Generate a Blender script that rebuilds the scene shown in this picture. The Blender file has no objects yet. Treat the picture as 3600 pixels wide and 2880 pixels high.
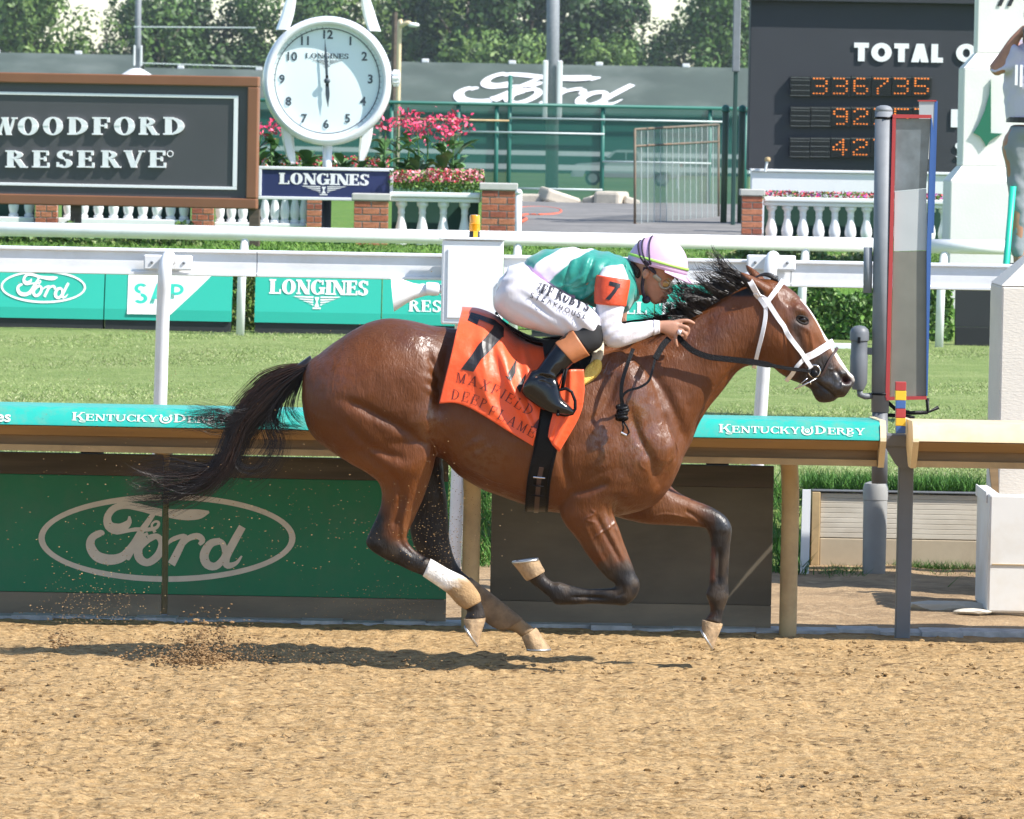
import bpy, bmesh, math, random
import numpy as np
from mathutils import Vector, Matrix
from mathutils.bvhtree import BVHTree
R = math.radians
random.seed(7); rng = np.random.default_rng(7)
SC = bpy.context.scene
COL = SC.collection
# ------------------------------------------------------------------ camera
W0, H0, FPX = 3600.0, 2880.0, 20540.0
CAM = Vector((0, -26.0, 2.34))
PITCH = math.atan(960/FPX); ROLL = R(1.06)
Fv = Vector((0, math.cos(PITCH), -math.sin(PITCH)))
U0 = Vector((0, math.sin(PITCH), math.cos(PITCH))); R0 = Vector((1, 0, 0))
Rv = R0*math.cos(ROLL) + U0*math.sin(ROLL)
Uv = -R0*math.sin(ROLL) + U0*math.cos(ROLL)
cam = bpy.data.cameras.new('camera'); camo = bpy.data.objects.new('camera', cam); COL.objects.link(camo)
cam.sensor_fit = 'HORIZONTAL'; cam.sensor_width = 36.0; cam.lens = 36.0*FPX/W0
cam.clip_start = 0.5; cam.clip_end = 6000
camo.matrix_world = Matrix(((Rv.x, Uv.x, -Fv.x, CAM.x), (Rv.y, Uv.y, -Fv.y, CAM.y), (Rv.z, Uv.z, -Fv.z, CAM.z), (0, 0, 0, 1)))
cam.dof.use_dof = True; cam.dof.focus_distance = 26.0; cam.dof.aperture_fstop = 20.0
SC.camera = camo
def P(px, py, Y):
    d = Fv + Rv*((px-1800)/FPX) - Uv*((py-1440)/FPX)
    return CAM + d*((Y-CAM.y)/d.y)
def PZ(px, py, z):
    d = Fv + Rv*((px-1800)/FPX) - Uv*((py-1440)/FPX)
    return CAM + d*((z-CAM.z)/d.z)
# ------------------------------------------------------------------ sky, sun, exposure
TOSUN = Vector((0.87, -0.36, 1.0)).normalized()
wd = bpy.data.worlds.new('World'); SC.world = wd; wd.use_nodes = True
nt = wd.node_tree; nt.nodes.clear()
sky = nt.nodes.new('ShaderNodeTexSky'); sky.sky_type = 'NISHITA'; sky.sun_disc = False
sky.sun_elevation = math.asin(TOSUN.z); sky.sun_rotation = math.atan2(TOSUN.x, TOSUN.y)
sky.air_density = 1.0; sky.dust_density = 0.35; sky.ozone_density = 2.0
bg = nt.nodes.new('ShaderNodeBackground'); bg.inputs['Strength'].default_value = 0.125
wo = nt.nodes.new('ShaderNodeOutputWorld')
nt.links.new(sky.outputs[0], bg.inputs[0]); nt.links.new(bg.outputs[0], wo.inputs[0])
sun = bpy.data.lights.new('sun', 'SUN'); sun.energy = 4.6; sun.angle = R(0.55); sun.color = (1.0, 0.955, 0.89)
suno = bpy.data.objects.new('sun', sun); COL.objects.link(suno); suno.location = (8, -8, 14)
suno.rotation_euler = TOSUN.to_track_quat('Z', 'Y').to_euler()
SC.view_settings.view_transform = 'Standard'; SC.view_settings.look = 'None'
SC.view_settings.exposure = 0.85; SC.view_settings.gamma = 1.0; SC.view_settings.use_curve_mapping = False
SC.cycles.use_denoising = True; SC.cycles.max_bounces = 5; SC.cycles.transparent_max_bounces = 8
SC.cycles.sample_clamp_indirect = 6.0
try: SC.cycles.denoiser = 'OPENIMAGEDENOISE'
except Exception: pass
# ------------------------------------------------------------------ helpers
def tag(o, label=None, cat=None, group=None, kind=None):
    if label: o['label'] = label
    if cat: o['category'] = cat
    if group: o['group'] = group
    if kind: o['kind'] = kind
    return o
def thing(name, label, cat, loc=(0, 0, 0), rz=0.0, group=None):
    o = bpy.data.objects.new(name, None); COL.objects.link(o)
    o.location = loc; o.rotation_euler = (0, 0, rz); o.empty_display_size = 0.1
    bpy_mw[o.name] = Matrix.Translation(Vector(loc)) @ Matrix.Rotation(rz, 4, 'Z')
    return tag(o, label, cat, group)
bpy_mw = {}
def mwof(o):
    return bpy_mw.get(o.name, Matrix.Identity(4)) if o else Matrix.Identity(4)
def link(name, me, mat=None, parent=None):
    o = bpy.data.objects.new(name, me); COL.objects.link(o)
    if mat is not None and len(me.materials) == 0: me.materials.append(mat)
    if parent: o.parent = parent
    return o
def mkmesh(name, V, F, smooth=False):
    me = bpy.data.meshes.new(name)
    me.from_pydata([tuple(v) for v in V], [], [tuple(f) for f in F]); me.update()
    if smooth: me.polygons.foreach_set('use_smooth', [True]*len(me.polygons))
    return me
def fastmesh(name, V, Q, smooth=True):
    """V (n,3), Q (m,k) numpy"""
    me = bpy.data.meshes.new(name); V = np.asarray(V, np.float32); Q = np.asarray(Q, np.int32)
    m, k = Q.shape
    me.vertices.add(len(V)); me.vertices.foreach_set('co', V.ravel())
    me.loops.add(m*k); me.loops.foreach_set('vertex_index', Q.ravel())
    me.polygons.add(m); me.polygons.foreach_set('loop_start', np.arange(0, m*k, k, dtype=np.int32))
    me.polygons.foreach_set('loop_total', np.full(m, k, np.int32))
    me.polygons.foreach_set('use_smooth', np.full(m, smooth))
    me.update(calc_edges=True); me.validate()
    return me
class MB:
    def __init__(s): s.v = []; s.f = []
    def add(s, V, F):
        n = len(s.v); s.v += [tuple(v) for v in V]; s.f += [tuple(i+n for i in f) for f in F]; return s
    def box(s, x0, x1, y0, y1, z0, z1, M=None):
        V = [(x, y, z) for z in (z0, z1) for y in (y0, y1) for x in (x0, x1)]
        if M is not None: V = [M @ Vector(v) for v in V]
        return s.add(V, [(0, 2, 3, 1), (4, 5, 7, 6), (0, 1, 5, 4), (2, 6, 7, 3), (0, 4, 6, 2), (1, 3, 7, 5)])
    def bbox(s, x0, x1, y0, y1, z0, z1, b=0.01, M=None):
        """box with chamfered edges"""
        b = min(b, (x1-x0)*.45, (y1-y0)*.45, (z1-z0)*.45)
        bm = bmesh.new(); bmesh.ops.create_cube(bm, size=1.0)
        for v in bm.verts:
            v.co = Vector(((x0+x1)/2+v.co.x*(x1-x0), (y0+y1)/2+v.co.y*(y1-y0), (z0+z1)/2+v.co.z*(z1-z0)))
        bmesh.ops.bevel(bm, geom=bm.edges[:], offset=b, segments=2, affect='EDGES', profile=0.5)
        bm.verts.index_update()
        V = [v.co.copy() for v in bm.verts]
        if M is not None: V = [M @ v for v in V]
        F = [[v.index for v in f.verts] for f in bm.faces]; bm.free()
        return s.add(V, F)
    def prism(s, poly, y0, y1, axis='Y', M=None):
        """poly of 2D pts extruded; axis Y: poly in xz ; X: poly in yz ; Z: poly in xy"""
        n = len(poly)
        def mk(p, t):
            if axis == 'Y': return Vector((p[0], t, p[1]))
            if axis == 'X': return Vector((t, p[0], p[1]))
            return Vector((p[0], p[1], t))
        V = [mk(p, y0) for p in poly]+[mk(p, y1) for p in poly]
        if M is not None: V = [M @ v for v in V]
        F = [tuple(range(n)), tuple(range(2*n-1, n-1, -1))]
        F += [(i, i+n, (i+1) % n+n, (i+1) % n) for i in range(n)]
        return s.add(V, F)
    def tube(s, pts, r, seg=10, cap=True, flat=1.0):
        pts = [Vector(p) for p in pts]; n = len(pts)
        rr = [r]*n if not hasattr(r, '__len__') else list(r)
        t0 = (pts[1]-pts[0]).normalized()
        a = Vector((0, 0, 1)) if abs(t0.z) < .9 else Vector((1, 0, 0))
        u = t0.cross(a).normalized(); V = []; F = []
        for i, p in enumerate(pts):
            t = (pts[min(i+1, n-1)]-pts[max(i-1, 0)]).normalized()
            u = (u-t*u.dot(t)).normalized(); w = t.cross(u)
            for k in range(seg):
                an = 2*math.pi*k/seg
                V.append(p+(u*math.cos(an)+w*math.sin(an)*flat)*rr[i])
        for i in range(n-1):
            for k in range(seg):
                F.append((i*seg+k, i*seg+(k+1) % seg, (i+1)*seg+(k+1) % seg, (i+1)*seg+k))
        if cap:
            F.append(tuple(range(seg-1, -1, -1))); F.append(tuple((n-1)*seg+k for k in range(seg)))
        return s.add(V, F)
    def lathe(s, prof, c=(0, 0, 0), seg=16, axis='Z', cap=True):
        V = []; F = []; n = len(prof)
        for (r, h) in prof:
            for k in range(seg):
                a = 2*math.pi*k/seg; x, y = r*math.cos(a), r*math.sin(a)
                if axis == 'Z': V.append((c[0]+x, c[1]+y, c[2]+h))
                elif axis == 'Y': V.append((c[0]+x, c[1]+h, c[2]-y))
                else: V.append((c[0]+h, c[1]+x, c[2]+y))
        for i in range(n-1):
            for k in range(seg):
                F.append((i*seg+k, i*seg+(k+1) % seg, (i+1)*seg+(k+1) % seg, (i+1)*seg+k))
        if cap:
            F.append(tuple(range(seg-1, -1, -1))); F.append(tuple((n-1)*seg+k for k in range(seg)))
        return s.add(V, F)
    def ico(s, c, r, sub=1, jit=0.0, sc=(1, 1, 1)):
        V, F = ICO[sub]
        j = [1+random.uniform(-jit, jit) for _ in V]
        return s.add([(c[0]+v[0]*r*sc[0]*q, c[1]+v[1]*r*sc[1]*q, c[2]+v[2]*r*sc[2]*q) for v, q in zip(V, j)], F)
    def build(s, name, mat=None, parent=None, smooth=False, angle=None):
        V = s.v
        if parent is not None:
            inv = mwof_tree(parent).inverted()
            V = [inv @ Vector(v) for v in V]
        me = mkmesh(name, V, s.f, smooth or angle is not None)
        if angle is not None:
            bm = bmesh.new(); bm.from_mesh(me)
            bmesh.ops.recalc_face_normals(bm, faces=bm.faces[:])
            for e in bm.edges:
                e.smooth = e.is_manifold and e.calc_face_angle(0) < angle
            bm.to_mesh(me); bm.free()
        else:
            bm = bmesh.new(); bm.from_mesh(me); bmesh.ops.recalc_face_normals(bm, faces=bm.faces[:]); bm.to_mesh(me); bm.free()
        return link(name, me, mat, parent)
def mwof_tree(o):
    m = Matrix.Identity(4)
    while o is not None:
        m = mwof(o) @ m; o = o.parent
    return m
ICO = {}
for _s in (0, 1, 2):
    _b = bmesh.new(); bmesh.ops.create_icosphere(_b, subdivisions=_s+1, radius=1.0); _b.verts.index_update()
    ICO[_s] = ([tuple(v.co) for v in _b.verts], [tuple(v.index for v in f.verts) for f in _b.faces]); _b.free()
def copy_tree(o, parent=None):
    c = o.copy(); COL.objects.link(c); c.parent = parent
    for ch in list(o.children): copy_tree(ch, c)
    return c
def spline(pts, n):
    """Catmull-Rom through pts (tuples any dim) -> (n, dim)"""
    p = np.asarray(pts, float); m = len(p)
    q = np.vstack([2*p[0]-p[1], p, 2*p[-1]-p[-2]])
    out = []
    for t in np.linspace(0, m-1-1e-9, n):
        i = int(t); f = t-i; a, b, c, d = q[i], q[i+1], q[i+2], q[i+3]
        out.append(.5*((2*b)+(-a+c)*f+(2*a-5*b+4*c-d)*f*f+(-a+3*b-3*c+d)*f**3))
    return np.array(out)
# ------------------------------------------------------------------ materials
MATS = {}
def mat(name, color, rough=0.6, metal=0.0, var=0.0, vscale=8.0, bump=0.0, bscale=60.0, spec=0.5, coat=0.0, trans=0.0, dirt=None, dscale=3.0, damt=0.4, stretch=(1, 1, 1), sheen=0.0, vcol=None, emit=None):
    m = bpy.data.materials.new(name); m.use_nodes = True; n = m.node_tree; b = n.nodes['Principled BSDF']
    b.inputs['Base Color'].default_value = (*color, 1); b.inputs['Roughness'].default_value = rough
    b.inputs['Metallic'].default_value = metal; b.inputs['Specular IOR Level'].default_value = spec
    b.inputs['Coat Weight'].default_value = coat; b.inputs['Coat Roughness'].default_value = 0.08
    if sheen: b.inputs['Sheen Weight'].default_value = sheen
    tc = n.nodes.new('ShaderNodeTexCoord'); mp = n.nodes.new('ShaderNodeMapping'); mp.inputs['Scale'].default_value = stretch
    n.links.new(tc.outputs['Object'], mp.inputs[0]); cur = None
    if vcol:
        at = n.nodes.new('ShaderNodeAttribute'); at.attribute_name = vcol; cur = at.outputs['Color']
    if var > 0:
        nz = n.nodes.new('ShaderNodeTexNoise'); nz.inputs['Scale'].default_value = vscale; nz.inputs['Detail'].default_value = 6
        n.links.new(mp.outputs[0], nz.inputs['Vector'])
        mr = n.nodes.new('ShaderNodeMapRange'); mr.inputs[1].default_value = .25; mr.inputs[2].default_value = .75
        mr.inputs[3].default_value = 1-var; mr.inputs[4].default_value = 1+var
        n.links.new(nz.outputs[0], mr.inputs[0])
        mx = n.nodes.new('ShaderNodeMix'); mx.data_type = 'RGBA'; mx.blend_type = 'MULTIPLY'; mx.inputs[0].default_value = 1
        if cur: n.links.new(cur, mx.inputs[6])
        else: mx.inputs[6].default_value = (*color, 1)
        n.links.new(mr.outputs[0], mx.inputs[7]); cur = mx.outputs[2]
    if dirt:
        nz = n.nodes.new('ShaderNodeTexNoise'); nz.inputs['Scale'].default_value = dscale; nz.inputs['Detail'].default_value = 8; nz.inputs['Roughness'].default_value = .65
        n.links.new(mp.outputs[0], nz.inputs['Vector'])
        mr = n.nodes.new('ShaderNodeMapRange'); mr.inputs[1].default_value = .45; mr.inputs[2].default_value = .75
        mr.inputs[3].default_value = 0; mr.inputs[4].default_value = damt
        n.links.new(nz.outputs[0], mr.inputs[0])
        mx = n.nodes.new('ShaderNodeMix'); mx.data_type = 'RGBA'; n.links.new(mr.outputs[0], mx.inputs[0])
        if cur: n.links.new(cur, mx.inputs[6])
        else: mx.inputs[6].default_value = (*color, 1)
        mx.inputs[7].default_value = (*dirt, 1); cur = mx.outputs[2]
    if cur: n.links.new(cur, b.inputs['Base Color'])
    if bump > 0:
        nz = n.nodes.new('ShaderNodeTexNoise'); nz.inputs['Scale'].default_value = bscale; nz.inputs['Detail'].default_value = 4
        n.links.new(mp.outputs[0], nz.inputs['Vector'])
        bp = n.nodes.new('ShaderNodeBump'); bp.inputs['Strength'].default_value = bump; bp.inputs['Distance'].default_value = 0.02
        n.links.new(nz.outputs[0], bp.inputs['Height']); n.links.new(bp.outputs[0], b.inputs['Normal'])
    if trans > 0:
        tr = n.nodes.new('ShaderNodeBsdfTransparent'); ms = n.nodes.new('ShaderNodeMixShader'); ms.inputs[0].default_value = trans
        o = n.nodes['Material Output']; n.links.new(b.outputs[0], ms.inputs[1]); n.links.new(tr.outputs[0], ms.inputs[2]); n.links.new(ms.outputs[0], o.inputs[0])
    if emit:
        b.inputs['Emission Color'].default_value = (*emit[0], 1); b.inputs['Emission Strength'].default_value = emit[1]
    MATS[name] = m; return m
# ------------------------------------------------------------------ lettering (own serif outlines) and marks
def g_rect(x0, y0, x1, y1, n=1):
    out = []; 
    horiz = (x1-x0) > (y1-y0); k = max(1, int(max(x1-x0, y1-y0)/.25))
    for i in range(k):
        a, b_ = i/k, (i+1)/k
        if horiz: out.append([(x0+(x1-x0)*a, y0), (x0+(x1-x0)*b_, y0), (x0+(x1-x0)*b_, y1), (x0+(x1-x0)*a, y1)])
        else: out.append([(x0, y0+(y1-y0)*a), (x1, y0+(y1-y0)*a), (x1, y0+(y1-y0)*b_), (x0, y0+(y1-y0)*b_)])
    return out
def g_diag(x0, y0, x1, y1, w):
    out = []; k = 4
    for i in range(k):
        a, b_ = i/k, (i+1)/k; xa, ya, xb, yb = x0+(x1-x0)*a, y0+(y1-y0)*a, x0+(x1-x0)*b_, y0+(y1-y0)*b_
        out.append([(xa-w/2, ya), (xa+w/2, ya), (xb+w/2, yb), (xb-w/2, yb)])
    return out
def g_arc(cx, cy, rx, ry, a0, a1, tx, ty, n=12):
    out = []; A = [R(a0+(a1-a0)*i/n) for i in range(n+1)]
    for i in range(n):
        c0, s0, c1, s1 = math.cos(A[i]), math.sin(A[i]), math.cos(A[i+1]), math.sin(A[i+1])
        out.append([(cx+rx*c0, cy+ry*s0), (cx+rx*c1, cy+ry*s1), (cx+(rx-tx)*c1, cy+(ry-ty)*s1), (cx+(rx-tx)*c0, cy+(ry-ty)*s0)])
    return out
def glyph(ch, S=.21, T=.075, h=.07, e=.07):
    def ser(x0, x1, y): return g_rect(x0-e, y, x1+e, y+h)
    def stem(x, y0=0, y1=1, b=True, t=True):
        o = g_rect(x, y0+(h if b else 0), x+S, y1-(h if t else 0))
        if b: o += ser(x, x+S, y0)
        if t: o += ser(x, x+S, y1-h)
        return o
    x = e; Z = []
    if ch == ' ': return [], .35
    if ch == 'I': return stem(x), S+2*e
    if ch == 'L': return stem(x)+g_rect(x+S, 0, x+.62, h)+g_rect(x+.62-T, 0, x+.62, .32), x+.66
    if ch in 'EF':
        Z = stem(x)+g_rect(x+S, 1-h, x+.58, 1)+g_rect(x+.58-T, .72, x+.58, 1)+g_rect(x+S, .48, x+.42, .48+h)+g_rect(x+.40, .38, x+.40+T, .66)
        if ch == 'E': Z += g_rect(x+S, 0, x+.62, h)+g_rect(x+.62-T, 0, x+.62, .3)
        return Z, x+.66
    if ch == 'T': return stem(x+.24, t=False)+g_rect(x, 1-h, x+.69, 1)+g_rect(x, .7, x+T, 1)+g_rect(x+.69-T, .7, x+.69, 1), x+.72
    if ch == 'H': return stem(x)+stem(x+.5)+g_rect(x+S, .47, x+.5, .47+h), x+.5+S+e
    if ch == 'N': return g_rect(x+.05, h, x+.05+T, 1)+ser(x+.02, x+.05+T, 0)+g_diag(x+.08, 1, x+.62, 0, S*1.15)+g_rect(x+.62, 0, x+.62+T, 1-h)+ser(x+.6, x+.62+T, 1-h)+g_rect(x-e, 1-h, x+.1, 1), x+.62+T+e
    if ch == 'M': return g_rect(x+.05, h, x+.05+T, 1-h)+ser(x+.03, x+.05+T, 0)+g_rect(x-e, 1-h, x+.15, 1)+g_diag(x+.12, 1, x+.42, 0, S)+g_diag(x+.72, 1, x+.42, 0, T*1.3)+g_rect(x+.66, h, x+.66+S, 1-h)+ser(x+.66, x+.66+S, 0)+g_rect(x+.7, 1-h, x+.66+S+e, 1), x+.66+S+e
    if ch == 'A': return g_diag(x+.06, 0, x+.38, 1, T*1.3)+g_diag(x+.66, 0, x+.38, 1, S*1.1)+ser(x+.02, x+.1, 0)+ser(x+.56, x+.76, 0)+g_rect(x+.18, .28, x+.56, .28+h), x+.8
    if ch == 'V': return g_diag(x+.38, 0, x+.1, 1, S*1.1)+g_diag(x+.38, 0, x+.68, 1, T*1.3)+ser(x, x+.2, 1-h)+ser(x+.62, x+.74, 1-h), x+.8
    if ch == 'W': return g_diag(x+.32, 0, x+.1, 1, S*1.05)+g_diag(x+.32, 0, x+.54, 1, T*1.2)+g_diag(x+.76, 0, x+.54, 1, S*1.05)+g_diag(x+.76, 0, x+1.0, 1, T*1.2)+ser(x, x+.2, 1-h)+ser(x+.46, x+.64, 1-h)+ser(x+.94, x+1.06, 1-h), x+1.12
    if ch == 'X': return g_diag(x+.62, 0, x+.12, 1, S*1.1)+g_diag(x+.1, 0, x+.64, 1, T*1.3)+ser(x+.02, x+.2, 1-h)+ser(x+.56, x+.72, 1-h)+ser(x+.02, x+.18, 0)+ser(x+.52, x+.72, 0), x+.8
    if ch == 'Y': return g_rect(x+.28, h, x+.28+S, .5)+ser(x+.28, x+.28+S, 0)+g_diag(x+.36, .45, x+.1, 1, S*1.05)+g_diag(x+.40, .45, x+.66, 1, T*1.3)+ser(x, x+.2, 1-h)+ser(x+.58, x+.72, 1-h), x+.78
    if ch == 'K': return stem(x)+g_diag(x+.24, .42, x+.62, 1, T*1.3)+g_diag(x+.64, 0, x+.36, .6, S*1.1)+ser(x+.54, x+.7, 1-h)+ser(x+.54, x+.74, 0), x+.8
    if ch in 'OQ': return g_arc(.44, .5, .40, .52, 0, 360, S*1.02, T, 24), .88
    if ch == 'C': return g_arc(.44, .5, .40, .52, 48, 312, S*1.02, T, 20)+g_rect(.68, .68, .68+T, 1.0)+g_rect(.68, 0, .68+T, .26), .80
    if ch == 'G': return g_arc(.44, .5, .40, .52, 48, 318, S*1.02, T, 20)+g_rect(.68, .68, .68+T, 1.0)+g_rect(.60, .04, .60+S*.9, .42)+g_rect(.52, .40, .60+S*.9+e, .40+h), .90
    if ch == 'D': return stem(x)+g_arc(x+S*.6, .5, .66-S*.4, .5, -90, 90, S, h, 14), x+.80
    if ch == 'P': return stem(x)+g_arc(x+S*.6, .74, .52-S*.3, .26, -90, 90, S*.9, h, 10)+g_rect(x+S, .48, x+S+.06, .48+h), x+.64
    if ch == 'R': return stem(x)+g_arc(x+S*.6, .75, .52-S*.3, .25, -90, 90, S*.9, h, 10)+g_rect(x+S, .5, x+S+.08, .5+h)+g_diag(x+.62, 0, x+.36, .52, S*1.0)+g_rect(x+.6, 0, x+.78, h), x+.76
    if ch == 'B': return stem(x)+g_arc(x+S*.6, .765, .48-S*.3, .235, -90, 90, S*.85, h, 10)+g_arc(x+S*.6, .265, .54-S*.3, .265, -90, 90, S*.9, h, 10), x+.66
    if ch == 'S': return g_arc(.31, .75, .27, .27, 20, 270, S*.8, T*1.2, 12)+g_arc(.31, .25, .29, .27, -160, 90, S*.9, T*1.2, 12)+g_rect(.50, .7, .50+T, .97)+g_rect(.03, .03, .03+T, .32), .64
    if ch == 'U': return g_rect(x, .3, x+S, 1-h)+ser(x, x+S, 1-h)+g_arc(x+.34, .32, .34, .34, 180, 360, S*.9, T*1.2, 12)+g_rect(x+.68-T, .3, x+.68, 1-h)+ser(x+.66-T, x+.68, 1-h), x+.78
    if ch == 'J': return g_rect(x+.2, .2, x+.2+S, 1-h)+ser(x+.2, x+.2+S, 1-h)+g_arc(x+.2, .2, S, .24, -180, 0, S*.7, T, 8), x+.5
    if ch == "'": return g_diag(.08, .7, .12, 1, .12), .22
    if ch == '.': return g_rect(.02, 0, .14, .14), .2
    return [], .5
def sans(ch, S=.1):
    """light / bold sans capitals"""
    x = .05; z = []
    if ch == ' ': return [], .35
    if ch == 'S': return g_arc(.29, .745, .25, .255, 30, 270, S, S)+g_arc(.29, .255, .26, .255, -150, 90, S, S), .6
    if ch == 'T': return g_rect(x+.3-S/2, 0, x+.3+S/2, 1-S)+g_rect(x, 1-S, x+.6, 1), .7
    if ch == 'E': return g_rect(x, 0, x+S, 1)+g_rect(x+S, 1-S, x+.46, 1)+g_rect(x+S, .5-S/2, x+.42, .5+S/2)+g_rect(x+S, 0, x+.46, S), .56
    if ch == 'A': return g_diag(x+S*.5, 0, x+.34, 1, S*1.15)+g_diag(x+.68-S*.5, 0, x+.34, 1, S*1.15)+g_rect(x+.17, .24, x+.51, .24+S), .78
    if ch == 'K': return g_rect(x, 0, x+S, 1)+g_diag(x+S, .4, x+.5, 1, S*1.3)+g_diag(x+.52, 0, x+.2, .56, S*1.3), .64
    if ch == 'H': return g_rect(x, 0, x+S, 1)+g_rect(x+.56-S, 0, x+.56, 1)+g_rect(x+S, .5-S/2, x+.56-S, .5+S/2), .68
    if ch == 'O': return g_arc(.45, .5, .42, .51, 0, 360, S, S, 24), .9
    if ch == 'U': return g_rect(x, .3, x+S, 1)+g_arc(x+.28, .3, .28, .3, 180, 360, S, S)+g_rect(x+.56-S, .3, x+.56, 1), .66
    if ch == 'L': return g_rect(x, 0, x+S, 1)+g_rect(x+S, 0, x+.48, S), .54
    if ch == 'P': return g_rect(x, 0, x+S, 1)+g_arc(x+.22, .72, .3, .28, -90, 90, S, S)+g_rect(x+S, 1-S, x+.22, 1)+g_rect(x+S, .44, x+.22, .44+S), .62
    if ch == 'R': return sans('P', S)[0]+g_diag(x+.5, 0, x+.24, .46, S*1.2), .64
    if ch == 'F': return g_rect(x, 0, x+S, 1)+g_rect(x+S, 1-S, x+.46, 1)+g_rect(x+S, .5-S/2, x+.4, .5+S/2), .52
    if ch == '7': return [[(.04, .8), (.62, .8), (.62, 1), (.04, 1)], [(.14, 0), (.36, 0), (.50, .42), (.30, .42)], [(.30, .42), (.50, .42), (.62, .8), (.40, .8)]], .66
    return glyph(ch)
def layout(text, fn=glyph, sp=.06, caps=1.0, first=None, **kw):
    """polys in units of cap height, baseline 0, starting at x=0; returns polys, width. first: scale of first letters of words"""
    out = []; x = 0; prev = ' '
    for ch in text:
        s = first if (first and prev == ' ' and ch != ' ') else 1.0
        g, w = fn(ch, **kw); out += [[(x+p[0]*s, p[1]*s) for p in q] for q in g]; x += w*s+sp; prev = ch
    return out, x-sp
def bounds(polys):
    a = np.array([p for q in polys for p in q]); return a.min(0), a.max(0)
def ribbon2d(pts, n=28):
    """variable width stroke: pts (x,y,w) -> polys"""
    s = spline(pts, n); out = []; L = []; Rr = []
    for i in range(n):
        d = s[min(i+1, n-1)][:2]-s[max(i-1, 0)][:2]; d = d/(np.hypot(*d)+1e-9); nn = np.array([-d[1], d[0]])*max(s[i][2], .002)/2
        L.append(s[i][:2]+nn); Rr.append(s[i][:2]-nn)
    return [[tuple(L[i]), tuple(L[i+1]), tuple(Rr[i+1]), tuple(Rr[i])] for i in range(n-1)]
def script_mark():
    """flowing script wordmark in an oval: polys in photo-like units (x right, y down); oval half size 450 x 152"""
    s = []
    # F: top bar with left curl
    s += ribbon2d([(455,315,6),(452,338,22),(420,360,38),(385,350,34),(378,318,26),(400,288,24),(440,277,24),(490,284,26),(540,297,26),(590,305,30),(650,310,38),(700,308,34),(735,300,8)], 44)
    # F stem from the bar down to the bowl on the left
    s += ribbon2d([(545,298,16),(520,335,20),(495,370,22),(465,420,26),(430,458,32),(385,468,36),(340,455,36),(318,420,32),(325,390,26),(355,374,22),(365,380,8)], 44)
    # F cross bar and curl
    s += ribbon2d([(420,375,8),(470,362,14),(520,362,14),(550,355,12),(558,338,10),(545,334,8),(533,348,8),(545,372,12)], 26)
    # o
    s += ribbon2d([(520,395,26),(488,425,30),(490,462,30),(520,478,26),(556,452,28),(570,412,26),(552,386,20),(520,395,26)], 30)
    s += ribbon2d([(520,375,10),(490,395,14),(455,455,16),(450,470,8)], 14)
    # r
    s += ribbon2d([(575,420,10),(610,395,16),(650,385,16),(640,410,24),(610,470,28),(602,485,28)], 20)
    s += ribbon2d([(632,430,10),(660,395,20),(695,385,22),(712,400,20),(700,415,12)], 16)
    # d
    s += ribbon2d([(775,402,22),(740,412,28),(718,450,32),(728,484,30),(760,490,26),(790,455,22),(785,415,20),(770,402,20)], 26)
    s += ribbon2d([(852,352,26),(825,400,28),(795,460,28),(800,488,24),(830,480,14),(850,455,6)], 22)
    return s
def oval(rx, ry, w, n=72):
    return g_arc(0, 0, rx, ry, 0, 360, w, w*.9, n)
def winged_mark():
    """winged hourglass emblem, width 1, hanging below y=0"""
    s = []
    for m in (1, -1):
        for k in range(4):
            y0 = -.060*k; x1 = .5-.10*k
            s.append([(m*.075, y0-.012*k), (m*x1, y0), (m*(x1-.07), y0-.030), (m*.075, y0-.040-.012*k)])
        s.append([(0, -.02), (m*.05, -.02), (m*.012, -.15), (0, -.15)])
        s.append([(0, -.15), (m*.012, -.15), (m*.05, -.28), (0, -.28)])
        s.append([(0, -.30), (m*.085, -.30), (m*.085, -.34), (0, -.34)])
    return s
def poly_mesh(polys, fn, jz=.0):
    """fn maps (x,y,i)->Vector"""
    m = MB()
    for i, q in enumerate(polys): m.add([fn(p[0], p[1], i) for p in q], [tuple(range(len(q)))])
    return m
def flat_print(name, polys, origin, ux, uy, mat_, parent=None, scale=1.0, nrm=None, gap=.003, thick=None):
    """print polys on a plane: origin + x*ux + y*uy; layers 0.15 mm apart so strokes never share a plane"""
    o, ux, uy = Vector(origin), Vector(ux), Vector(uy); nn = nrm or ux.cross(uy).normalized()
    m = MB()
    for i, q in enumerate(polys):
        base = o+nn*(gap+.00008*(i % 24)); pts = [base+ux*(p[0]*scale)+uy*(p[1]*scale) for p in q]
        if thick:
            n_ = len(pts); m.add(pts+[p+nn*thick for p in pts], [tuple(range(n_)), tuple(range(2*n_-1, n_-1, -1))]+[(a, (a+1) % n_, (a+1) % n_+n_, a+n_) for a in range(n_)])
        else: m.add(pts, [tuple(range(len(pts)))])
    return m.build(name, mat_, parent)
def textobj(name, s, size, origin, ux, uy, mat_, parent=None, bold=0.0, align='CENTER', thick=0.0, sx=1.0, shear=0.0):
    cu = bpy.data.curves.new(name, 'FONT'); cu.body = s; cu.size = size; cu.align_x = align; cu.align_y = 'CENTER'; cu.offset = bold; cu.extrude = thick; cu.shear = shear; cu.resolution_u = 4
    o = bpy.data.objects.new(name, cu); COL.objects.link(o)
    dg = bpy.context.evaluated_depsgraph_get(); me = bpy.data.meshes.new_from_object(o.evaluated_get(dg), depsgraph=dg)
    bpy.data.objects.remove(o); bpy.data.curves.remove(cu)
    ux, uy, og = Vector(ux).normalized()*sx, Vector(uy).normalized(), Vector(origin); nn = ux.cross(uy).normalized()
    inv = mwof_tree(parent).inverted() if parent else Matrix.Identity(4)
    for v in me.vertices: v.co = inv @ (og+ux*v.co.x+uy*v.co.y+nn*v.co.z)
    me.materials.clear()
    return link(name, me, mat_, parent)
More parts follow.
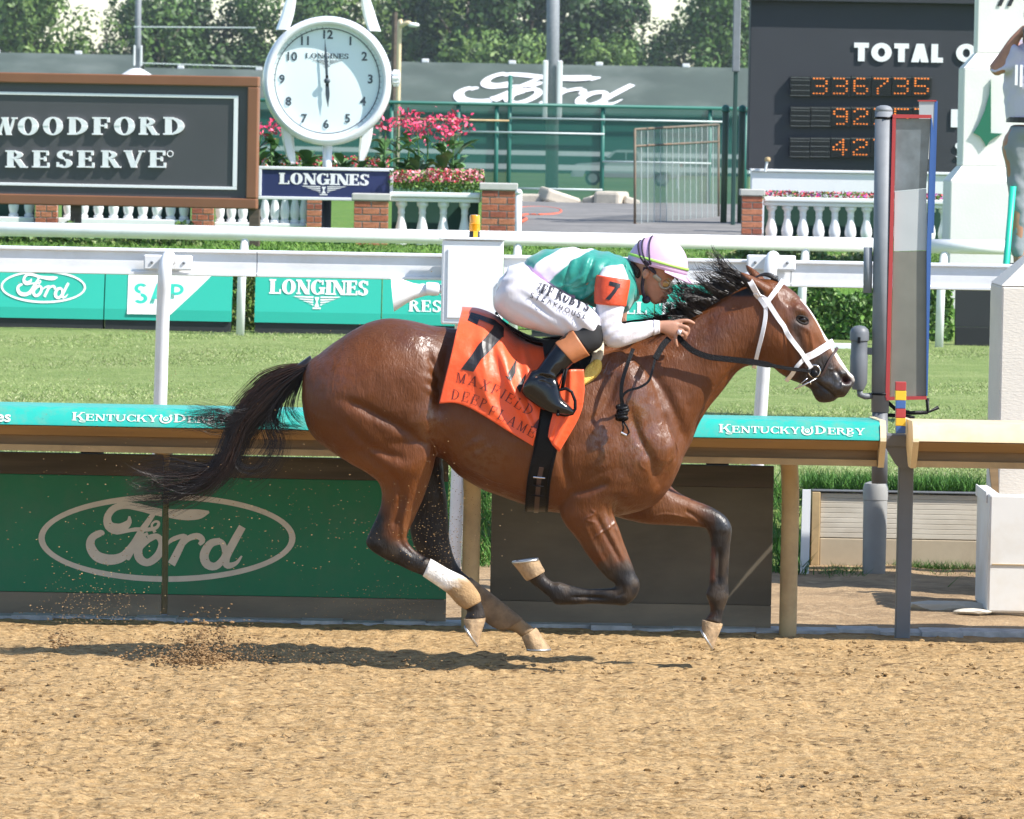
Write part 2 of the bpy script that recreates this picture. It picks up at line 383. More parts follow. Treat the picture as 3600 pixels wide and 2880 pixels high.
def bvh_of(o):
    return BVHTree.FromPolygons([v.co.copy() for v in o.data.vertices], [tuple(p.vertices) for p in o.data.polygons])
def project_print(name, polys, tf, bvh, mat_, parent, off=.002, side=-1):
    """print photo-space polys onto a surface seen from the side"""
    m = MB()
    for i, q in enumerate(polys):
        qs = [q]
        pts = [hit(*tf(p), off+.00008*(i % 20), side, bvh)[0] for p in q]
        m.add(pts, [tuple(range(len(q)))])
    return m.build(name, mat_, parent)
# ------------------------------------------------------------------ racehorse
def ringpts(top, bot, hw, Y, seg=28, pw=0.9, k=0.0):
    T = P(top[0], top[1], Y); B = P(bot[0], bot[1], Y); C = (T+B)/2; A = (T-B)/2
    out = []
    for i in range(seg):
        a = 2*math.pi*i/seg; c, s = math.cos(a), math.sin(a)
        c2 = math.copysign(abs(c)**pw, c); s2 = math.copysign(abs(s)**pw, s)
        out.append(C+A*c2+Vector((0, hw*s2*(1+k*c), 0)))
    return out
def loft(mb, rings, seg=28):
    V = [p for r in rings for p in r]; F = []; n = len(rings)
    for i in range(n-1):
        for j in range(seg):
            F.append((i*seg+j, i*seg+(j+1) % seg, (i+1)*seg+(j+1) % seg, (i+1)*seg+j))
    c0 = sum(rings[0], Vector())/seg; c1 = sum(rings[-1], Vector())/seg
    V += [c0, c1]; a, b = n*seg, n*seg+1
    for j in range(seg):
        F.append((a, (j+1) % seg, j)); F.append((b, (n-1)*seg+j, (n-1)*seg+(j+1) % seg))
    mb.add(V, F)
def loftpx(mb, data, Y=0.0, dens=3, pw=0.9, seg=28, k=0.0):
    """data: (tx,ty,bx,by,hw[,Y[,k]]) keyed rings, spline-interpolated"""
    d = [tuple(r)+((Y,) if len(r) < 6 else ())+((k,) if len(r) < 7 else ()) for r in data]
    s = spline(d, (len(d)-1)*dens+1)
    loft(mb, [ringpts((r[0], r[1]), (r[2], r[3]), max(r[4], .004), r[5], seg, pw, r[6]) for r in s], seg)
def remesh_union(mb, voxel, smooth_it, smooth_f=0.5):
    me = mkmesh('tmp', mb.v, mb.f)
    bm = bmesh.new(); bm.from_mesh(me); bmesh.ops.recalc_face_normals(bm, faces=bm.faces[:]); bm.to_mesh(me); bm.free()
    o = bpy.data.objects.new('tmp', me); COL.objects.link(o)
    m = o.modifiers.new('r', 'REMESH'); m.mode = 'VOXEL'; m.voxel_size = voxel; m.use_smooth_shade = True
    if smooth_it:
        s = o.modifiers.new('s', 'SMOOTH'); s.iterations = smooth_it; s.factor = smooth_f
    dg = bpy.context.evaluated_depsgraph_get(); ev = o.evaluated_get(dg)
    out = bpy.data.meshes.new_from_object(ev, depsgraph=dg)
    bpy.data.objects.remove(o); bpy.data.meshes.remove(me)
    return out
def mesh_np(me):
    n = len(me.vertices); co = np.empty(n*3, np.float32); me.vertices.foreach_get('co', co)
    no = np.empty(n*3, np.float32); me.vertices.foreach_get('normal', no)
    return co.reshape(-1, 3).astype(float), no.reshape(-1, 3).astype(float)
def pxof(co):
    """project points to photograph pixels of the reference view (used to lay out anatomy)"""
    d = co-np.array(CAM); z = d@np.array(Fv)
    return 1800+FPX*(d@np.array(Rv))/z, 1440-FPX*(d@np.array(Uv))/z
SCULPT = 1.0
def sculpt(me, bumps, ymid=0.0):
    co, no = mesh_np(me)
    x, y = pxof(co)
    disp = np.zeros(len(co))
    side = np.clip((np.abs(no[:, 1])-.15)/.4, 0, 1)
    for b in bumps:
        if b[0] == 'e':
            _, cx, cy, rx, ry, ang, amp = b[:7]
            ca, sa = math.cos(R(ang)), math.sin(R(ang)); dx, dy = x-cx, y-cy
            u = (dx*ca+dy*sa)/rx; v = (-dx*sa+dy*ca)/ry
            g = np.exp(-(u*u+v*v)*1.2)
        else:
            _, pts, w, amp = b[:4]
            g = np.zeros(len(co)); p = spline(pts, 24)
            for i in range(len(p)-1):
                a, c = p[i], p[i+1]; ab = c-a; L = ab@ab+1e-9
                t = np.clip(((x-a[0])*ab[0]+(y-a[1])*ab[1])/L, 0, 1)
                d2 = (x-a[0]-t*ab[0])**2+(y-a[1]-t*ab[1])**2
                tt = (i+t)/(len(p)-1); fade = np.clip(np.minimum(tt, 1-tt)*5, 0.0, 1)
                g = np.maximum(g, np.exp(-d2/(w*w)*1.2)*fade)
        near = b[-1] if isinstance(b[-1], str) else 'both'
        if near == 'near': g = g*(co[:, 1] < ymid)
        disp += g*amp*SCULPT
    co += no*(disp*side)[:, None]
    me.vertices.foreach_set('co', co.astype(np.float32).ravel()); me.update()
hb = MB()
TR = [(1066,1305,1062,1392,.06),(1082,1273,1074,1485,.15),(1124,1242,1110,1545,.205),(1179,1200,1170,1592,.245),(1260,1148,1262,1640,.272),
 (1346,1122,1362,1650,.283),(1430,1124,1450,1632,.278),(1513,1142,1540,1605,.262),(1600,1156,1612,1670,.268),(1700,1172,1700,1722,.282),
 (1800,1186,1800,1758,.288),(1900,1196,1890,1792,.278),(2000,1202,1985,1805,.258),(2080,1200,2080,1812,.24),(2160,1205,2170,1812,.228),
 (2240,1222,2250,1797,.212),(2310,1285,2310,1768,.185),(2370,1385,2362,1700,.14),(2404,1480,2400,1620,.07)]
loftpx(hb, [r+(0.0, -0.12) for r in TR], pw=.88, seg=36)
loftpx(hb, [(2090,1206,2340,1720,.175,0,-.25),(2200,1197,2418,1582,.155,0,-.25),(2300,1172,2452,1500,.135,0,-.22),(2400,1132,2495,1432,.112,0,-.2),(2470,1088,2545,1368,.098,0,-.18),
 (2540,1045,2592,1308,.09,0,-.15),(2600,1014,2640,1284,.086,0,-.1),(2655,990,2690,1280,.085,0,-.05)], pw=.92)
loftpx(hb, [(2640,988,2640,1200,.055),(2690,980,2665,1282,.085),(2740,993,2712,1290,.098),(2791,1027,2753,1321,.102),(2830,1067,2779,1336,.098),(2871,1123,2804,1346,.082),
 (2905,1183,2825,1356,.068),(2936,1234,2845,1366,.06),(2962,1273,2868,1380,.056),(2988,1308,2895,1395,.058),(3002,1321,2935,1398,.054),(3008,1340,2968,1396,.034)], pw=.86)
loftpx(hb, [(2845,1350,2850,1368,.03),(2885,1350,2870,1405,.04),(2915,1365,2895,1416,.04),(2938,1380,2925,1411,.03),(2945,1392,2938,1405,.014)])
loftpx(hb, [(2716,1010,2684,1048,.030,-.052),(2684,990,2648,1030,.033,-.06),(2652,974,2624,1010,.026,-.068),(2626,962,2609,986,.015,-.074),(2602,955,2601,961,.003,-.08)], seg=20)
loftpx(hb, [(2694,984,2658,1012,.030,.052),(2670,962,2641,990,.031,.06),(2647,943,2630,964,.022,.066),(2622,928,2620,934,.003,.074)], seg=20)
NH = [(1535,1390,1110,1440,.105),(1547,1500,1175,1585,.115),(1532,1600,1290,1664,.108),(1517,1664,1333,1700,.092),(1492,1736,1341,1760,.075),(1466,1802,1326,1816,.058),
 (1442,1858,1300,1872,.048),(1432,1894,1288,1912,.046),(1448,1925,1322,1948,.043),(1482,1951,1390,1982,.036),(1520,1973,1452,2010,.031),(1575,2003,1512,2037,.03),(1640,2036,1572,2080,.034),
 (1678,2082,1605,2116,.041),(1690,2112,1630,2138,.037),(1700,2142,1643,2152,.03),(1706,2176,1632,2176,.038)]
loftpx(hb, [r+(-.135+.0*i if i < 3 else -.125,) for i, r in enumerate(NH)])
FH = [(1530,1440,1200,1480,.1),(1552,1600,1330,1640,.095),(1562,1690,1410,1720,.075),(1570,1760,1436,1785,.062),(1577,1830,1440,1850,.052),(1578,1885,1452,1915,.048),(1592,1942,1485,1965,.043),
 (1617,1998,1535,2030,.034),(1659,2037,1592,2078,.031),(1736,2098,1668,2148,.034),(1795,2146,1722,2192,.041),(1828,2171,1756,2211,.04),(1855,2192,1802,2219,.033),(1882,2210,1832,2240,.038)]
loftpx(hb, FH, Y=.13)
NF = [(2300,1570,2020,1540,.07),(2255,1690,1985,1690,.09),(2172,1765,1966,1795,.085),(2158,1809,1980,1836,.077),(2178,1860,2008,1873,.067),(2197,1920,2045,1922,.057),(2220,1980,2092,1985,.048),
 (2234,2020,2132,2031,.043),(2248,2048,2158,2050,.044),(2240,2095,2162,2062,.044),(2200,2130,2148,2068,.041),(2154,2127,2108,2070,.033),(2071,2124,2060,2070,.027),(1992,2126,2008,2060,.032),
 (1955,2125,1966,2044,.039),(1932,2103,1944,2046,.037),(1886,2065,1915,2023,.029),(1853,2042,1918,2008,.036)]
loftpx(hb, [r+(-.125 if i > 1 else -.14,) for i, r in enumerate(NF)])
FF = [(2240,1560,2100,1800,.08),(2350,1700,2250,1838,.075),(2405,1744,2349,1846,.066),(2465,1768,2424,1850,.055),(2516,1790,2466,1853,.047),(2550,1814,2482,1858,.046),(2570,1850,2490,1872,.047),
 (2570,1885,2496,1892,.044),(2565,1920,2500,1925,.036),(2563,1970,2498,1970,.03),(2560,2035,2494,2035,.028),(2561,2080,2488,2070,.034),(2560,2103,2481,2090,.038),(2551,2126,2490,2113,.034),(2540,2160,2497,2150,.027),(2537,2192,2478,2180,.035)]
loftpx(hb, FF, Y=.12)
for (ya, yb) in ((-.2, -.1),):   # near buttock and shoulder masses
    loftpx(hb, [(1350,1230,1130,1300,.05),(1480,1240,1110,1420,.13),(1520,1400,1160,1560,.14),(1500,1560,1290,1640,.09)], Y=-.14)
    loftpx(hb, [(1350,1230,1130,1300,.05),(1480,1240,1110,1420,.13),(1520,1400,1160,1560,.14),(1500,1560,1290,1640,.09)], Y=.14)
    loftpx(hb, [(2190,1235,2090,1240,.03),(2290,1330,2070,1340,.075),(2345,1480,2040,1500,.1),(2370,1610,2010,1640,.1),(2250,1740,2000,1750,.07)], Y=-.125)
    loftpx(hb, [(2190,1235,2090,1240,.03),(2290,1330,2070,1340,.075),(2345,1480,2040,1500,.1),(2370,1610,2010,1640,.1),(2250,1740,2000,1750,.07)], Y=.125)
horse_me = remesh_union(hb, .005, 11)
BUMPS = [('e',1462,1192,62,45,20,.014),('e',1390,1320,130,120,0,.008),('e',1496,1500,48,95,8,.016),('e',1230,1440,90,140,-20,.008),
 ('l',[(1190,1400),(1290,1440),(1400,1500),(1500,1560)],20,-.016),('l',[(1215,1480),(1300,1570),(1440,1620)],18,-.012),('l',[(1250,1560),(1340,1640),(1400,1700),(1420,1800)],16,-.008),
 ('e',1562,1330,32,130,8,-.03),('l',[(1500,1230),(1535,1330),(1545,1450)],16,-.014),('e',1475,1320,50,70,20,.012),('e',1430,1650,70,50,0,.01),
 ('l',[(1500,1530),(1525,1570),(1518,1640)],10,-.008),('e',1500,1610,28,30,0,.008),('l',[(1420,1730),(1400,1800),(1380,1860)],13,-.009),('l',[(1436,1760),(1418,1830),(1420,1890)],9,.005),
 ('e',1320,1915,25,22,0,.006),('l',[(1400,1880),(1420,1920),(1470,1965)],10,-.006),
 ('e',2225,1390,60,170,22,.014),('e',2110,1600,85,95,0,.018),('l',[(1978,1530),(1980,1620),(2010,1720)],20,-.014),('e',2355,1590,52,70,0,.016),
 ('l',[(2250,1260),(2330,1370),(2395,1500),(2410,1560)],22,-.014),('l',[(2215,1420),(2240,1520),(2290,1620),(2310,1700)],18,-.014),('l',[(2180,1300),(2130,1420),(2050,1510)],16,-.008),
 ('e',2070,1480,60,70,0,.008),('l',[(2140,1690),(2080,1720),(2010,1735)],16,-.012),('e',2250,1650,50,50,0,.008),('l',[(2370,1560),(2345,1650),(2300,1740)],12,-.01),
 ('l',[(2085,1800),(2130,1880),(2190,1990)],11,-.009),('l',[(2125,1770),(2165,1870),(2215,1990)],9,-.007),('l',[(2050,1830),(2085,1910),(2140,2010)],10,.006),('e',2090,1850,30,60,-25,.006),
 ('l',[(2140,2105),(2070,2100),(2000,2100)],7,-.007),('e',2205,2060,22,28,0,.005),('l',[(2180,2040),(2190,2080),(2160,2100)],6,-.004),
 ('l',[(2400,1790),(2450,1820),(2490,1860)],8,-.006),('l',[(2530,1920),(2528,1980),(2524,2060)],8,-.007),('l',[(2510,1940),(2508,2000),(2504,2060)],6,.005),
 ('l',[(2625,1275),(2550,1340),(2480,1450),(2430,1545)],15,-.012),('l',[(2420,1165),(2520,1110),(2620,1060)],22,-.007),('e',2480,1250,80,60,-40,.006),('l',[(2300,1230),(2400,1230),(2520,1180)],20,-.005),
 ('e',2705,1195,55,75,10,.014),('l',[(2755,1120),(2765,1200),(2770,1300)],12,-.008),('e',2812,1092,34,17,30,.016),('e',2818,1124,17,13,25,-.010),('e',2822,1150,30,10,30,.005),('e',2776,1050,24,26,0,-.010),
 ('l',[(2840,1150),(2850,1190),(2858,1240)],8,.008),('l',[(2795,1160),(2820,1220),(2835,1280)],13,-.007),('e',2890,1220,16,40,-30,-.005),('e',2690,1030,24,34,30,.006),('e',2740,1055,30,20,40,.006),
 ('e',2974,1335,30,23,20,.012),('e',2978,1335,20,14,15,-.045),('l',[(2862,1335),(2895,1365),(2938,1397)],5,-.010),('e',2905,1345,22,16,30,.006),('e',2950,1370,24,18,20,.008),('l',[(2930,1290),(2955,1330),(2945,1360)],8,-.006),('e',2868,1320,14,14,0,-.006)]
BUMPS += [('l',[(2200,1800),(2150,1850),(2110,1875),(2080,1900)],4,.004),('l',[(2075,1790),(2090,1805),(2060,1825),(2100,1840)],4,.004),('l',[(2290,1820),(2330,1808),(2380,1812),(2420,1825)],4,.004),
 ('l',[(1620,1640),(1680,1660),(1740,1690),(1800,1700)],5,.004),('l',[(2790,1090),(2800,1072),(2812,1078)],3,.003),('l',[(2850,1180),(2858,1210),(2848,1240),(2856,1262)],3,.003),('l',[(2875,1270),(2890,1290),(2885,1310)],3,.003),('l',[(2905,1290),(2925,1300),(2940,1290)],3,.003),
 ('l',[(2230,1560),(2260,1590),(2250,1630),(2280,1660)],4,.003),('l',[(2340,1480),(2355,1540),(2380,1590)],4,.003)]
SCULPT = 1.12
sculpt(horse_me, BUMPS)
SCULPT = 1.0
hco, hno = mesh_np(horse_me); hx, hy = pxof(hco)
# fine muscle fibre / vein relief
def vnoise(p, s, seed):
    """cheap smooth value noise, p (n,3)"""
    q = p*s+seed*17.3; i = np.floor(q).astype(np.int64); f = q-i; f = f*f*(3-2*f); out = 0
    def h(a, b, c):
        n = (a*73856093) ^ (b*19349663) ^ (c*83492791) ^ (seed*2654435)
        n = (n ^ (n >> 13))*1274126177; return ((n ^ (n >> 16)) & 0xffff)/65535.0
    for dx in (0, 1):
        for dy in (0, 1):
            for dz in (0, 1):
                w = (f[:, 0] if dx else 1-f[:, 0])*(f[:, 1] if dy else 1-f[:, 1])*(f[:, 2] if dz else 1-f[:, 2])
                out = out+w*h(i[:, 0]+dx, i[:, 1]+dy, i[:, 2]+dz)
    return out
hco += hno*((vnoise(hco, 14, 3)-.5)*.006+(vnoise(hco, 34, 5)-.5)*.0018)[:, None]
# rib-side skin folds behind the girth
fold = np.exp(-(((hx-1665)/45)**2+((hy-1570)/50)**2)*1.2)*(hco[:, 1] < 0)
fold2 = np.exp(-(((hx-1520)/24)**2+((hy-1350)/70)**2)*1.2)*(hco[:, 1] < 0)
hco += hno*(fold*.0035*np.sin((hx*.55+hy*.9)/7.5)+fold2*.004*np.sin((hx*.35-hy*.9)/6.0))[:, None]
horse_me.vertices.foreach_set('co', hco.astype(np.float32).ravel()); horse_me.update()
hco, hno = mesh_np(horse_me)
# --- coat colour (bay with black points, tan inside the legs)
def seg_w(x, y, pts, w, soft):
    d = np.full(len(x), 1e9)
    for a, c in zip(pts[:-1], pts[1:]):
        a = np.array(a, float); c = np.array(c, float); ab = c-a
        t = np.clip(((x-a[0])*ab[0]+(y-a[1])*ab[1])/(ab@ab), 0, 1)
        d = np.minimum(d, np.hypot(x-a[0]-t*ab[0], y-a[1]-t*ab[1]))
    return np.clip((w-d)/soft, 0, 1)
bay = np.array([.116, .0345, .0072]); blk = np.array([.012, .009, .008]); tan = np.array([.19, .072, .023]); wht = np.array([.62, .56, .5])
colr = np.tile(bay, (len(hco), 1))
def blend(w, c):
    global colr
    colr = colr*(1-w[:, None])+c*w[:, None]
nzl = vnoise(hco, 5, 9)-.5; nzf = vnoise(hco, 26, 11)-.5
colr *= (1+.5*nzl+.12*nzf)[:, None]
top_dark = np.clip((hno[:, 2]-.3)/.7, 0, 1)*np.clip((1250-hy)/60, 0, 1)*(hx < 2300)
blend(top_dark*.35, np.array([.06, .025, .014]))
N_ = hco[:, 1] < 0.02; Fr = ~N_
blend(.55*seg_w(hx, hy, [(1235,1620),(1330,1690),(1345,1740)], 45, 45)*N_, tan)
blend(.5*seg_w(hx, hy, [(1500,1640),(1480,1740),(1440,1850)], 38, 38)*N_, tan)
blend(seg_w(hx, hy, [(1322,1800),(1300,1890),(1345,1945),(1440,1980),(1560,2030),(1680,2150)], 74, 42)*N_*np.clip((hy-1755+(1440-hx)*.15)/100+nzf, 0, 1), blk)
blend(.55*seg_w(hx, hy, [(1452,1800),(1425,1880)], 26, 22)*N_, tan)
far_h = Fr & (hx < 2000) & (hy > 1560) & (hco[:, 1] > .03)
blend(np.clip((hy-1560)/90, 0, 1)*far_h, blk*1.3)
blend(np.clip((hy-1965+nzf*60)/60, 0, 1)*N_*(hx > 1840)*(hx < 2300), blk)
blend(seg_w(hx, hy, [(2200,2060),(2205,2100),(1900,2100)], 95, 40)*N_*(hy > 1970), blk)
blend(.45*seg_w(hx, hy, [(2150,1820),(2190,1930)], 40, 40)*N_, tan)
ffl = Fr & (hx > 2200) & (hy > 1700)
blend(.75*seg_w(hx, hy, [(2330,1780),(2430,1810)], 75, 60)*ffl, tan*.8)
blend(np.clip((hx-2440+nzf*50)/70, 0, 1)*ffl*(hco[:, 1] > .04), blk)
blend(.5*seg_w(hx, hy, [(2505,1930),(2502,2030)], 14, 10)*ffl, np.array([.16, .05, .03]))
legd = np.clip((hy-1850)/120, 0, 1)*np.clip(.30+2.2*nzf+.8*nzl, 0, .75)
blend(legd*.55, np.array([.085, .058, .036]))
blend(.85*np.clip((hy-2160)/25, 0, 1)*(hco[:, 1] > .03)*(hx < 2000), np.array([.33, .215, .11]))
hd = (hx > 2570) & (hy < 1430)
blend(np.clip(((hx-2840)*.55+(hy-1242)*.85+nzf*30)/50, 0, 1)*hd, np.array([.018, .012, .010]))
blend(.95*np.exp(-(((hx-2818)/38)**2+((hy-1128)/34)**2)*1.1)*hd, blk*1.6)
blend(.8*seg_w(hx, hy, [(2795,1150),(2812,1215),(2830,1260)], 34, 30)*hd, blk*2)
blend(.5*seg_w(hx, hy, [(2838,1180),(2852,1232)], 9, 8)*hd, tan*1.2)
blend(.55*seg_w(hx, hy, [(2865,1130),(2920,1220),(2950,1280)], 30, 26)*hd, tan)
blaze = seg_w(hx, hy, [(2822,1058),(2860,1108),(2905,1185),(2960,1272),(2996,1316)], 13, 7)*(np.abs(hco[:, 1]) < .035)*hd
blend(np.clip(blaze*1.4, 0, 1), wht)
blend(np.clip(seg_w(hx, hy, [(2973,1335),(2984,1337)], 17, 5), 0, 1)*hd, np.array([.022, .006, .006]))
blend(np.clip(seg_w(hx, hy, [(2990,1318),(3004,1335)], 10, 8), 0, 1)*hd*.6, wht*.8)
blend(np.clip((hy-np.interp(hx, [2600, 2640, 2690, 2720], [955, 985, 1024, 1060]))/6, 0, 1)*np.clip((1046-hy)/8, 0, 1)*np.clip((2692-hx)/10, 0, 1)*(hco[:, 1] < -.03)*hd, blk)
blend(np.clip((938-hy)/8, 0, 1)*hd, blk)
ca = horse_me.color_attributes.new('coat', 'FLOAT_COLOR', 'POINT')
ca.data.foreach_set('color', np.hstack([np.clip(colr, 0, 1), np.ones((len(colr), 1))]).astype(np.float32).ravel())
wetm = np.zeros(len(hco))
for (cx, cy, rx, ry, am) in ((2240,1500,90,190,1),(2140,1290,90,60,.8),(2400,1190,90,60,.8),(2330,1620,70,70,.8),(1180,1300,70,80,.6),(1465,1190,80,50,.9),(1510,1480,50,90,.7),(1700,1600,90,70,.5),(2120,1560,60,110,.7),(2500,1130,90,50,.6),(2150,1800,60,70,.7),(2560,1850,40,60,.5),(2770,1070,70,60,.5),(2930,1330,80,60,.6)):
    wetm = np.maximum(wetm, am*np.exp(-(((hx-cx)/rx)**2+((hy-cy)/ry)**2)))
wa_ = horse_me.attributes.new('wet', 'FLOAT', 'POINT'); wa_.data.foreach_set('value', wetm.astype(np.float32))
# coat material: sweat-slick patches (lower roughness) at the shoulder and neck, hair-fine grain
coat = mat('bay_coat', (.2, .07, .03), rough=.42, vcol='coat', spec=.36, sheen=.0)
n = coat.node_tree; b = n.nodes['Principled BSDF']
tc = n.nodes.new('ShaderNodeTexCoord')
nz = n.nodes.new('ShaderNodeTexNoise'); nz.inputs['Scale'].default_value = 11; nz.inputs['Detail'].default_value = 8; nz.inputs['Roughness'].default_value = .62
mr = n.nodes.new('ShaderNodeMapRange'); mr.inputs[1].default_value = .36; mr.inputs[2].default_value = .62; mr.inputs[3].default_value = .40; mr.inputs[4].default_value = .62
n.links.new(tc.outputs['Object'], nz.inputs['Vector']); n.links.new(nz.outputs[0], mr.inputs[0]); 
wt = n.nodes.new('ShaderNodeAttribute'); wt.attribute_name = 'wet'
nw = n.nodes.new('ShaderNodeTexNoise'); nw.inputs['Scale'].default_value = 26; nw.inputs['Detail'].default_value = 7; nw.inputs['Roughness'].default_value = .7
mw = n.nodes.new('ShaderNodeMapRange'); mw.inputs[1].default_value = .38; mw.inputs[2].default_value = .56; n.links.new(tc.outputs['Object'], nw.inputs['Vector']); n.links.new(nw.outputs[0], mw.inputs[0])
mm_ = n.nodes.new('ShaderNodeMath'); mm_.operation = 'MULTIPLY'; n.links.new(wt.outputs['Fac'], mm_.inputs[0]); n.links.new(mw.outputs[0], mm_.inputs[1])
mx_ = n.nodes.new('ShaderNodeMix'); mx_.data_type = 'FLOAT'; n.links.new(mm_.outputs[0], mx_.inputs[0]); n.links.new(mr.outputs[0], mx_.inputs[2]); mx_.inputs[3].default_value = .17; n.links.new(mx_.outputs[0], b.inputs['Roughness'])
ms_ = n.nodes.new('ShaderNodeMath'); ms_.operation = 'MULTIPLY_ADD'; ms_.inputs[1].default_value = .9; ms_.inputs[2].default_value = .34; n.links.new(mm_.outputs[0], ms_.inputs[0]); n.links.new(ms_.outputs[0], b.inputs['Specular IOR Level'])
mp = n.nodes.new('ShaderNodeMapping'); mp.inputs['Scale'].default_value = (1, 1, .35)
n2 = n.nodes.new('ShaderNodeTexNoise'); n2.inputs['Scale'].default_value = 150; n2.inputs['Detail'].default_value = 3
n3 = n.nodes.new('ShaderNodeTexNoise'); n3.inputs['Scale'].default_value = 30; n3.inputs['Detail'].default_value = 5; n3.inputs['Distortion'].default_value = 1.2
ad = n.nodes.new('ShaderNodeMath'); ad.operation = 'MULTIPLY_ADD'; ad.inputs[1].default_value = .55
bp = n.nodes.new('ShaderNodeBump'); bp.inputs['Strength'].default_value = .65; bp.inputs['Distance'].default_value = .006
n.links.new(tc.outputs['Object'], mp.inputs[0]); n.links.new(mp.outputs[0], n2.inputs['Vector']); n.links.new(mp.outputs[0], n3.inputs['Vector'])
n.links.new(n2.outputs[0], ad.inputs[0]); n.links.new(n3.outputs[0], ad.inputs[2]); n.links.new(ad.outputs[0], bp.inputs['Height']); n.links.new(bp.outputs[0], b.inputs['Normal'])
horse = thing('racehorse', 'glossy bay racehorse galloping with white hind bandages and number seven cloth', 'horse', (0, 0, 0))
horse_body = link('body', horse_me, coat, horse)
HBVH = BVHTree.FromPolygons([Vector(c) for c in hco], [tuple(p.vertices) for p in horse_me.polygons])
def hit(px, py, off=.0, side=-1, bvh=None):
    """surface point on the near (-1) or far (+1) side behind photo position"""
    p = P(px, py, 0.0); bvh = bvh or HBVH
    loc, nor, i, d = bvh.ray_cast(Vector((p.x, side*1.5, p.z)), Vector((0, -side, 0)))
    if loc is None:
        loc, nor, i, d = bvh.find_nearest(Vector((p.x, side*.02, p.z)))
    if nor.y*side < 0: nor = -nor
    return loc+nor*off, nor
# eyes
m_eye = mat('horse_eye', (.010, .005, .003), rough=.12, spec=.4)
m_lid = mat('eyelid', (.010, .008, .007), rough=.6, spec=.2)
for s in (-1, 1):
    c, nn = hit(2818, 1123, -.007, s)
    e = MB(); e.ico(c+nn*.004, .0205, 2, sc=(1.0, .75, .80)).build('eye', m_eye, horse, smooth=True)
    q = MB()
    for up in (1, -1):
        pts = [hit(2818+20*math.cos(a)*1.05, 1123+up*(-13)*math.sin(a)+6*math.cos(a), .001, s)[0] for a in np.linspace(0, math.pi, 9)]
        q.tube(pts, [.002, .004, .005, .0055, .0055, .0055, .005, .004, .002], 8)
    q.build('eyelid', m_lid, horse, smooth=True)
# hooves with shoes
m_hoof = mat('sandy_hoof', (.40, .27, .15), rough=.8, var=.35, vscale=30, dirt=(.10, .075, .05), dscale=18, damt=.6, bump=.3, bscale=70)
m_shoe = mat('aluminium_shoe', (.55, .54, .52), rough=.35, metal=.9)
def hoof(fc, rc, toe, heel, hw, Y, sole_dirt=True):
    A, B, T, H = [P(*q, Y) for q in (fc, rc, toe, heel)]
    rings = []; N = 20
    for t in (0, .12, .5, .92, 1.0):
        f = A.lerp(T, t); r = B.lerp(H, t); C = (f+r)/2; ax = (f-r)/2; w = hw*(1+.22*t); q = []
        for i in range(N):
            a = 2*math.pi*i/N; c, s_ = math.cos(a), math.sin(a)
            sx = c if c > 0 else max(c, -.85)
            bul = 1.05 if t == 0.12 else 1.0
            q.append(C+ax*sx*bul+Vector((0, w*s_*bul*(.95 if c < -.5 else 1), 0)))
        rings.append(q)
    m = MB(); loft(m, rings, N); o = m.build('hoof', m_hoof, horse, smooth=False, angle=R(50))
    nrm = (T-H).cross(Vector((0, 1, 0))).normalized()
    if nrm.dot(((T+H)/2)-((A+B)/2)) < 0: nrm = -nrm
    C = (T+H)/2+nrm*.004; ax = (T-H)/2
    pts = [C+ax*math.cos(a)*.94+Vector((0, hw*1.13*math.sin(a), 0)) for a in np.linspace(-2.5, 2.5, 22)]
    MB().tube(pts, .0068, 6).build('horseshoe', m_shoe, o, smooth=True)
hoof((1707,2172), (1624,2176), (1681,2271), (1632,2192), .048, -.125)
hoof((1884,2206), (1830,2240), (1936,2281), (1842,2279), .05, .13)
hoof((1852,2043), (1920,2006), (1801,1981), (1903,1968), .046, -.125)
hoof((2541,2194), (2464,2178), (2507,2282), (2464,2208), .046, .12)
# hind bandages
m_band = mat('dusty_white_bandage', (.78, .74, .68), rough=.85, vcol='soil', var=.15, vscale=30, bump=.3, bscale=90)
m_band2 = mat('muddy_bandage', (.20, .135, .08), rough=.9, var=.3, vscale=20, dirt=(.42, .29, .17), dscale=14, damt=.6, bump=.3, bscale=90)
for data, Y, mm in (([(1514,1964,1486,2026,.038),(1575,2000,1510,2042,.037),(1640,2033,1570,2084,.04),(1682,2082,1603,2120,.047),(1691,2108,1628,2140,.043),(1690,2115,1636,2143,.036)], -.125, m_band),
                    ([(1655,2030,1588,2078,.037),(1738,2094,1664,2152,.04),(1797,2142,1718,2196,.047),(1830,2168,1756,2216,.045),(1838,2176,1770,2218,.04)], .13, m_band2)):
    q = MB(); loftpx(q, data, Y=Y, dens=4); bo = q.build('bandage', mm, horse, smooth=True)
    if mm is m_band:   # sand-soiled lower half
        bc_, _ = mesh_np(bo.data); bx_, by_ = pxof(bc_); w_ = np.clip((bx_*.55+by_*.83-(1590*.55+2040*.83))/22+1.6*(vnoise(bc_, 40, 77)-.5), 0, 1)[:, None]
        cc_ = np.array([.80, .76, .70])*(1-w_)+np.array([.36, .225, .105])*w_; at = bo.data.color_attributes.new('soil', 'FLOAT_COLOR', 'POINT'); at.data.foreach_set('color', np.hstack([cc_, np.ones((len(cc_), 1))]).astype(np.float32).ravel())
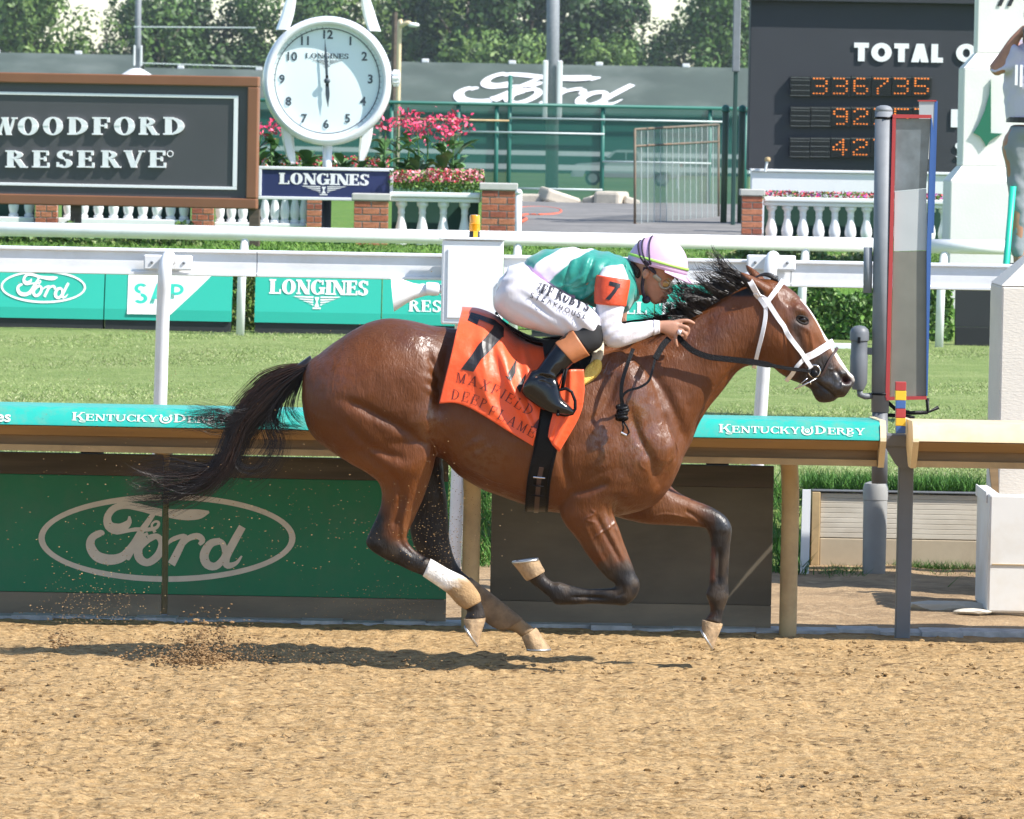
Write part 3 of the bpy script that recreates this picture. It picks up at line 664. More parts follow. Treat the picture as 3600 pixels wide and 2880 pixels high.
# --- hair: tail, mane, forelock
m_hair = mat('black_hair', (.012, .009, .008), rough=.33, var=.4, vscale=40, spec=.6)
m_hairb = mat('brown_black_hair', (.038, .018, .011), rough=.42, var=.5, vscale=40, spec=.5)
def strand(mb, pts, r0, r1, flat=.45):
    n = len(pts); mb.tube(pts, [r0+(r1-r0)*(i/(n-1))**1.3 for i in range(n)], 3, cap=False, flat=1)
def hairlock(mb, guide, count, spread0, spread1, r=.0012, n=11, Y0=0, Ys=.05, wav=.01, cut=(.7, 1.0)):
    g = spline(guide, 26)
    for _ in range(count):
        a = random.gauss(0, 1); bb = random.gauss(0, 1); L = random.uniform(*cut); ph = random.uniform(0, 6.3); fr = random.uniform(2, 6); pts = []
        jx = random.gauss(0, 1); jy = random.gauss(0, 1)
        for i in range(n):
            t = i/(n-1)*L; f = t*25; k = min(int(f), 24); c = g[k]+(g[k+1]-g[k])*(f-k)
            d = g[min(k+1, 25)]-g[max(k-1, 0)]; L2 = math.hypot(d[0], d[1])+1e-6; nx, ny = -d[1]/L2, d[0]/L2
            sp = spread0+(spread1-spread0)*t; off = a*sp*790*math.sin(min(1, t*1.6+.25)*1.57)+math.sin(ph+fr*t)*wav*790*t
            off += jx*.012*790*t*t
            p = P(c[0]+nx*off+jy*5*t, c[1]+ny*off, 0); pts.append((p.x, Y0+bb*(.012+Ys*t)+.01*math.sin(ph+3*t), p.z))
        strand(mb, pts, r*random.uniform(.7, 1.25), r*.25)
tl = MB(); tlb = MB()
main = [(1085,1285),(1030,1312),(965,1352),(905,1410),(850,1475),(815,1555),(780,1635),(710,1690),(600,1735),(490,1752)]
for kk in range(54):
    e = random.uniform(.62, 1.0); off = random.gauss(0, 24); o2 = random.gauss(0, 34); bend = random.gauss(0, 30); g = spline(main, 12)[:max(6, int(12*e))]
    gl = [(p[0]+off*.5*math.sin(i*.3)+o2*(i/11)**2*.5, p[1]+off*min(1, i/3)+bend*(i/11)**2) for i, p in enumerate(g)]
    hairlock(tl if kk % 3 else tlb, gl, 34, .010, .016, r=.0015, n=15, Y0=random.gauss(0, .02), Ys=.02, cut=(.7, 1.05), wav=.006)
for kk in range(16):
    y0 = random.uniform(1660, 1745); gl = [(790-random.uniform(0, 60), 1610+random.uniform(0, 50)), (680, y0-10), (580, y0+random.uniform(-25, 25)), (500, y0+random.uniform(-30, 30)), (430+random.uniform(-20, 40), y0+random.uniform(-30, 25))]
    hairlock(tlb if kk % 2 else tl, gl, 11, .006, .012, r=.0010, n=13, wav=.014)
for kk in range(12):
    y0 = random.uniform(1440, 1500); gl = [(900, 1420), (840, 1470), (760, y0), (690, y0+random.uniform(-20, 25)), (610+random.uniform(-30, 40), y0+random.uniform(-20, 40))]
    hairlock(tl, gl, 9, .006, .010, r=.0010, n=12, wav=.012)
hairlock(tl, [(1070,1300),(1000,1370),(960,1440),(945,1500),(965,1560),(920,1640),(840,1690)], 140, .014, .035, n=13)
hairlock(tl, [(1040,1310),(960,1390),(890,1455),(820,1470),(730,1455),(640,1440)], 85, .014, .03, n=12)
hairlock(tl, [(900,1430),(830,1490),(760,1500),(690,1470),(600,1480)], 45, .01, .035, n=12)
hairlock(tl, [(1060,1310),(985,1400),(955,1460),(985,1500),(1040,1505),(1095,1520)], 75, .014, .016, n=12)
hairlock(tl, [(1060,1330),(1030,1390),(1020,1440),(1050,1480),(1085,1500)], 45, .014, .018, n=11)
hairlock(tl, [(820,1560),(760,1640),(690,1650),(600,1640),(520,1650),(460,1720)], 75, .012, .03, n=13, wav=.02)
hairlock(tl, [(850,1560),(830,1620),(870,1655),(940,1640),(970,1590)], 36, .012, .02, n=12)
hairlock(tl, [(800,1600),(720,1680),(620,1740),(520,1760),(430,1745)], 110, .012, .024, n=12, wav=.02)
hairlock(tl, [(800,1620),(740,1700),(660,1720),(560,1700),(470,1730)], 45, .012, .03, n=12, wav=.025)
dk = MB(); dk.tube([P(1105,1282,0), P(1070,1298,0), P(1030,1320,0), P(985,1355,0)], [.045, .036, .028, .012], 12)
tail = dk.build('tail', m_hair, horse, smooth=True)
tl.build('hair', m_hair, tail, smooth=True); tlb.build('hair', m_hairb, tail, smooth=True)
crest = [(2130,1200),(2240,1190),(2330,1166),(2400,1132),(2470,1086),(2540,1044),(2600,1014),(2650,984)]
cg = spline(crest, 60)
mn = MB()
for cI in range(104):
    t = min(.999, (cI+random.random())/104); f = t*58; k = int(f); c = cg[k]+(cg[k+1]-cg[k])*(f-k)
    L = random.uniform(85, 200)*(1.0 if t > .5 else .72); lift = random.uniform(.15, .95)*(.35+.75*t); ang = math.atan2(-lift, -1.0); cur = random.uniform(-.5, .75); y0 = random.gauss(0, .014); fl = random.gauss(-.02, .04)
    for q in range(16):
        a0 = ang+random.gauss(0, .05); LL = L*random.uniform(.6, 1.05); sx = random.gauss(0, 11); ph = random.uniform(0, 6); sp = random.gauss(0, .05); pts = []
        for j in range(10):
            s_ = j/9; a2 = a0+cur*s_*.6+sp*s_*s_*1.3
            p = P(c[0]+sx*(1-.85*s_)+math.cos(a2)*LL*s_, c[1]+8-sx*.45*(1-.85*s_)+math.sin(a2)*LL*s_+8*s_*s_+3*math.sin(ph+5*s_)*s_, 0); pts.append((p.x, y0+random.gauss(0, .002)+fl*s_, p.z))
        strand(mn, pts, .0023*random.uniform(.7, 1.3), .0005)
for i in range(420):   # root mass lying along and just under the crest
    t = random.random(); f = t*58; k = int(f); c = cg[k]+(cg[k+1]-cg[k])*(f-k); L = random.uniform(45, 85); dn = random.uniform(-10, 24)
    sd = random.uniform(-1, 1); pts = []
    for j in range(6):
        s = j/5; p = P(c[0]-L*s, c[1]+6+dn*s*s*1.0-14*s+L*s*.30, 0); pts.append((p.x, sd*(.012+.014*s), p.z+.006))
    strand(mn, pts, .0022, .0006)
mn.build('mane', m_hair, horse, smooth=True)
fl = MB()
for i in range(60):
    a = random.gauss(0, .008); y = random.gauss(0, .014)
    pts = [P(2650+86*s, 978+10*s-17*math.sin(s*3.1)+a*600*s, 0)+Vector((0, y*(1-.6*s), 0)) for s in np.linspace(0, 1, 8)]
    strand(fl, pts, .0022, .0018)
for i in range(3):
    fl.tube([P(2722+9*math.cos(a+i), 984+6*math.sin(a+i)-i*2, 0)+Vector((0, .012*math.sin(a*2), 0)) for a in np.linspace(0, 6, 12)], .0048, 6)
fl.build('forelock', m_hair, horse, smooth=True)
# ------------------------------------------------------------------ tack
m_white_strap = mat('white_bridle_leather', (.80, .79, .80), rough=.4, var=.06, vscale=40, coat=.15)
m_black_lea = mat('black_leather', (.005, .005, .006), rough=.42, spec=.18, var=.2, vscale=30, bump=.12, bscale=120)
m_rubber = mat('black_rubber_grip', (.005, .005, .006), rough=.5, spec=.12, bump=.35, bscale=260)
m_brown_lea = mat('dark_brown_leather', (.045, .022, .018), rough=.4)
m_steel = mat('polished_steel', (.62, .61, .6), rough=.2, metal=1.0)
def strap(mb, px, w, side=-1, off=.006, n=26, th=.005, conv=None, bvh=None):
    pts = spline(px, n) if len(px) > 2 else np.array([np.array(px[0])+(np.array(px[1])-np.array(px[0]))*t for t in np.linspace(0, 1, n)])
    H = [hit(p[0], p[1], off, side, bvh) for p in pts]
    C = [h[0] for h in H]; N = [h[1] for h in H]
    for _ in range(2): C = [C[0]]+[(C[i-1]+C[i]*2+C[i+1])/4 for i in range(1, n-1)]+[C[-1]]
    ribbon3(mb, C, N, w, th)
    return C, N
def ribbon3(mb, C, N, w, th, closed=False):
    n = len(C); V = []; F = []
    for i in range(n):
        a = C[(i-1) % n] if closed or i > 0 else C[0]; b_ = C[(i+1) % n] if closed or i < n-1 else C[-1]
        t = (b_-a).normalized(); nn = (N[i]-t*N[i].dot(t)).normalized(); s = t.cross(nn); ww = (w[i] if hasattr(w, '__len__') else w)/2
        V += [C[i]-s*ww-nn*th*.5, C[i]-s*ww*.96+nn*th*.5, C[i]+s*ww*.96+nn*th*.5, C[i]+s*ww-nn*th*.5]
    m_ = n if closed else n-1
    for i in range(m_):
        j = (i+1) % n
        for k in range(4): F.append((i*4+k, i*4+(k+1) % 4, j*4+(k+1) % 4, j*4+k))
    if not closed: F += [(3, 2, 1, 0), tuple((n-1)*4+k for k in range(4))]
    mb.add(V, F)
def over(mb, px, w, th=.005, off=.006, arc=9, under=False):
    """strap that lies on both cheeks and crosses over the head at px[-1]"""
    pts = spline(px, 18) if len(px) > 2 else np.array([np.array(px[0])+(np.array(px[1])-np.array(px[0]))*t for t in np.linspace(0, 1, 14)])
    nr = [hit(p[0], p[1], off, -1) for p in pts]
    C = [h[0] for h in nr]; N = [h[1] for h in nr]
    e = C[-1]; d = (P(pts[-1][0], pts[-1][1], 0)-P(pts[-4][0], pts[-4][1], 0)).normalized()
    y0 = e.y
    mid = [Vector((e.x, 0, e.z))+d*(abs(y0)*.55*math.sin(a))+Vector((0, y0*math.cos(a), 0)) for a in np.linspace(0, math.pi, arc)[1:-1]]
    nm = [(d*math.sin(a)+Vector((0, -math.cos(a), 0))).normalized() for a in np.linspace(0, math.pi, arc)[1:-1]]
    C2 = [Vector((c.x, -c.y, c.z)) for c in reversed(C)]; N2 = [Vector((c.x, -c.y, c.z)) for c in reversed(N)]
    CC = C+mid+C2; NN = N+nm+N2
    for _ in range(2): CC = [CC[0]]+[(CC[i-1]+CC[i]*2+CC[i+1])/4 for i in range(1, len(CC)-1)]+[CC[-1]]
    ribbon3(mb, CC, NN, w, th)
bridle = thing('bridle', 'white leather bridle on the bay horse head with steel bit ring', 'bridle', (0, 0, 0))
for nm, px, w in (('browband', [(2698,1056),(2722,1026),(2744,998)], .022), ('noseband', [(2820,1259),(2845,1248),(2872,1234),(2900,1218),(2921,1207)], .032),
                  ('jaw_strap', [(2823,1257),(2800,1282),(2785,1308),(2768,1334)], .019), ('throat_latch', [(2690,1075),(2690,1110),(2680,1165),(2664,1225),(2653,1274)], .018),
                  ('headpiece', [(2700,1062),(2680,1046),(2662,1030),(2648,1010),(2640,996)], .026)):
    m = MB(); over(m, px, w); m.build(nm, m_white_strap, bridle, angle=R(40))
for s in (-1, 1):
    m = MB(); strap(m, [(2690,1050),(2740,1130),(2785,1200),(2824,1258)], .022, s, .009); m.build('cheek_strap', m_white_strap, bridle, angle=R(40))
    m = MB(); strap(m, [(2655,1026),(2675,1052),(2692,1080)], .022, s, .010); m.build('throat_strap', m_white_strap, bridle, angle=R(40))
    m = MB(); strap(m, [(2822,1256),(2836,1272),(2848,1290)], .020, s, .012); m.build('bit_strap', m_white_strap, bridle, angle=R(40))
    c, nn = hit(2858, 1300, .012, s); m = MB()
    m.tube([c+Vector((.026*math.cos(a), 0, .026*math.sin(a))) for a in np.linspace(0, 6.283, 21)], .0042, 8, cap=False); m.build('bit_ring', m_steel, bridle, smooth=True)
    m = MB(); m.ico(c+Vector((.0, s*.006, -.012)), .017, 2, sc=(1, .5, 1)); m.build('bit_guard', m_black_lea, bridle, smooth=True)
    m = MB()
    m.tube([P(2872,1330,c.y+s*.01), P(2830,1352,c.y+s*.012), P(2792,1369,c.y+s*.012)], [.003, .0042, .003], 8); m.tube([P(2838,1330,c.y+s*.012), P(2806,1357,c.y+s*.012)], [.007, .006], 8, flat=.4)
    m.tube([P(2847,1340,c.y+s*.014), P(2851,1352,c.y+s*.014)], .003, 6); m.build('bit_shank', m_steel, bridle, smooth=True)
m = MB(); over(m, [(2884,1322),(2897,1300),(2908,1274),(2924,1246),(2936,1231)], .011, .005, .008); m.build('nose_loop', m_brown_lea, bridle, angle=R(40))
rein = thing('rein', 'black rubber-gripped rein running from the bit to the rider hands with knotted end', 'rein', (0, 0, 0))
def strip3(mb, px, ys, w, th, n=40):
    s = spline([(a[0], a[1], y) for a, y in zip(px, ys)], n); C = [P(q[0], q[1], q[2]) for q in s]
    ribbon3(mb, C, [Vector((0, -1, .15))]*n, w, th)
for s in (1, -1):
    m = MB(); strip3(m, [(2850,1306),(2760,1294),(2660,1275),(2560,1263),(2490,1254),(2435,1232),(2398,1200),(2372,1172)], [-s*v for v in (.082, .12, .14, .15, .158, .165, .17, .15)], [.014]*3+[.016]*6+[.026]*31, .011)
    m.build('rein_strap', m_rubber, rein, angle=R(40))
m = MB(); strip3(m, [(2352,1190),(2330,1215),(2303,1262)], [-.17, -.20, -.235], .028, .008, 12); m.build('rein_splice', m_rubber, rein, angle=R(40))
m = MB(); strip3(m, [(2303,1262),(2294,1300),(2280,1340),(2248,1362),(2208,1374),(2188,1395),(2184,1425)], [-.235, -.262, -.275, -.283, -.288, -.29, -.292], .011, .004, 40)
strip3(m, [(2226,1226),(2206,1280),(2188,1340),(2184,1390),(2190,1430)], [-.23, -.265, -.285, -.292, -.293], .017, .005, 30); m.build('rein_end', m_black_lea, rein, angle=R(40))
m = MB()
for k in range(4):
    c = P(2187+3*math.sin(k*2), 1432+k*13, -.297); m.tube([c+Vector((.021*math.cos(a), .013*math.sin(a), .006*math.sin(a+k))) for a in np.linspace(0, 6.28, 14)], .0095, 8, cap=False)
m.tube([P(*q, -.3) for q in ((2190,1478),(2204,1500),(2212,1520),(2202,1532),(2186,1528),(2192,1505),(2188,1480))], .0045, 6); m.build('knot', m_black_lea, rein, smooth=True)
m = MB(); m.tube([P(2183,1521,-.304), P(2203,1531,-.304)], .0055, 6); m.build('buckle', m_steel, rein)
# saddle towel (number cloth)
m_orange = mat('orange_saddle_cloth', (.84, .088, .010), rough=.45, var=.07, vscale=12, bump=.18, bscale=34, sheen=.3, spec=.55)
m_print = mat('black_cloth_print', (.018, .016, .018), rough=.42, var=.3, vscale=30)
m_stitch = mat('maroon_stitching', (.07, .006, .010), rough=.6)
cloth = thing('saddle_cloth', 'orange saddle cloth with black seven draped over the horse back', 'saddle cloth', (0, 0, 0))
def clothgrid(L, Rg, top, bot, nu, nv, yfn, fold, mirror=True):
    Ls, Rs, Ts, Bs = spline(L, nv), spline(Rg, nv), spline(top, nu), spline(bot, nu)
    def q(u, v):
        iu, iv = u*(nu-1), v*(nv-1); a, b_ = int(round(iu)), int(round(iv))
        p = (1-u)*Ls[b_]+u*Rs[b_]+(1-v)*Ts[a]+v*Bs[a]-((1-u)*(1-v)*Ls[0]+u*(1-v)*Rs[0]+(1-u)*v*Ls[-1]+u*v*Rs[-1])
        return p
    V = []; F = []
    for j in range(nv):
        for i in range(nu):
            u, v = i/(nu-1), j/(nv-1); p = q(u, v); y = yfn(u, v)
            pt = P(p[0], p[1], 0); r = HBVH.ray_cast(Vector((pt.x, -1.5, pt.z)), Vector((0, 1, 0)))
            if r[0] is not None: y = min(y, r[0].y-.012)
            V.append([pt.x, y, pt.z, u, v])
    A = np.array(V).reshape(nv, nu, 5)
    for _ in range(5):
        Bm = A[:, :, 1].copy(); Bm[1:-1, 1:-1] = (A[:-2, 1:-1, 1]+A[2:, 1:-1, 1]+A[1:-1, :-2, 1]+A[1:-1, 2:, 1])/4; A[:, :, 1] = np.minimum(A[:, :, 1]+.004, Bm)
    for j in range(nv):
        for i in range(nu): A[j, i, 1] += fold(A[j, i, 3], A[j, i, 4])
    out = MB()
    for sgn in ((1, -1) if mirror else (1,)):
        VV = [(a[0], sgn*a[1], a[2]) for a in A.reshape(-1, 5)]
        VB = [(a[0], sgn*(a[1]+.004), a[2]) for a in A.reshape(-1, 5)]
        FF = []; n0 = nu*nv
        for j in range(nv-1):
            for i in range(nu-1):
                f = (j*nu+i, j*nu+i+1, (j+1)*nu+i+1, (j+1)*nu+i); FF.append(f); FF.append(tuple(k+n0 for k in reversed(f)))
        bd = [(0, i, 0, i+1) for i in range(nu-1)]+[(nv-1, i, nv-1, i+1) for i in range(nu-1)]+[(j, 0, j+1, 0) for j in range(nv-1)]+[(j, nu-1, j+1, nu-1) for j in range(nv-1)]
        for a in bd: FF.append((a[0]*nu+a[1], a[2]*nu+a[3], a[2]*nu+a[3]+n0, a[0]*nu+a[1]+n0))
        out.add(VV+VB, FF)
    if mirror:   # bridge over the spine
        T = [tuple(a[:3]) for a in A[0]]; VV = T+[(t[0], 0, t[2]+.012) for t in T]+[(t[0], -t[1], t[2]) for t in T]; FF = []
        for i in range(nu-1): FF += [(i, i+1, nu+i+1, nu+i), (nu+i, nu+i+1, 2*nu+i+1, 2*nu+i)]
        out.add(VV, FF)
    return out
def yf(u, v): return float(np.interp(v, [0, .12, .3, .55, 1], [-.05, -.15, -.235, -.29, -.305]))-.01*u
def fold1(u, v):
    f = 0
    for (u0, v0, ang, w, am) in ((.62, .35, 58, .05, .022), (.72, .55, 50, .04, .02), (.45, .6, 64, .06, .014), (.82, .3, 70, .04, .018), (.3, .25, 80, .07, .010), (.92, .75, 60, .04, .014), (.55, .8, 40, .05, .01)):
        d = (u-u0)*math.sin(R(ang))-(v-v0)*math.cos(R(ang)); t = (u-u0)*math.cos(R(ang))+(v-v0)*math.sin(R(ang))
        f -= am*math.exp(-(d/w)**2)*math.exp(-(t/.45)**2)
    return f-.012*max(0, v-.75)*math.sin(u*14)*4*.3
cg_ = clothgrid([(1624,1088),(1606,1160),(1588,1240),(1565,1330),(1547,1408)], [(1916,1219),(1912,1300),(1902,1400),(1890,1480),(1873,1555)],
    [(1624,1088),(1680,1093),(1732,1112),(1775,1140),(1822,1186),(1870,1208),(1916,1219)], [(1547,1408),(1600,1406),(1650,1422),(1715,1458),(1800,1512),(1873,1555)], 60, 52, yf, fold1)
cl1 = cg_.build('cloth', m_orange, cloth, smooth=True)
cg2 = clothgrid([(1960,1300),(1952,1400),(1932,1480),(1925,1522)], [(2050,1290),(2052,1370),(2034,1455),(1964,1578)],
    [(1960,1300),(2000,1290),(2050,1290)], [(1925,1522),(1940,1550),(1964,1578)], 22, 30, lambda u, v: -.29-.015*v+.02*(u-.5), lambda u, v: -.014*math.exp(-((u-.55)/.12)**2)-.01*math.exp(-((u-.2)/.1)**2)*v, mirror=False)
cg2.build('cloth_flap', m_orange, cloth, smooth=True)
CB = bvh_of(cl1)
z7 = lambda p: (1500+p[0]*.4290, 1080+p[1]*.4290)
seven = []
def quadsub(q, k=5):
    q = [np.array(p, float) for p in q]; o = []
    for i in range(k):
        for j in range(k):
            f = lambda u, v: tuple((q[0]*(1-u)+q[1]*u)*(1-v)+(q[3]*(1-u)+q[2]*u)*v)
            o.append([f(i/k, j/k), f((i+1)/k, j/k), f((i+1)/k, (j+1)/k), f(i/k, (j+1)/k)])
    return o
for q in ([(338,100),(365,42),(445,64),(415,135)], [(424,92),(445,64),(560,104),(552,148)], [(552,140),(560,104),(632,165),(540,175)], [(540,170),(632,165),(628,240),(555,205)], [(540,170),(630,225),(530,335),(432,290)], [(432,290),(530,335),(450,410),(375,372)], [(375,372),(450,410),(388,508),(288,488)]): seven += quadsub(q, 4)
project_print('number', seven, z7, CB, m_print, cloth)
for q in ([(735,410),(725,520),(690,585),(650,545)], [(820,520),(805,575),(760,680),(735,630)]): project_print('club_mark', quadsub(q, 4), z7, CB, m_print, cloth)
def along(base, hgt, tlen, polys, wtot):
    s = spline(base, 60); seg = np.r_[0, np.cumsum(np.hypot(*np.diff(s[:, :2], axis=0).T))]; Ltot = seg[-1]
    def tf(p):
        d = p[0]/wtot*Ltot; x = np.interp(d, seg, s[:, 0]); y = np.interp(d, seg, s[:, 1]); x2 = np.interp(d+4, seg, s[:, 0])
        i = min(int(np.searchsorted(seg, d)), 58); tg = s[i+1]-s[i]; tg = tg/np.hypot(*tg)
        return (x+tg[1]*p[1]*hgt, y-tg[0]*p[1]*hgt)
    return tf
for txt, base in (('MAXFIELD', [(240,592),(350,612),(470,652),(600,715),(720,790),(850,868)]), ('DEEP', [(208,728),(280,742),(370,766),(480,812)]), ('FLAME', [(502,850),(600,896),(680,940),(780,995),(872,1042)])):
    pl, w = layout(txt, glyph, sp=.28, S=.10, T=.045, h=.04, e=.08); tf0 = along(base, 80, 0, pl, w)
    project_print('lettering', pl, lambda p: z7(tf0(p)), CB, m_stitch, cloth, .0022)
# saddle, pad, girth, stirrups
saddle = thing('saddle', 'small black racing saddle with wide girth and stirrup under the jockey', 'saddle', (0, 0, 0))
m = MB(); loftpx(m, [(1748,1104,1756,1116,.075),(1770,1128,1782,1146,.12),(1820,1160,1830,1184,.14),(1880,1186,1884,1206,.15),(1950,1196,1952,1222,.15),(2010,1192,2012,1224,.12),(2060,1180,2066,1206,.06)], dens=4)
m.build('seat', m_black_lea, saddle, smooth=True)
m = MB(); m.tube([P(1746,1102,y) for y in np.linspace(-.08, .08, 7)], .008, 8); m.build('cantle_rim', m_black_lea, saddle, smooth=True)
for s in (-1, 1):
    pts = [(1905,1210),(2085,1195),(2075,1270),(2030,1330),(1985,1400),(1968,1452),(1902,1452),(1915,1330)]
    m = MB(); c = np.mean(pts, 0); ring = spline(pts+[pts[0]], 40)[:-1]; V = []
    for k in (0, .35, .7, 1.0):
        for p in ring:
            q = c+(p-c)*max(k, .02); h, nn = hit(q[0], q[1], .024, s); V.append((h.x, s*max(abs(h.y), .17), h.z))
    N = len(ring); F = [(a*N+i, a*N+(i+1) % N, (a+1)*N+(i+1) % N, (a+1)*N+i) for a in range(3) for i in range(N)]; m.add(V, F); m.build('flap', m_black_lea, saddle, smooth=True)
    m = MB(); m.tube([P(1998,1258,s*.29), P(1985,1320,s*.335), P(1976,1372,s*.345)], .009, 6, flat=.3); m.tube([P(1984,1300,s*.342), P(1962,1372,s*.35)], .011, 6, flat=.25); m.build('stirrup_leather', m_black_lea, saddle, smooth=True)
    m = MB(); ys = s*.345
    m.tube([P(*q, ys) for q in ((1944,1392),(1962,1372),(1990,1366),(2010,1378),(2022,1410),(2022,1438),(2012,1455),(1990,1460),(1962,1456))], .0072, 8); m.tube([P(1960,1458,ys-.055), P(1964,1458,ys+.055)], .007, 8); m.build('stirrup', m_steel if s > 0 else m_black_lea, saddle, smooth=True)
m = MB(); Vg = []; NG = 56
def girth_x(z):
    return float(np.interp(z, [P(1885,1800,0).z, P(1895,1700,0).z, P(1915,1600,0).z, P(1932,1450,0).z], [P(1884,1800,0).x, P(1892,1700,0).x, P(1916,1600,0).x, P(1934,1450,0).x]))
zc = P(1900,1480,0).z; C_ = []; N_2 = []
for k in range(NG):
    a = R(-200+ 230*k/(NG-1))   # around from near side, under the belly, to the far side
    d = Vector((0, math.cos(a), math.sin(a))); 
    x = girth_x(zc+math.sin(a)*.4); o_ = Vector((x, 0, zc))
    r = HBVH.ray_cast(o_+d*.47, -d)
    if r[0] is not None and (a < R(10)): C_.append(r[0]+d*.008); N_2.append(d)
for _ in range(3): C_ = [C_[0]]+[(C_[i-1]+C_[i]*2+C_[i+1])/4 for i in range(1, len(C_)-1)]+[C_[-1]]
ribbon3(m, C_, N_2, .098, .010); g_ = m.build('girth', m_black_lea, saddle, angle=R(40))
for off_ in (-.046, .046):
    m = MB(); ribbon3(m, [c+n_*.006+Vector((off_, 0, 0)) for c, n_ in zip(C_, N_2)], N_2, .012, .006); m.build('girth_piping', m_rubber, g_, angle=R(40))
m = MB(); sub = [(c, n_) for c, n_ in zip(C_, N_2) if c.y < 0 and c.z < P(1900,1625,0).z]
ribbon3(m, [c+n_*.008 for c, n_ in sub], [n_ for c, n_ in sub], .021, .005); m.build('girth_strap', m_brown_lea, g_, angle=R(40))
for py in (1660, 1690, 1722):
    h, nn = hit(1893-(py-1660)*.1, py, .022, -1); m = MB(); m.tube([h+Vector((-.026, 0, .002)), h+Vector((.026, 0, -.002))], .0036, 6); m.build('girth_keeper', m_steel if py == 1660 else m_black_lea, g_)
pad = thing('saddle_pad', 'yellow foam saddle pad showing in front of the orange cloth', 'saddle pad', (0, 0, 0))
m_foam = mat('yellow_foam', (.78, .55, .12), rough=.85, bump=.4, bscale=120, var=.12)
m_chamois = mat('cream_chamois', (.62, .55, .42), rough=.8, var=.15, vscale=20)
def slab(pts, off0, off1, mm, name, par, s=-1):
    m = MB(); ring = spline(pts+[pts[0]], 36)[:-1]; c = np.mean(pts, 0); V = []; N = 36-1
    for k, o in ((.02, off1), (.6, off1), (.95, off1*.98), (1.0, (off0+off1)/2), (1.0, off0)):
        for p in ring:
            q = c+(p-c)*k; h, nn = hit(q[0], q[1], o, s); V.append(h)
    F = [(a*N+i, a*N+(i+1) % N, (a+1)*N+(i+1) % N, (a+1)*N+i) for a in range(4) for i in range(N)]; m.add(V, F); return m.build(name, mm, par, smooth=True)
for s in (-1, 1):
    slab([(2034,1360),(2040,1320),(2066,1288),(2108,1262),(2112,1296),(2086,1328)], .0, .035, m_foam, 'foam', pad, s)
    slab([(2080,1225),(2118,1208),(2120,1240),(2108,1268),(2072,1282)], .0, .024, m_chamois, 'chamois', pad, s)
# ------------------------------------------------------------------ jockey
m_skin = mat('tanned_skin', (.40, .20, .13), rough=.5, var=.12, vscale=30, bump=.08, bscale=160, spec=.4)
m_pants = mat('white_silk_breeches', (.68, .66, .70), rough=.34, var=.03, vscale=10, sheen=.25, bump=.15, bscale=24, stretch=(1, 1, .5))
m_silk = mat('teal_silk', (.02, .33, .26), rough=.42, vcol='dye', sheen=.3, bump=.22, bscale=22)
m_sleeve = mat('white_silk_sleeve', (.68, .66, .71), rough=.42, sheen=.25, bump=.2, bscale=24)
m_boot = mat('patent_black_boot', (.004, .004, .005), rough=.2, coat=.35, spec=.4, bump=.12, bscale=18)
m_cuff = mat('tan_boot_cuff', (.42, .155, .06), rough=.45, var=.15, vscale=25)
m_stocking = mat('black_stocking', (.008, .008, .009), rough=.75)
m_arm_o = mat('orange_armband', (.62, .07, .02), rough=.5, bump=.15, bscale=40)
m_lilac = mat('lilac_helmet_cover', (.62, .41, .61), rough=.45, var=.03, vscale=9, sheen=.2, bump=.12, bscale=20)
m_lime = mat('lime_band', (.36, .66, .12), rough=.5)
m_cord = mat('dark_elastic_cord', (.015, .008, .022), rough=.6)
m_dkhair = mat('dark_hair', (.012, .008, .006), rough=.6, bump=.5, bscale=150)
jock = thing('person', 'jockey in teal and pink silks crouched over the bay horse neck', 'person', (0, 0, 0))
def shrink(d, f):
    o = []
    for r in d:
        cx, cy = (r[0]+r[2])/2, (r[1]+r[3])/2
        o.append((cx+(r[0]-cx)*f, cy+(r[1]-cy)*f, cx+(r[2]-cx)*f, cy+(r[3]-cy)*f, r[4]*f)+tuple(r[5:]))
    return o
def mir(d, dx=0, dy=0):
    return [(r[0]+dx, r[1]+dy, r[2]+dx, r[3]+dy, r[4], -r[5])+tuple(r[6:]) for r in d]
TORSO = [(1842,930,1932,1030,.135,0),(1862,902,1975,1043,.155,0),(1910,882,2032,1062,.168,0),(1970,873,2088,1078,.178,0),(2030,871,2136,1092,.188,0),(2090,880,2178,1100,.196,0),(2145,889,2212,1092,.185,0),(2182,900,2230,1066,.135,0),(2206,914,2240,1046,.075,0)]
PELV = [(1920,960,1960,1060,.13,0),(1850,925,1925,1060,.15,0),(1800,938,1870,1100,.165,0),(1760,975,1800,1110,.15,0),(1738,1030,1752,1070,.09,0)]
THIGH = [(1790,938,1734,1045,.09,-.085),(1832,930,1742,1092,.13,-.095),(1885,962,1795,1136,.122,-.125),(1945,1008,1862,1158,.108,-.165),(2012,1046,1942,1176,.094,-.205),(2068,1074,2012,1184,.082,-.235),(2104,1108,2062,1192,.068,-.25),(2116,1150,2084,1200,.045,-.255)]
SHIN = [(2120,1150,2052,1108,.052,-.255),(2116,1214,2026,1146,.062,-.262),(2070,1246,2006,1160,.061,-.275),(2022,1275,1957,1202,.057,-.29),(1990,1304,1920,1254,.049,-.305),(1962,1330,1882,1306,.042,-.318)]
FOOT = [(1846,1338,1832,1376,.026,-.325),(1880,1300,1846,1396,.037,-.325),(1955,1330,1888,1428,.042,-.33),(1974,1394,1930,1452,.045,-.335),(1998,1420,1986,1460,.041,-.335),(2020,1444,2014,1459,.022,-.335)]
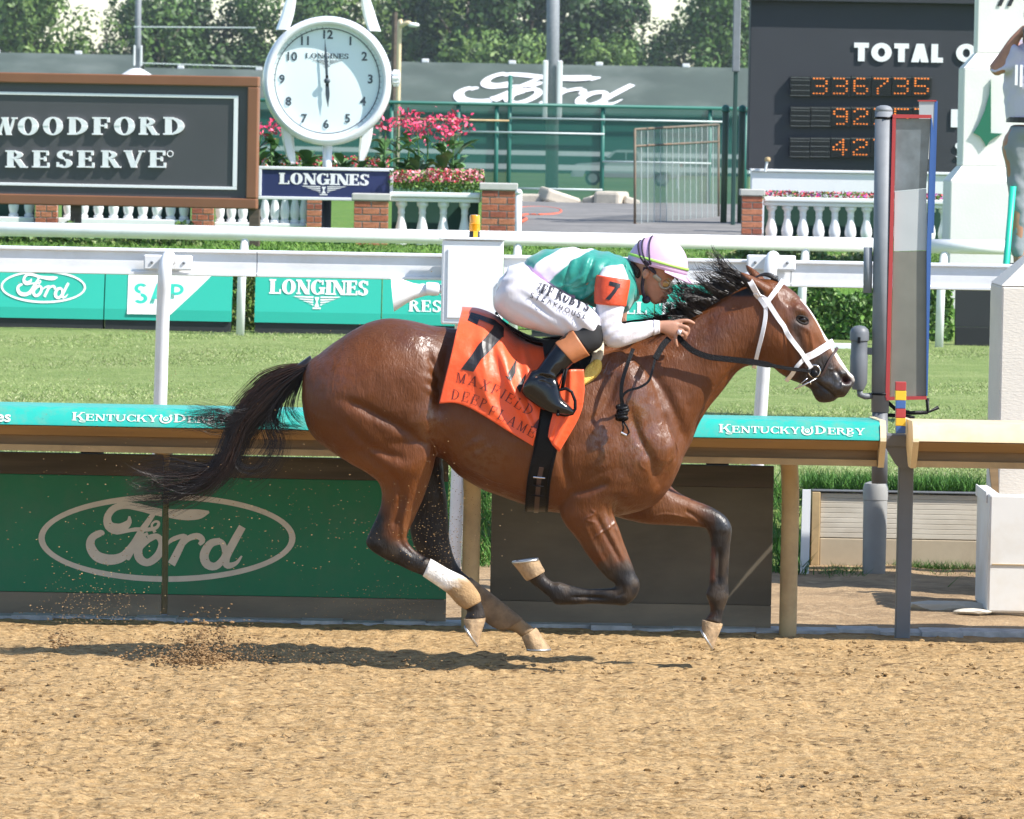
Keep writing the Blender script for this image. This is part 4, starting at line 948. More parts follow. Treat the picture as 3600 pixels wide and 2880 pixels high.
ARM = [(2190,930,2112,940,.05,-.15),(2208,980,2100,978,.066,-.19),(2202,1040,2096,1048,.064,-.215),(2192,1090,2096,1102,.057,-.235),(2188,1128,2102,1165,.05,-.245),(2192,1138,2126,1208,.048,-.247),(2212,1136,2166,1224,.045,-.245),(2252,1130,2232,1206,.041,-.225),(2296,1127,2295,1179,.034,-.19),(2316,1129,2316,1170,.028,-.178)]
# one continuous body under the clothes
bb = MB()
loftpx(bb, shrink(TORSO, .9)); loftpx(bb, shrink(PELV, .9))
for d in (THIGH, SHIN, FOOT, ARM):
    loftpx(bb, shrink(d, .88), seg=20); loftpx(bb, mir(shrink(d, .88), 20 if d is ARM else 0, 0), seg=20)
loftpx(bb, [(2165,915,2215,1050,.085,0),(2205,925,2250,1040,.066,0),(2235,935,2275,1030,.062,0)])
HEADR = [(2340,842,2270,842,.045,0),(2385,880,2228,880,.082,0),(2392,930,2218,920,.088,0),(2374,968,2226,948,.085,0),(2363,985,2234,968,.08,0),(2356,1000,2240,985,.072,0),(2353,1015,2246,1000,.066,0),(2347,1032,2252,1014,.06,0),(2340,1046,2258,1028,.054,0),(2331,1058,2266,1042,.046,0),(2316,1068,2276,1052,.034,0),(2300,1071,2286,1060,.018,0)]
loftpx(bb, HEADR, dens=4)
loftpx(bb, [(2352,988,2340,990,.008,0),(2360,1004,2345,1008,.013,0),(2367,1022,2345,1026,.019,0),(2362,1032,2343,1034,.016,0),(2348,1036,2340,1036,.008,0)], seg=16)
loftpx(bb, [(2352,1042,2330,1042,.020,0),(2353,1048,2328,1048,.022,0),(2345,1053,2328,1053,.018,0)], seg=16)
loftpx(bb, [(2343,1056,2326,1056,.018,0),(2346,1060,2322,1061,.019,0),(2338,1066,2318,1066,.014,0)], seg=16)
loftpx(bb, [(2372,974,2350,976,.02,-.034),(2370,982,2345,984,.024,-.034),(2358,990,2340,990,.014,-.034)], seg=14)
def ear_(s):
    loftpx(bb, [(2276,942,2262,946,.008,s*.082),(2284,956,2256,960,.011,s*.086),(2278,972,2258,972,.010,s*.084),(2268,982,2260,982,.006,s*.08)], seg=14)
ear_(-1); ear_(1)
for s in (-1, 1):
    dx = 0 if s < 0 else 24; q = MB() if False else bb
    PALM = [(2300,1129,2302,1168,.022,-.178),(2328,1127,2330,1172,.021,-.176),(2355,1126,2352,1182,.02,-.174),(2378,1128,2376,1186,.0185,-.172),(2388,1134,2384,1180,.015,-.172)]
    loftpx(bb, PALM if s < 0 else mir(PALM, dx), seg=18)
    for pts, rr in ((((2374,1133,-.170),(2400,1128,-.170),(2422,1129,-.166),(2441,1138,-.160)), (.0105, .0098, .009, .0072)),
                    (((2378,1148,-.176),(2402,1148,-.182),(2419,1156,-.180),(2417,1176,-.170)), (.0108, .0102, .0096, .008)),
                    (((2376,1162,-.178),(2396,1166,-.186),(2410,1176,-.184),(2407,1192,-.172)), (.0105, .0100, .0094, .008)),
                    (((2370,1172,-.176),(2374,1186,-.180),(2376,1202,-.180),(2381,1219,-.176)), (.0098, .0090, .0085, .0068)),
                    (((2335,1160,-.168),(2362,1176,-.155),(2388,1182,-.148),(2404,1180,-.148)), (.0120, .0110, .0100, .0085))):
        s3 = spline(pts, 12); rs = np.interp(np.linspace(0, 1, 12), np.linspace(0, 1, 4), rr)
        C = [P(p[0]+dx, p[1], p[2]*(1 if s < 0 else -1)) for p in s3]; e = C[-1]+(C[-1]-C[-2])*.5
        bb.tube(C+[e], list(rs)+[rs[-1]*.45], 12)
body_me = remesh_union(bb, .0042, 3, .5)
sculpt(body_me, [('e',2340,994,10,8,0,-.008),('l',[(2322,1050),(2336,1051),(2350,1052)],2.5,-.006),('e',2306,1040,18,20,0,-.004),('e',2266,962,6,8,0,-.006),('l',[(2345,1030),(2338,1042),(2328,1052)],4,-.003),('e',2318,1006,18,10,20,.004)])
link('body', body_me, m_skin, jock)
# clothes
tb = MB(); loftpx(tb, TORSO, dens=4, seg=36)
tm = remesh_union(tb, .006, 4)
SCULPT = 1.7
sculpt(tm, [('l',[(2090,900),(2070,960),(2060,1050)],9,-.008),('l',[(2010,900),(1990,970),(1985,1040)],8,-.006),('l',[(2150,920),(2120,980),(2090,1060)],8,.008),('l',[(1990,1050),(2060,1040),(2110,1000)],8,.008),('l',[(2000,1020),(2050,1010),(2090,980)],6,-.007),('l',[(1940,1000),(2000,1000),(2060,960)],7,.006),('l',[(2215,930),(2225,980),(2232,1040)],6,.006),('e',2060,920,50,40,0,.006)])
SCULPT = 1.0
co, no = mesh_np(tm); x, y = pxof(co)
co += no*((np.sin(x*.11+y*.06+4*vnoise(co, 9, 2))*.0024)+(vnoise(co, 20, 4)-.5)*.010)[:, None]; tm.vertices.foreach_set('co', co.astype(np.float32).ravel()); tm.update()
teal = np.array([.008, .24, .19]); pinkw = np.array([.80, .72, .80]); lil = np.array([.66, .38, .66])
dye = np.tile(teal, (len(co), 1))
# broad pale hoop slanting over the back: between two slanted lines
l1 = (x-1895)-(930-y)*-.0-(-(y-884))*0; 
e1 = x-np.interp(y, [870, 884, 905, 930, 955, 1000], [1985, 1955, 1915, 1885, 1872, 1868]); e2 = x-np.interp(y, [860, 876, 888, 910, 940, 970, 1000], [2130, 2100, 2062, 2020, 1985, 1950, 1925])
wv = np.clip(e1/4+.5, 0, 1)*np.clip(-e2/4+.5, 0, 1)
dye = dye*(1-wv[:, None])+pinkw*wv[:, None]
hem = np.clip((y-np.interp(x, [1840, 1870, 1900, 1930, 1980, 2040], [925, 938, 960, 990, 1022, 1046]))/5, 0, 1)*(x < 2020)
dye = dye*(1-hem[:, None])+lil*hem[:, None]
at = tm.color_attributes.new('dye', 'FLOAT_COLOR', 'POINT'); at.data.foreach_set('color', np.hstack([dye, np.ones((len(dye), 1))]).astype(np.float32).ravel())
shirt = link('shirt', tm, m_silk, jock)
cb = MB(); loftpx(cb, [(2188,903,2232,1062,.118,0),(2205,908,2244,1056,.088,0),(2216,912,2250,1046,.078,0)], seg=30)
cme = remesh_union(cb, .005, 2); d_ = np.tile(teal, (len(cme.vertices), 1)); at = cme.color_attributes.new('dye', 'FLOAT_COLOR', 'POINT'); at.data.foreach_set('color', np.hstack([d_, np.ones((len(d_), 1))]).astype(np.float32).ravel()); link('collar', cme, m_silk, shirt)
pb = MB(); loftpx(pb, PELV, dens=4, seg=32)
for d in (THIGH, mir(THIGH)): loftpx(pb, d, dens=4)
pm = remesh_union(pb, .006, 5)
co, no = mesh_np(pm); x, y = pxof(co)
# wrinkles fan out across the hip crease and along the stretched thigh
wr = np.sin((x*.55-y*.84)/6.2+3*vnoise(co, 8, 21))*.0055*np.exp(-(((x-1905)/60)**2+((y-1060)/70)**2))+np.sin((x*.2+y*.98)/7+3*vnoise(co, 7, 23))*.004*np.exp(-(((x-1800)/50)**2+((y-980)/40)**2))+np.sin((x*.75-y*.66)/7+2*vnoise(co, 7, 25))*.006*np.exp(-(((x-2040)/60)**2+((y-1140)/50)**2))
co += no*(wr+(vnoise(co, 16, 8)-.5)*.007)[:, None]; pm.vertices.foreach_set('co', co.astype(np.float32).ravel()); pm.update()
pants = link('breeches', pm, m_pants, jock)
PB = bvh_of(pants); m_ptxt = mat('breeches_print', (.025, .024, .035), rough=.5)
z1 = lambda p: (1600+p[0]*.46382, 780+p[1]*.46382)
pl, w = layout("JEFF RUBY'S", glyph, sp=.05, S=.26, T=.1); tf0 = along([(560,510),(680,545),(800,590),(900,630),(1000,672)], 72, 0, pl, w)
lt = project_print('lettering', [q for q in pl if np.mean([p[0] for p in q]) > 1.0], lambda p: z1(tf0(p)), PB, m_ptxt, pants, .005)
pl, w = layout('STEAKHOUSE', sans, sp=.28, S=.13); tf1 = along([(566,560),(680,606),(800,659),(900,699),(985,726)], 36, 0, pl, w)
project_print('lettering', pl, lambda p: z1(tf1(p)), PB, m_ptxt, pants, .007)
for s in (-1, 1):
    f = (lambda d: d) if s < 0 else (lambda d: mir(d, 0, 0))
    q = MB(); loftpx(q, f(SHIN[:3]), dens=4); q.build('stocking', m_stocking, jock, smooth=True)
    q = MB(); loftpx(q, f(SHIN[2:]), dens=5); loftpx(q, f(FOOT), dens=5)
    bt = remesh_union(q, .005, 4); o = link('boot', bt, m_boot, jock)
    if s < 0: sculpt(bt, [('l',[(1870,1330),(1900,1322),(1940,1338)],6,-.006),('l',[(1890,1340),(1920,1345),(1950,1365)],5,-.005),('l',[(1905,1310),(1935,1318),(1960,1335)],6,.005),('l',[(1840,1375),(1890,1412),(1950,1448)],4,-.004),('l',[(1960,1260),(1935,1300),(1910,1330)],10,.004)])
    q = MB(); c = SHIN[2:4]
    loftpx(q, f([(2074,1250,2010,1154,.067,-.272),(2048,1262,1984,1180,.065,-.282),(2019,1277,1953,1204,.061,-.292),(2021,1274,1957,1202,.055,-.291)]), dens=5); q.build('boot_cuff', m_cuff, o, smooth=True)
    q = MB(); loftpx(q, f(ARM), dens=5)
    am = remesh_union(q, .0055, 3); cA, nA = mesh_np(am); xa, ya = pxof(cA)
    cA += nA*((vnoise(cA, 18, 31)-.5)*.009+np.sin(ya*.16+xa*.1+3*vnoise(cA, 9, 33))*.0022*np.exp(-((ya-1150)/60)**2))[:, None]; am.vertices.foreach_set('co', cA.astype(np.float32).ravel()); am.update()
    sl = link('sleeve', am, m_sleeve, shirt)
    q = MB(); loftpx(q, f([(2216,984,2096,966,.074,-.194),(2214,1010,2090,1010,.077,-.206),(2207,1045,2088,1050,.076,-.219),(2202,1078,2089,1068,.069,-.228)]), dens=4)
    ab = remesh_union(q, .005, 2); ao = link('armband', ab, m_arm_o, jock)
    if s < 0:
        AB = bvh_of(ao); ps = []
        for qd in ([(1160,470),(1165,440),(1245,460),(1238,492)], [(1215,470),(1246,465),(1205,530),(1180,520)], [(1180,520),(1206,528),(1165,580),(1132,572)]): ps += quadsub(qd, 3)
        project_print('number', ps, z1, AB, m_print, ao, .002)
    q = MB(); loftpx(q, f([(2298,1124,2297,1181,.037,-.188),(2310,1126,2311,1175,.035,-.18),(2319,1127,2320,1173,.034,-.177)]), dens=3); q.build('cuff', m_sleeve, sl, smooth=True)
# helmet with cover, band, cords, brim
helmet = MB(); hc = P(2309, 932, 0); hu = (P(2415, 962, 0)-P(2205, 905, 0)).normalized(); hv = Vector((-hu.z, 0, hu.x)); yv = Vector((0, 1, 0))
def dome(th, ph, k=1.0):
    ce, se = math.cos(ph), math.sin(ph); ct, st = math.cos(th), math.sin(th)
    ex = .142 if ct > 0 else .134
    return hc+hu*(ex*k*ct*abs(ce)**.9)+yv*(.109*k*st*abs(ce)**.9)+hv*(.142*k*se-.012)
V = []; F = []; nt_, np_ = 40, 14
for j in range(np_+1):
    for i in range(nt_): V.append(dome(2*math.pi*i/nt_, math.pi/2*.985*j/np_))
for j in range(np_):
    for i in range(nt_): F.append((j*nt_+i, j*nt_+(i+1) % nt_, (j+1)*nt_+(i+1) % nt_, (j+1)*nt_+i))
F.append(tuple(np_*nt_+i for i in range(nt_)))
V += [dome(2*math.pi*i/nt_, 0, .9) for i in range(nt_)]; b0 = (np_+1)*nt_
F += [(i, b0+i, b0+(i+1) % nt_, (i+1) % nt_) for i in range(nt_)]
helmet.add(V, F); hel = helmet.build('helmet', m_lilac, jock, smooth=True)
q = MB(); V = []; nb = 17
for k, (rad, dz) in enumerate(((.98, .004), (1.12, -.010), (1.22, -.026), (1.22, -.034), (.98, -.012))):
    for i in range(nb):
        a = R(-75+150*i/(nb-1)); ext = 1+(rad-1)*math.cos(a)**.8*1.0 if math.cos(a) > 0 else 1
        V.append(hc+hu*(.142*ext*math.cos(a))+yv*(.109*max(ext*.98, .98)*math.sin(a))+hv*(dz*math.cos(a)-.012))
F = [(k*nb+i, k*nb+i+1, (k+1)*nb+i+1, (k+1)*nb+i) for k in range(4) for i in range(nb-1)]; q.add(V, F); q.build('brim', m_lilac, hel, smooth=True)
q = MB(); C = []; N = []
for i in range(48):
    a = 2*math.pi*i/48; p = dome(a, .20, 1.015); C.append(p); N.append((p-hc).normalized())
ribbon3(q, C, N, .012, .004, closed=True); q.build('band', m_lime, hel, smooth=True)
HB = bvh_of(hel)
for pts in ([(2252,905),(2246,885),(2244,862),(2250,842)], [(2268,915),(2258,885),(2258,855),(2266,836)], [(2283,915),(2281,880),(2284,850),(2295,826)]):
    q = MB(); strap(q, pts, .006, -1, .003, 20, .004, bvh=HB); q.build('goggle_cord', m_cord, hel, smooth=True)
for pts in ([(2252,905),(2270,930),(2292,952),(2306,962)], [(2268,915),(2282,935),(2300,955)], [(2283,915),(2290,935),(2304,958)]):
    q = MB(); s3 = spline(pts, 10); C = [P(p[0], p[1], -.112+.02*i/9) for i, p in enumerate(s3)]; ribbon3(q, C, [Vector((0, -1, .1))]*10, .010, .004); q.build('goggle_cord', m_cord, hel, smooth=True)
for s in (-1, 1):
    q = MB(); s3 = spline([(2268,940),(2262,975),(2258,1010),(2264,1040),(2282,1062)], 14); ribbon3(q, [P(p[0], p[1], s*(.088-.045*(i/13)**2)) for i, p in enumerate(s3)], [Vector((0, s, 0))]*14, .016, .004)
    if s < 0: q.ico(P(2272, 1054, -.055), .02, 1, sc=(1, .6, .9))
    q.build('chin_strap', m_cord, hel, smooth=True)
q = MB(); loftpx(q, [(2232,925,2208,925,.07,0),(2258,950,2216,945,.08,0),(2256,972,2224,968,.074,0),(2246,985,2232,985,.05,0)], dens=3); q.build('hair', m_dkhair, jock, smooth=True)
# goggles
m_gfr = mat('goggle_frame', (.30, .27, .20), rough=.15, coat=.8); m_gl = mat('amber_lens', (.46, .27, .07), rough=.06, coat=1.0, trans=.25); m_glc = mat('clear_plastic', (.7, .68, .6), rough=.08, coat=1.0, trans=.55)
gog = MB().add([], []); 
q = MB(); q.tube([P(2338+20*math.cos(a), 996+19*math.sin(a), -.062+.016*math.cos(a)*.6) for a in np.linspace(0, 6.283, 22)], .0045, 8, cap=False); go = q.build('goggles', m_gfr, jock, smooth=True)
q = MB(); q.ico(P(2338, 996, -.052), .024, 2, sc=(.95, .5, .92)); q.build('lens', m_gl, go, smooth=True)
q = MB(); q.ico(P(2352, 996, -.030), .026, 2, sc=(.8, .9, .9)); q.build('lens_shield', m_glc, go, smooth=True)
q = MB(); strap(q, [(2320,985),(2308,975),(2298,965)], .02, -1, .006, 8, .004, bvh=BVHTree.FromPolygons([v.co.copy() for v in body_me.vertices], [tuple(p.vertices) for p in body_me.polygons])); q.build('goggle_strap', m_gfr, go, smooth=True)
# finger ring tape
q = MB(); q.tube([P(2384,1166,-.183), P(2396,1170,-.187)], .0125, 10); q.build('finger_tape', m_sleeve, jock, smooth=True)
# whip tucked in the far hand
whip = thing('riding_whip', 'short black riding whip tucked in the jockey far hand over the mane', 'whip', (0, 0, 0))
q = MB(); q.tube([P(2300,1122,.1), P(2340,1112,.08), P(2370,1100,.06), P(2388,1082,.05)], [.009, .010, .010, .011], 8); q.tube([P(2384,1086,.052), P(2392,1077,.048)], .015, 10); q.build('handle', m_rubber, whip, smooth=True)
q = MB(); q.tube([P(2302,1122,.1), P(2230,1128,.14), P(2150,1140,.2)], [.007, .005, .004], 6); q.build('shaft', m_black_lea, whip, smooth=True)
# ------------------------------------------------------------------ setting: track, turf, lawn, asphalt, far ground
ZT = -0.035; ZG = 0.43
def noise_mat(name, cols, scales, rough=.95, bump=.5, bdist=.02, bscale=40, stretch=(1, 1, 1)):
    """blend a list of colours by layered noises"""
    m = bpy.data.materials.new(name); m.use_nodes = True; n = m.node_tree; b = n.nodes['Principled BSDF']; b.inputs['Roughness'].default_value = rough; b.inputs['Specular IOR Level'].default_value = .25
    tc = n.nodes.new('ShaderNodeTexCoord'); mp = n.nodes.new('ShaderNodeMapping'); mp.inputs['Scale'].default_value = stretch; n.links.new(tc.outputs['Object'], mp.inputs[0])
    cur = None
    for i, c in enumerate(cols[1:]):
        nz = n.nodes.new('ShaderNodeTexNoise'); nz.inputs['Scale'].default_value = scales[i][0]; nz.inputs['Detail'].default_value = 5; n.links.new(mp.outputs[0], nz.inputs['Vector'])
        mr = n.nodes.new('ShaderNodeMapRange'); mr.inputs[1].default_value = scales[i][1]; mr.inputs[2].default_value = scales[i][2]; mr.inputs[4].default_value = scales[i][3] if len(scales[i]) > 3 else 1.0
        n.links.new(nz.outputs[0], mr.inputs[0]); mx = n.nodes.new('ShaderNodeMix'); mx.data_type = 'RGBA'; n.links.new(mr.outputs[0], mx.inputs[0])
        if cur is None: mx.inputs[6].default_value = (*cols[0], 1)
        else: n.links.new(cur, mx.inputs[6])
        mx.inputs[7].default_value = (*c, 1); cur = mx.outputs[2]
    n.links.new(cur, b.inputs['Base Color'])
    nz = n.nodes.new('ShaderNodeTexNoise'); nz.inputs['Scale'].default_value = bscale; nz.inputs['Detail'].default_value = 6; n.links.new(mp.outputs[0], nz.inputs['Vector'])
    bp = n.nodes.new('ShaderNodeBump'); bp.inputs['Strength'].default_value = bump; bp.inputs['Distance'].default_value = bdist; n.links.new(nz.outputs[0], bp.inputs['Height']); n.links.new(bp.outputs[0], b.inputs['Normal'])
    return m
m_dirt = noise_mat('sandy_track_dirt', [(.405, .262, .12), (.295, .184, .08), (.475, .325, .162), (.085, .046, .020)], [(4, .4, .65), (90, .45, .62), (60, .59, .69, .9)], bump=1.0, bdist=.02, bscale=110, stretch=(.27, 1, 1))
m_dirt2 = noise_mat('damp_dirt', [(.33, .225, .125), (.22, .15, .085), (.40, .285, .165)], [(3, .4, .65), (14, .5, .7)], bump=.6, bdist=.02, bscale=50)
m_turfbase = noise_mat('turf_soil_and_thatch', [(.18, .245, .07), (.235, .29, .10), (.13, .20, .05)], [(1.6, .4, .65), (7, .5, .7)], bump=.8, bdist=.03, bscale=60)
m_lawn = noise_mat('lawn_grass', [(.10, .21, .035), (.16, .25, .05), (.07, .16, .03)], [(2.5, .4, .65), (11, .5, .7)], bump=.8, bdist=.05, bscale=40)
m_asph = noise_mat('worn_asphalt', [(.17, .165, .16), (.23, .22, .21), (.12, .12, .12)], [(1.2, .4, .65), (6, .55, .7)], bump=.5, bdist=.01, bscale=80)
m_farfield = noise_mat('far_field_grass', [(.085, .15, .045), (.13, .19, .06), (.20, .20, .11)], [(.05, .4, .65), (.3, .55, .75)], bump=.3, bscale=5)
# one sheet to the horizon
g = MB(); g.add([(-1500, -200, -.09), (1500, -200, -.09), (1500, 30, -.09), (-1500, 30, -.09), (-1500, 3500, -.12), (1500, 3500, -.12)], [(0, 1, 2, 3), (3, 2, 5, 4)])
tag(g.build('ground', m_farfield), kind='structure')
V = []; F = []; ay = [(-60, -.07), (2.3, -.06), (2.7, -.035), (3.6, -.005), (4.6, .015), (6.4, .03)]; ax_ = list(np.linspace(-60, -5, 8))+list(np.linspace(-4.8, 5, 80))+list(np.linspace(6, 60, 8))
for (yy_, z_) in ay:
    for x_ in ax_: V.append((x_, yy_, z_+(random.uniform(-.012, .012) if yy_ > 2.5 else 0)))
nw = len(ax_)
for j in range(len(ay)-1):
    for i in range(nw-1): F.append((j*nw+i, j*nw+i+1, (j+1)*nw+i+1, (j+1)*nw+i))
tag(MB().add(V, F).build('track_apron', m_dirt2, smooth=True), kind='structure')
# dirt track: churned relief
xs = np.arange(-4.2, 4.2, .0145); ys = np.concatenate([np.arange(-8.6, -1, .0165), np.arange(-1, 2.35, .018)])
X, Yg = np.meshgrid(xs, ys); pts = np.stack([X.ravel(), Yg.ravel(), np.zeros(X.size)], 1)
q = pts.copy(); q[:, 1] *= 1.15; q[:, 0] *= .42
n1 = vnoise(q, 6.5, 41); n2 = vnoise(q, 19, 42); n3 = vnoise(q, 40, 43); n4 = vnoise(q, 1.3, 44); n5 = vnoise(q, 60, 45)
rid = 1-np.abs(2*n2-1); rid3 = 1-np.abs(2*n3-1)
h = (n1-.5)*.020+(rid-.5)*.020+(rid3-.5)*.020+(n5-.5)*.013+(n4-.5)*.025
pit = np.clip((vnoise(q, 24, 46)-.64)/.10, 0, 1); h -= pit*.026; h = h*.85+.0095*np.sin(pts[:, 1]*57+5*n4+2*n1)*np.clip(.3+n4, 0, 1)
amp = np.clip((2.35-pts[:, 1])/.9, .35, 1)*np.clip((4.2-np.abs(pts[:, 0]))/1.0, .2, 1)
pts[:, 2] = ZT+h*amp
ni, nj = X.shape; idx = np.arange(ni*nj).reshape(ni, nj)
Q = np.stack([idx[:-1, :-1].ravel(), idx[:-1, 1:].ravel(), idx[1:, 1:].ravel(), idx[1:, :-1].ravel()], 1)
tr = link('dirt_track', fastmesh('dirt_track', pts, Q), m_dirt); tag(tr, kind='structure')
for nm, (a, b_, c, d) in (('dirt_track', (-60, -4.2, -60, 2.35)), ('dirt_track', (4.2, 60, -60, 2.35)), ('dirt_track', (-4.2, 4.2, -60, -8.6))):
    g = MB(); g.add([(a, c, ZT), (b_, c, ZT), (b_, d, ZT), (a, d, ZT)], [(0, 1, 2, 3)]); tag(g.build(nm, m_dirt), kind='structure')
# limestone strip under the boards
g = MB(); N = 60
for i in range(N):
    x0 = -6+12*i/N; x1 = -6+12*(i+1)/N
    g.box(x0, x1-.0005, 2.16+.03*math.sin(i*1.7), 2.40, -.06, ZT+.012+.012*random.random())
m_lime_strip = mat('grey_limestone_dust', (.42, .42, .42), rough=.95, var=.35, vscale=14, bump=.5, bscale=40)
tag(g.build('gravel_strip', m_lime_strip), kind='structure')
# turf course
def sheet(name, x0, x1, rows, m, nx=40, jit=0.0):
    V = []; F = []
    for (yy, zz) in rows:
        for i in range(nx+1): V.append((x0+(x1-x0)*i/nx, yy, zz+random.uniform(-jit, jit)))
    w = nx+1
    for j in range(len(rows)-1):
        for i in range(nx): F.append((j*w+i, j*w+i+1, (j+1)*w+i+1, (j+1)*w+i))
    o = MB().add(V, F).build(name, m, smooth=True); tag(o, kind='structure'); return o
xw = P(2850, 1800, 6.0).x
sheet('turf_course', -40, 40, [(6.1, ZG-.02), (6.3, ZG)]+[(6.3+i*1.6, ZG+.0) for i in range(1, 16)]+[(31.2, ZG+.02)], m_turfbase, 60, .012)
sheet('turf_bank', -40, xw-.05, [(5.2, -.07), (5.45, .02), (5.8, .24), (6.1, ZG-.022)], m_turfbase, 60, .02)
sheet('infield_lawn', -60, 60, [(31.2, ZG+.018), (31.7, .92), (32.3, 1.12), (34, 1.18), (38, 1.22), (44, 1.28)], m_lawn, 60, .015)
sheet('infield_lawn', -60, -.1, [(44, 1.279), (60, 1.3), (70, 1.3), (80, -.1)], m_lawn, 20, .01)
sheet('infield_lawn', 3.8, 60, [(44, 1.279), (60, 1.3), (70, 1.3), (80, -.1)], m_lawn, 20, .01)
sheet('asphalt_path', -.1, 3.8, [(37.3, 1.20), (38.3, 1.235), (40, 1.26), (42, 1.285), (46, 1.31), (55, 1.33), (66, 1.34), (67, 1.28)], m_asph, 12, .006)
sheet('infield_lawn', -.1, 3.8, [(66.8, 1.27), (70, 1.2), (80, -.1)], m_lawn, 8, .01)
# turf blades (mown) and long grass
m_blade = mat('turf_blade', (.17, .27, .055), rough=.6, vcol='bl', spec=.3)
def blades(name, n, fx, hgt, wid, cols, lean=.6):
    """fx(n)-> base points (n,3)"""
    B = fx(n); a = rng.uniform(0, 2*np.pi, n); h_ = rng.uniform(*hgt, n); w = rng.uniform(*wid, n)
    d = np.stack([np.cos(a), np.sin(a), np.zeros(n)], 1); ln = np.stack([rng.normal(0, lean, n)*h_, rng.normal(0, lean, n)*h_, h_], 1)
    V = np.empty((n, 3, 3)); V[:, 0] = B-d*w[:, None]/2; V[:, 1] = B+d*w[:, None]/2; V[:, 2] = B+ln
    Q = np.arange(n*3).reshape(n, 3); me = fastmesh(name, V.reshape(-1, 3), Q, smooth=False)
    C = np.array(cols)[rng.integers(0, len(cols), n)]*rng.uniform(.75, 1.25, (n, 1))*(.68+.64*vnoise(B*np.array([1, .55, 1]), 1.1, 61)*.6+.4*.64*vnoise(B, 4.0, 62))[:, None]; C = np.repeat(C, 3, 0)
    at = me.color_attributes.new('bl', 'FLOAT_COLOR', 'POINT'); at.data.foreach_set('color', np.hstack([C, np.ones((len(C), 1))]).astype(np.float32).ravel())
    return link(name, me, m_blade)
def turf_pts(n):
    yy = 6.2+rng.random(n)**1.25*24.6; half = 3.2+(yy-6)*.11
    return np.stack([rng.uniform(-1, 1, n)*half, yy, np.full(n, ZG-.005)], 1)
tag(blades('turf_grass', 230000, turf_pts, (.008, .024), (.004, .008), [(.24, .30, .10), (.32, .365, .155), (.15, .225, .058), (.42, .43, .235), (.25, .32, .11)], 1.1), 'short mown turf grass blades behind the rail', 'grass', kind='stuff')
def edge_pts(n):
    x = rng.uniform(xw-.03, P(3445, 1700, 6.05).x, n); yy = 6.03+rng.random(n)**1.6*.5
    return np.stack([x, yy, np.full(n, ZG-.01)], 1)
tag(blades('long_grass', 5200, edge_pts, (.03, .12), (.006, .013), [(.055, .16, .022), (.08, .20, .03), (.04, .12, .018)], .45), 'dark green long grass along the retaining wall top', 'grass', kind='stuff')
def bank_pts(n):
    x = rng.uniform(-4.6, xw-.06, n); t = rng.random(n); yy = 5.3+t*.9
    return np.stack([x, yy, np.interp(yy, [5.2, 5.45, 5.8, 6.1, 6.3], [-.07, .02, .24, ZG-.02, ZG])], 1)
tag(blades('bank_grass', 16000, bank_pts, (.06, .18), (.006, .014), [(.06, .17, .025), (.09, .22, .035), (.045, .13, .02)], .5), 'dark green grass bank behind the boards', 'grass', kind='stuff')
def weed_pts(n):
    c = [(PZ(3330, 2040, -.05), .30), (PZ(3180, 1990, -.05), .16), (PZ(2960, 2060, -.05), .12), (PZ(3400, 1990, -.05), .25)]
    o = []
    for i in range(n):
        p, r_ = c[i % len(c)]; o.append((p.x+random.gauss(0, r_*.6), min(5.9, p.y+random.gauss(0, r_*1.2)), .0))
    return np.array(o)
tag(blades('weed_patch', 1500, weed_pts, (.02, .08), (.004, .009), [(.045, .13, .018), (.07, .17, .025)], .9), 'tufts of weeds on the dirt by the grey posts', 'grass', kind='stuff')
def lawn_pts(n):
    yy = 32.0+rng.random(n)*6; half = 5.6
    return np.stack([rng.uniform(-1, 1, n)*half, yy, np.interp(yy, [31.7, 32.3, 34, 38, 44], [.92, 1.12, 1.18, 1.22, 1.28])], 1)
tag(blades('lawn_grass', 26000, lawn_pts, (.02, .05), (.012, .025), [(.10, .21, .03), (.15, .26, .045), (.075, .165, .025)], .8), 'bright green lawn between the far rail and balustrade', 'grass', kind='stuff')
# clods and kicked-up dirt
cl = MB()
for i in range(5200):
    yy = -8.3+10.3*random.random(); x = random.uniform(-1, 1)*(2.0+(yy+8)*.07); r = random.choice((.003, .004, .005, .006, .008, .011))*random.uniform(.7, 1.3)
    cl.ico((x, yy, ZT+.004+r*.25), r, 0, .25, (1.2, 1, .7))
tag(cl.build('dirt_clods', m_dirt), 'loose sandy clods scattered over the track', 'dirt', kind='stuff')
m_fly = mat('kicked_dirt', (.27, .165, .075), rough=.95, var=.4, vscale=50)
fd = MB()
def burst(px, py, sx, sy, n, r0, r1, Yc=0.0, dy=.15):
    for _ in range(n):
        p = P(random.gauss(px, sx), py-abs(random.gauss(0, sy)), Yc+random.gauss(0, dy))
        if p.z < ZT: continue
        fd.ico(p, random.uniform(r0, r1), 0, .3, (random.uniform(1, 1.8), 1, .8))
burst(690, 2335, 110, 55, 900, .0015, .005); burst(740, 2320, 70, 85, 420, .0015, .005); burst(670, 2340, 40, 16, 240, .003, .007); burst(860, 2320, 200, 40, 420, .0012, .003); burst(700, 2338, 55, 28, 260, .004, .009); burst(720, 2300, 45, 60, 70, .004, .010); burst(210, 2280, 20, 40, 60, .003, .007); burst(600, 2330, 130, 25, 150, .002, .006)
burst(1120, 2330, 300, 18, 260, .0015, .0035); burst(250, 2270, 40, 40, 45, .002, .005); burst(330, 2190, 90, 70, 170, .0012, .0028); burst(1500, 1900, 110, 120, 130, .001, .002, -.2)
burst(1560, 2000, 60, 200, 160, .001, .0022, 0, .2); burst(900, 1900, 420, 260, 240, .001, .002, .5, .6); burst(1400, 2180, 150, 80, 140, .001, .002)
fd_keep = fd; fd = MB()
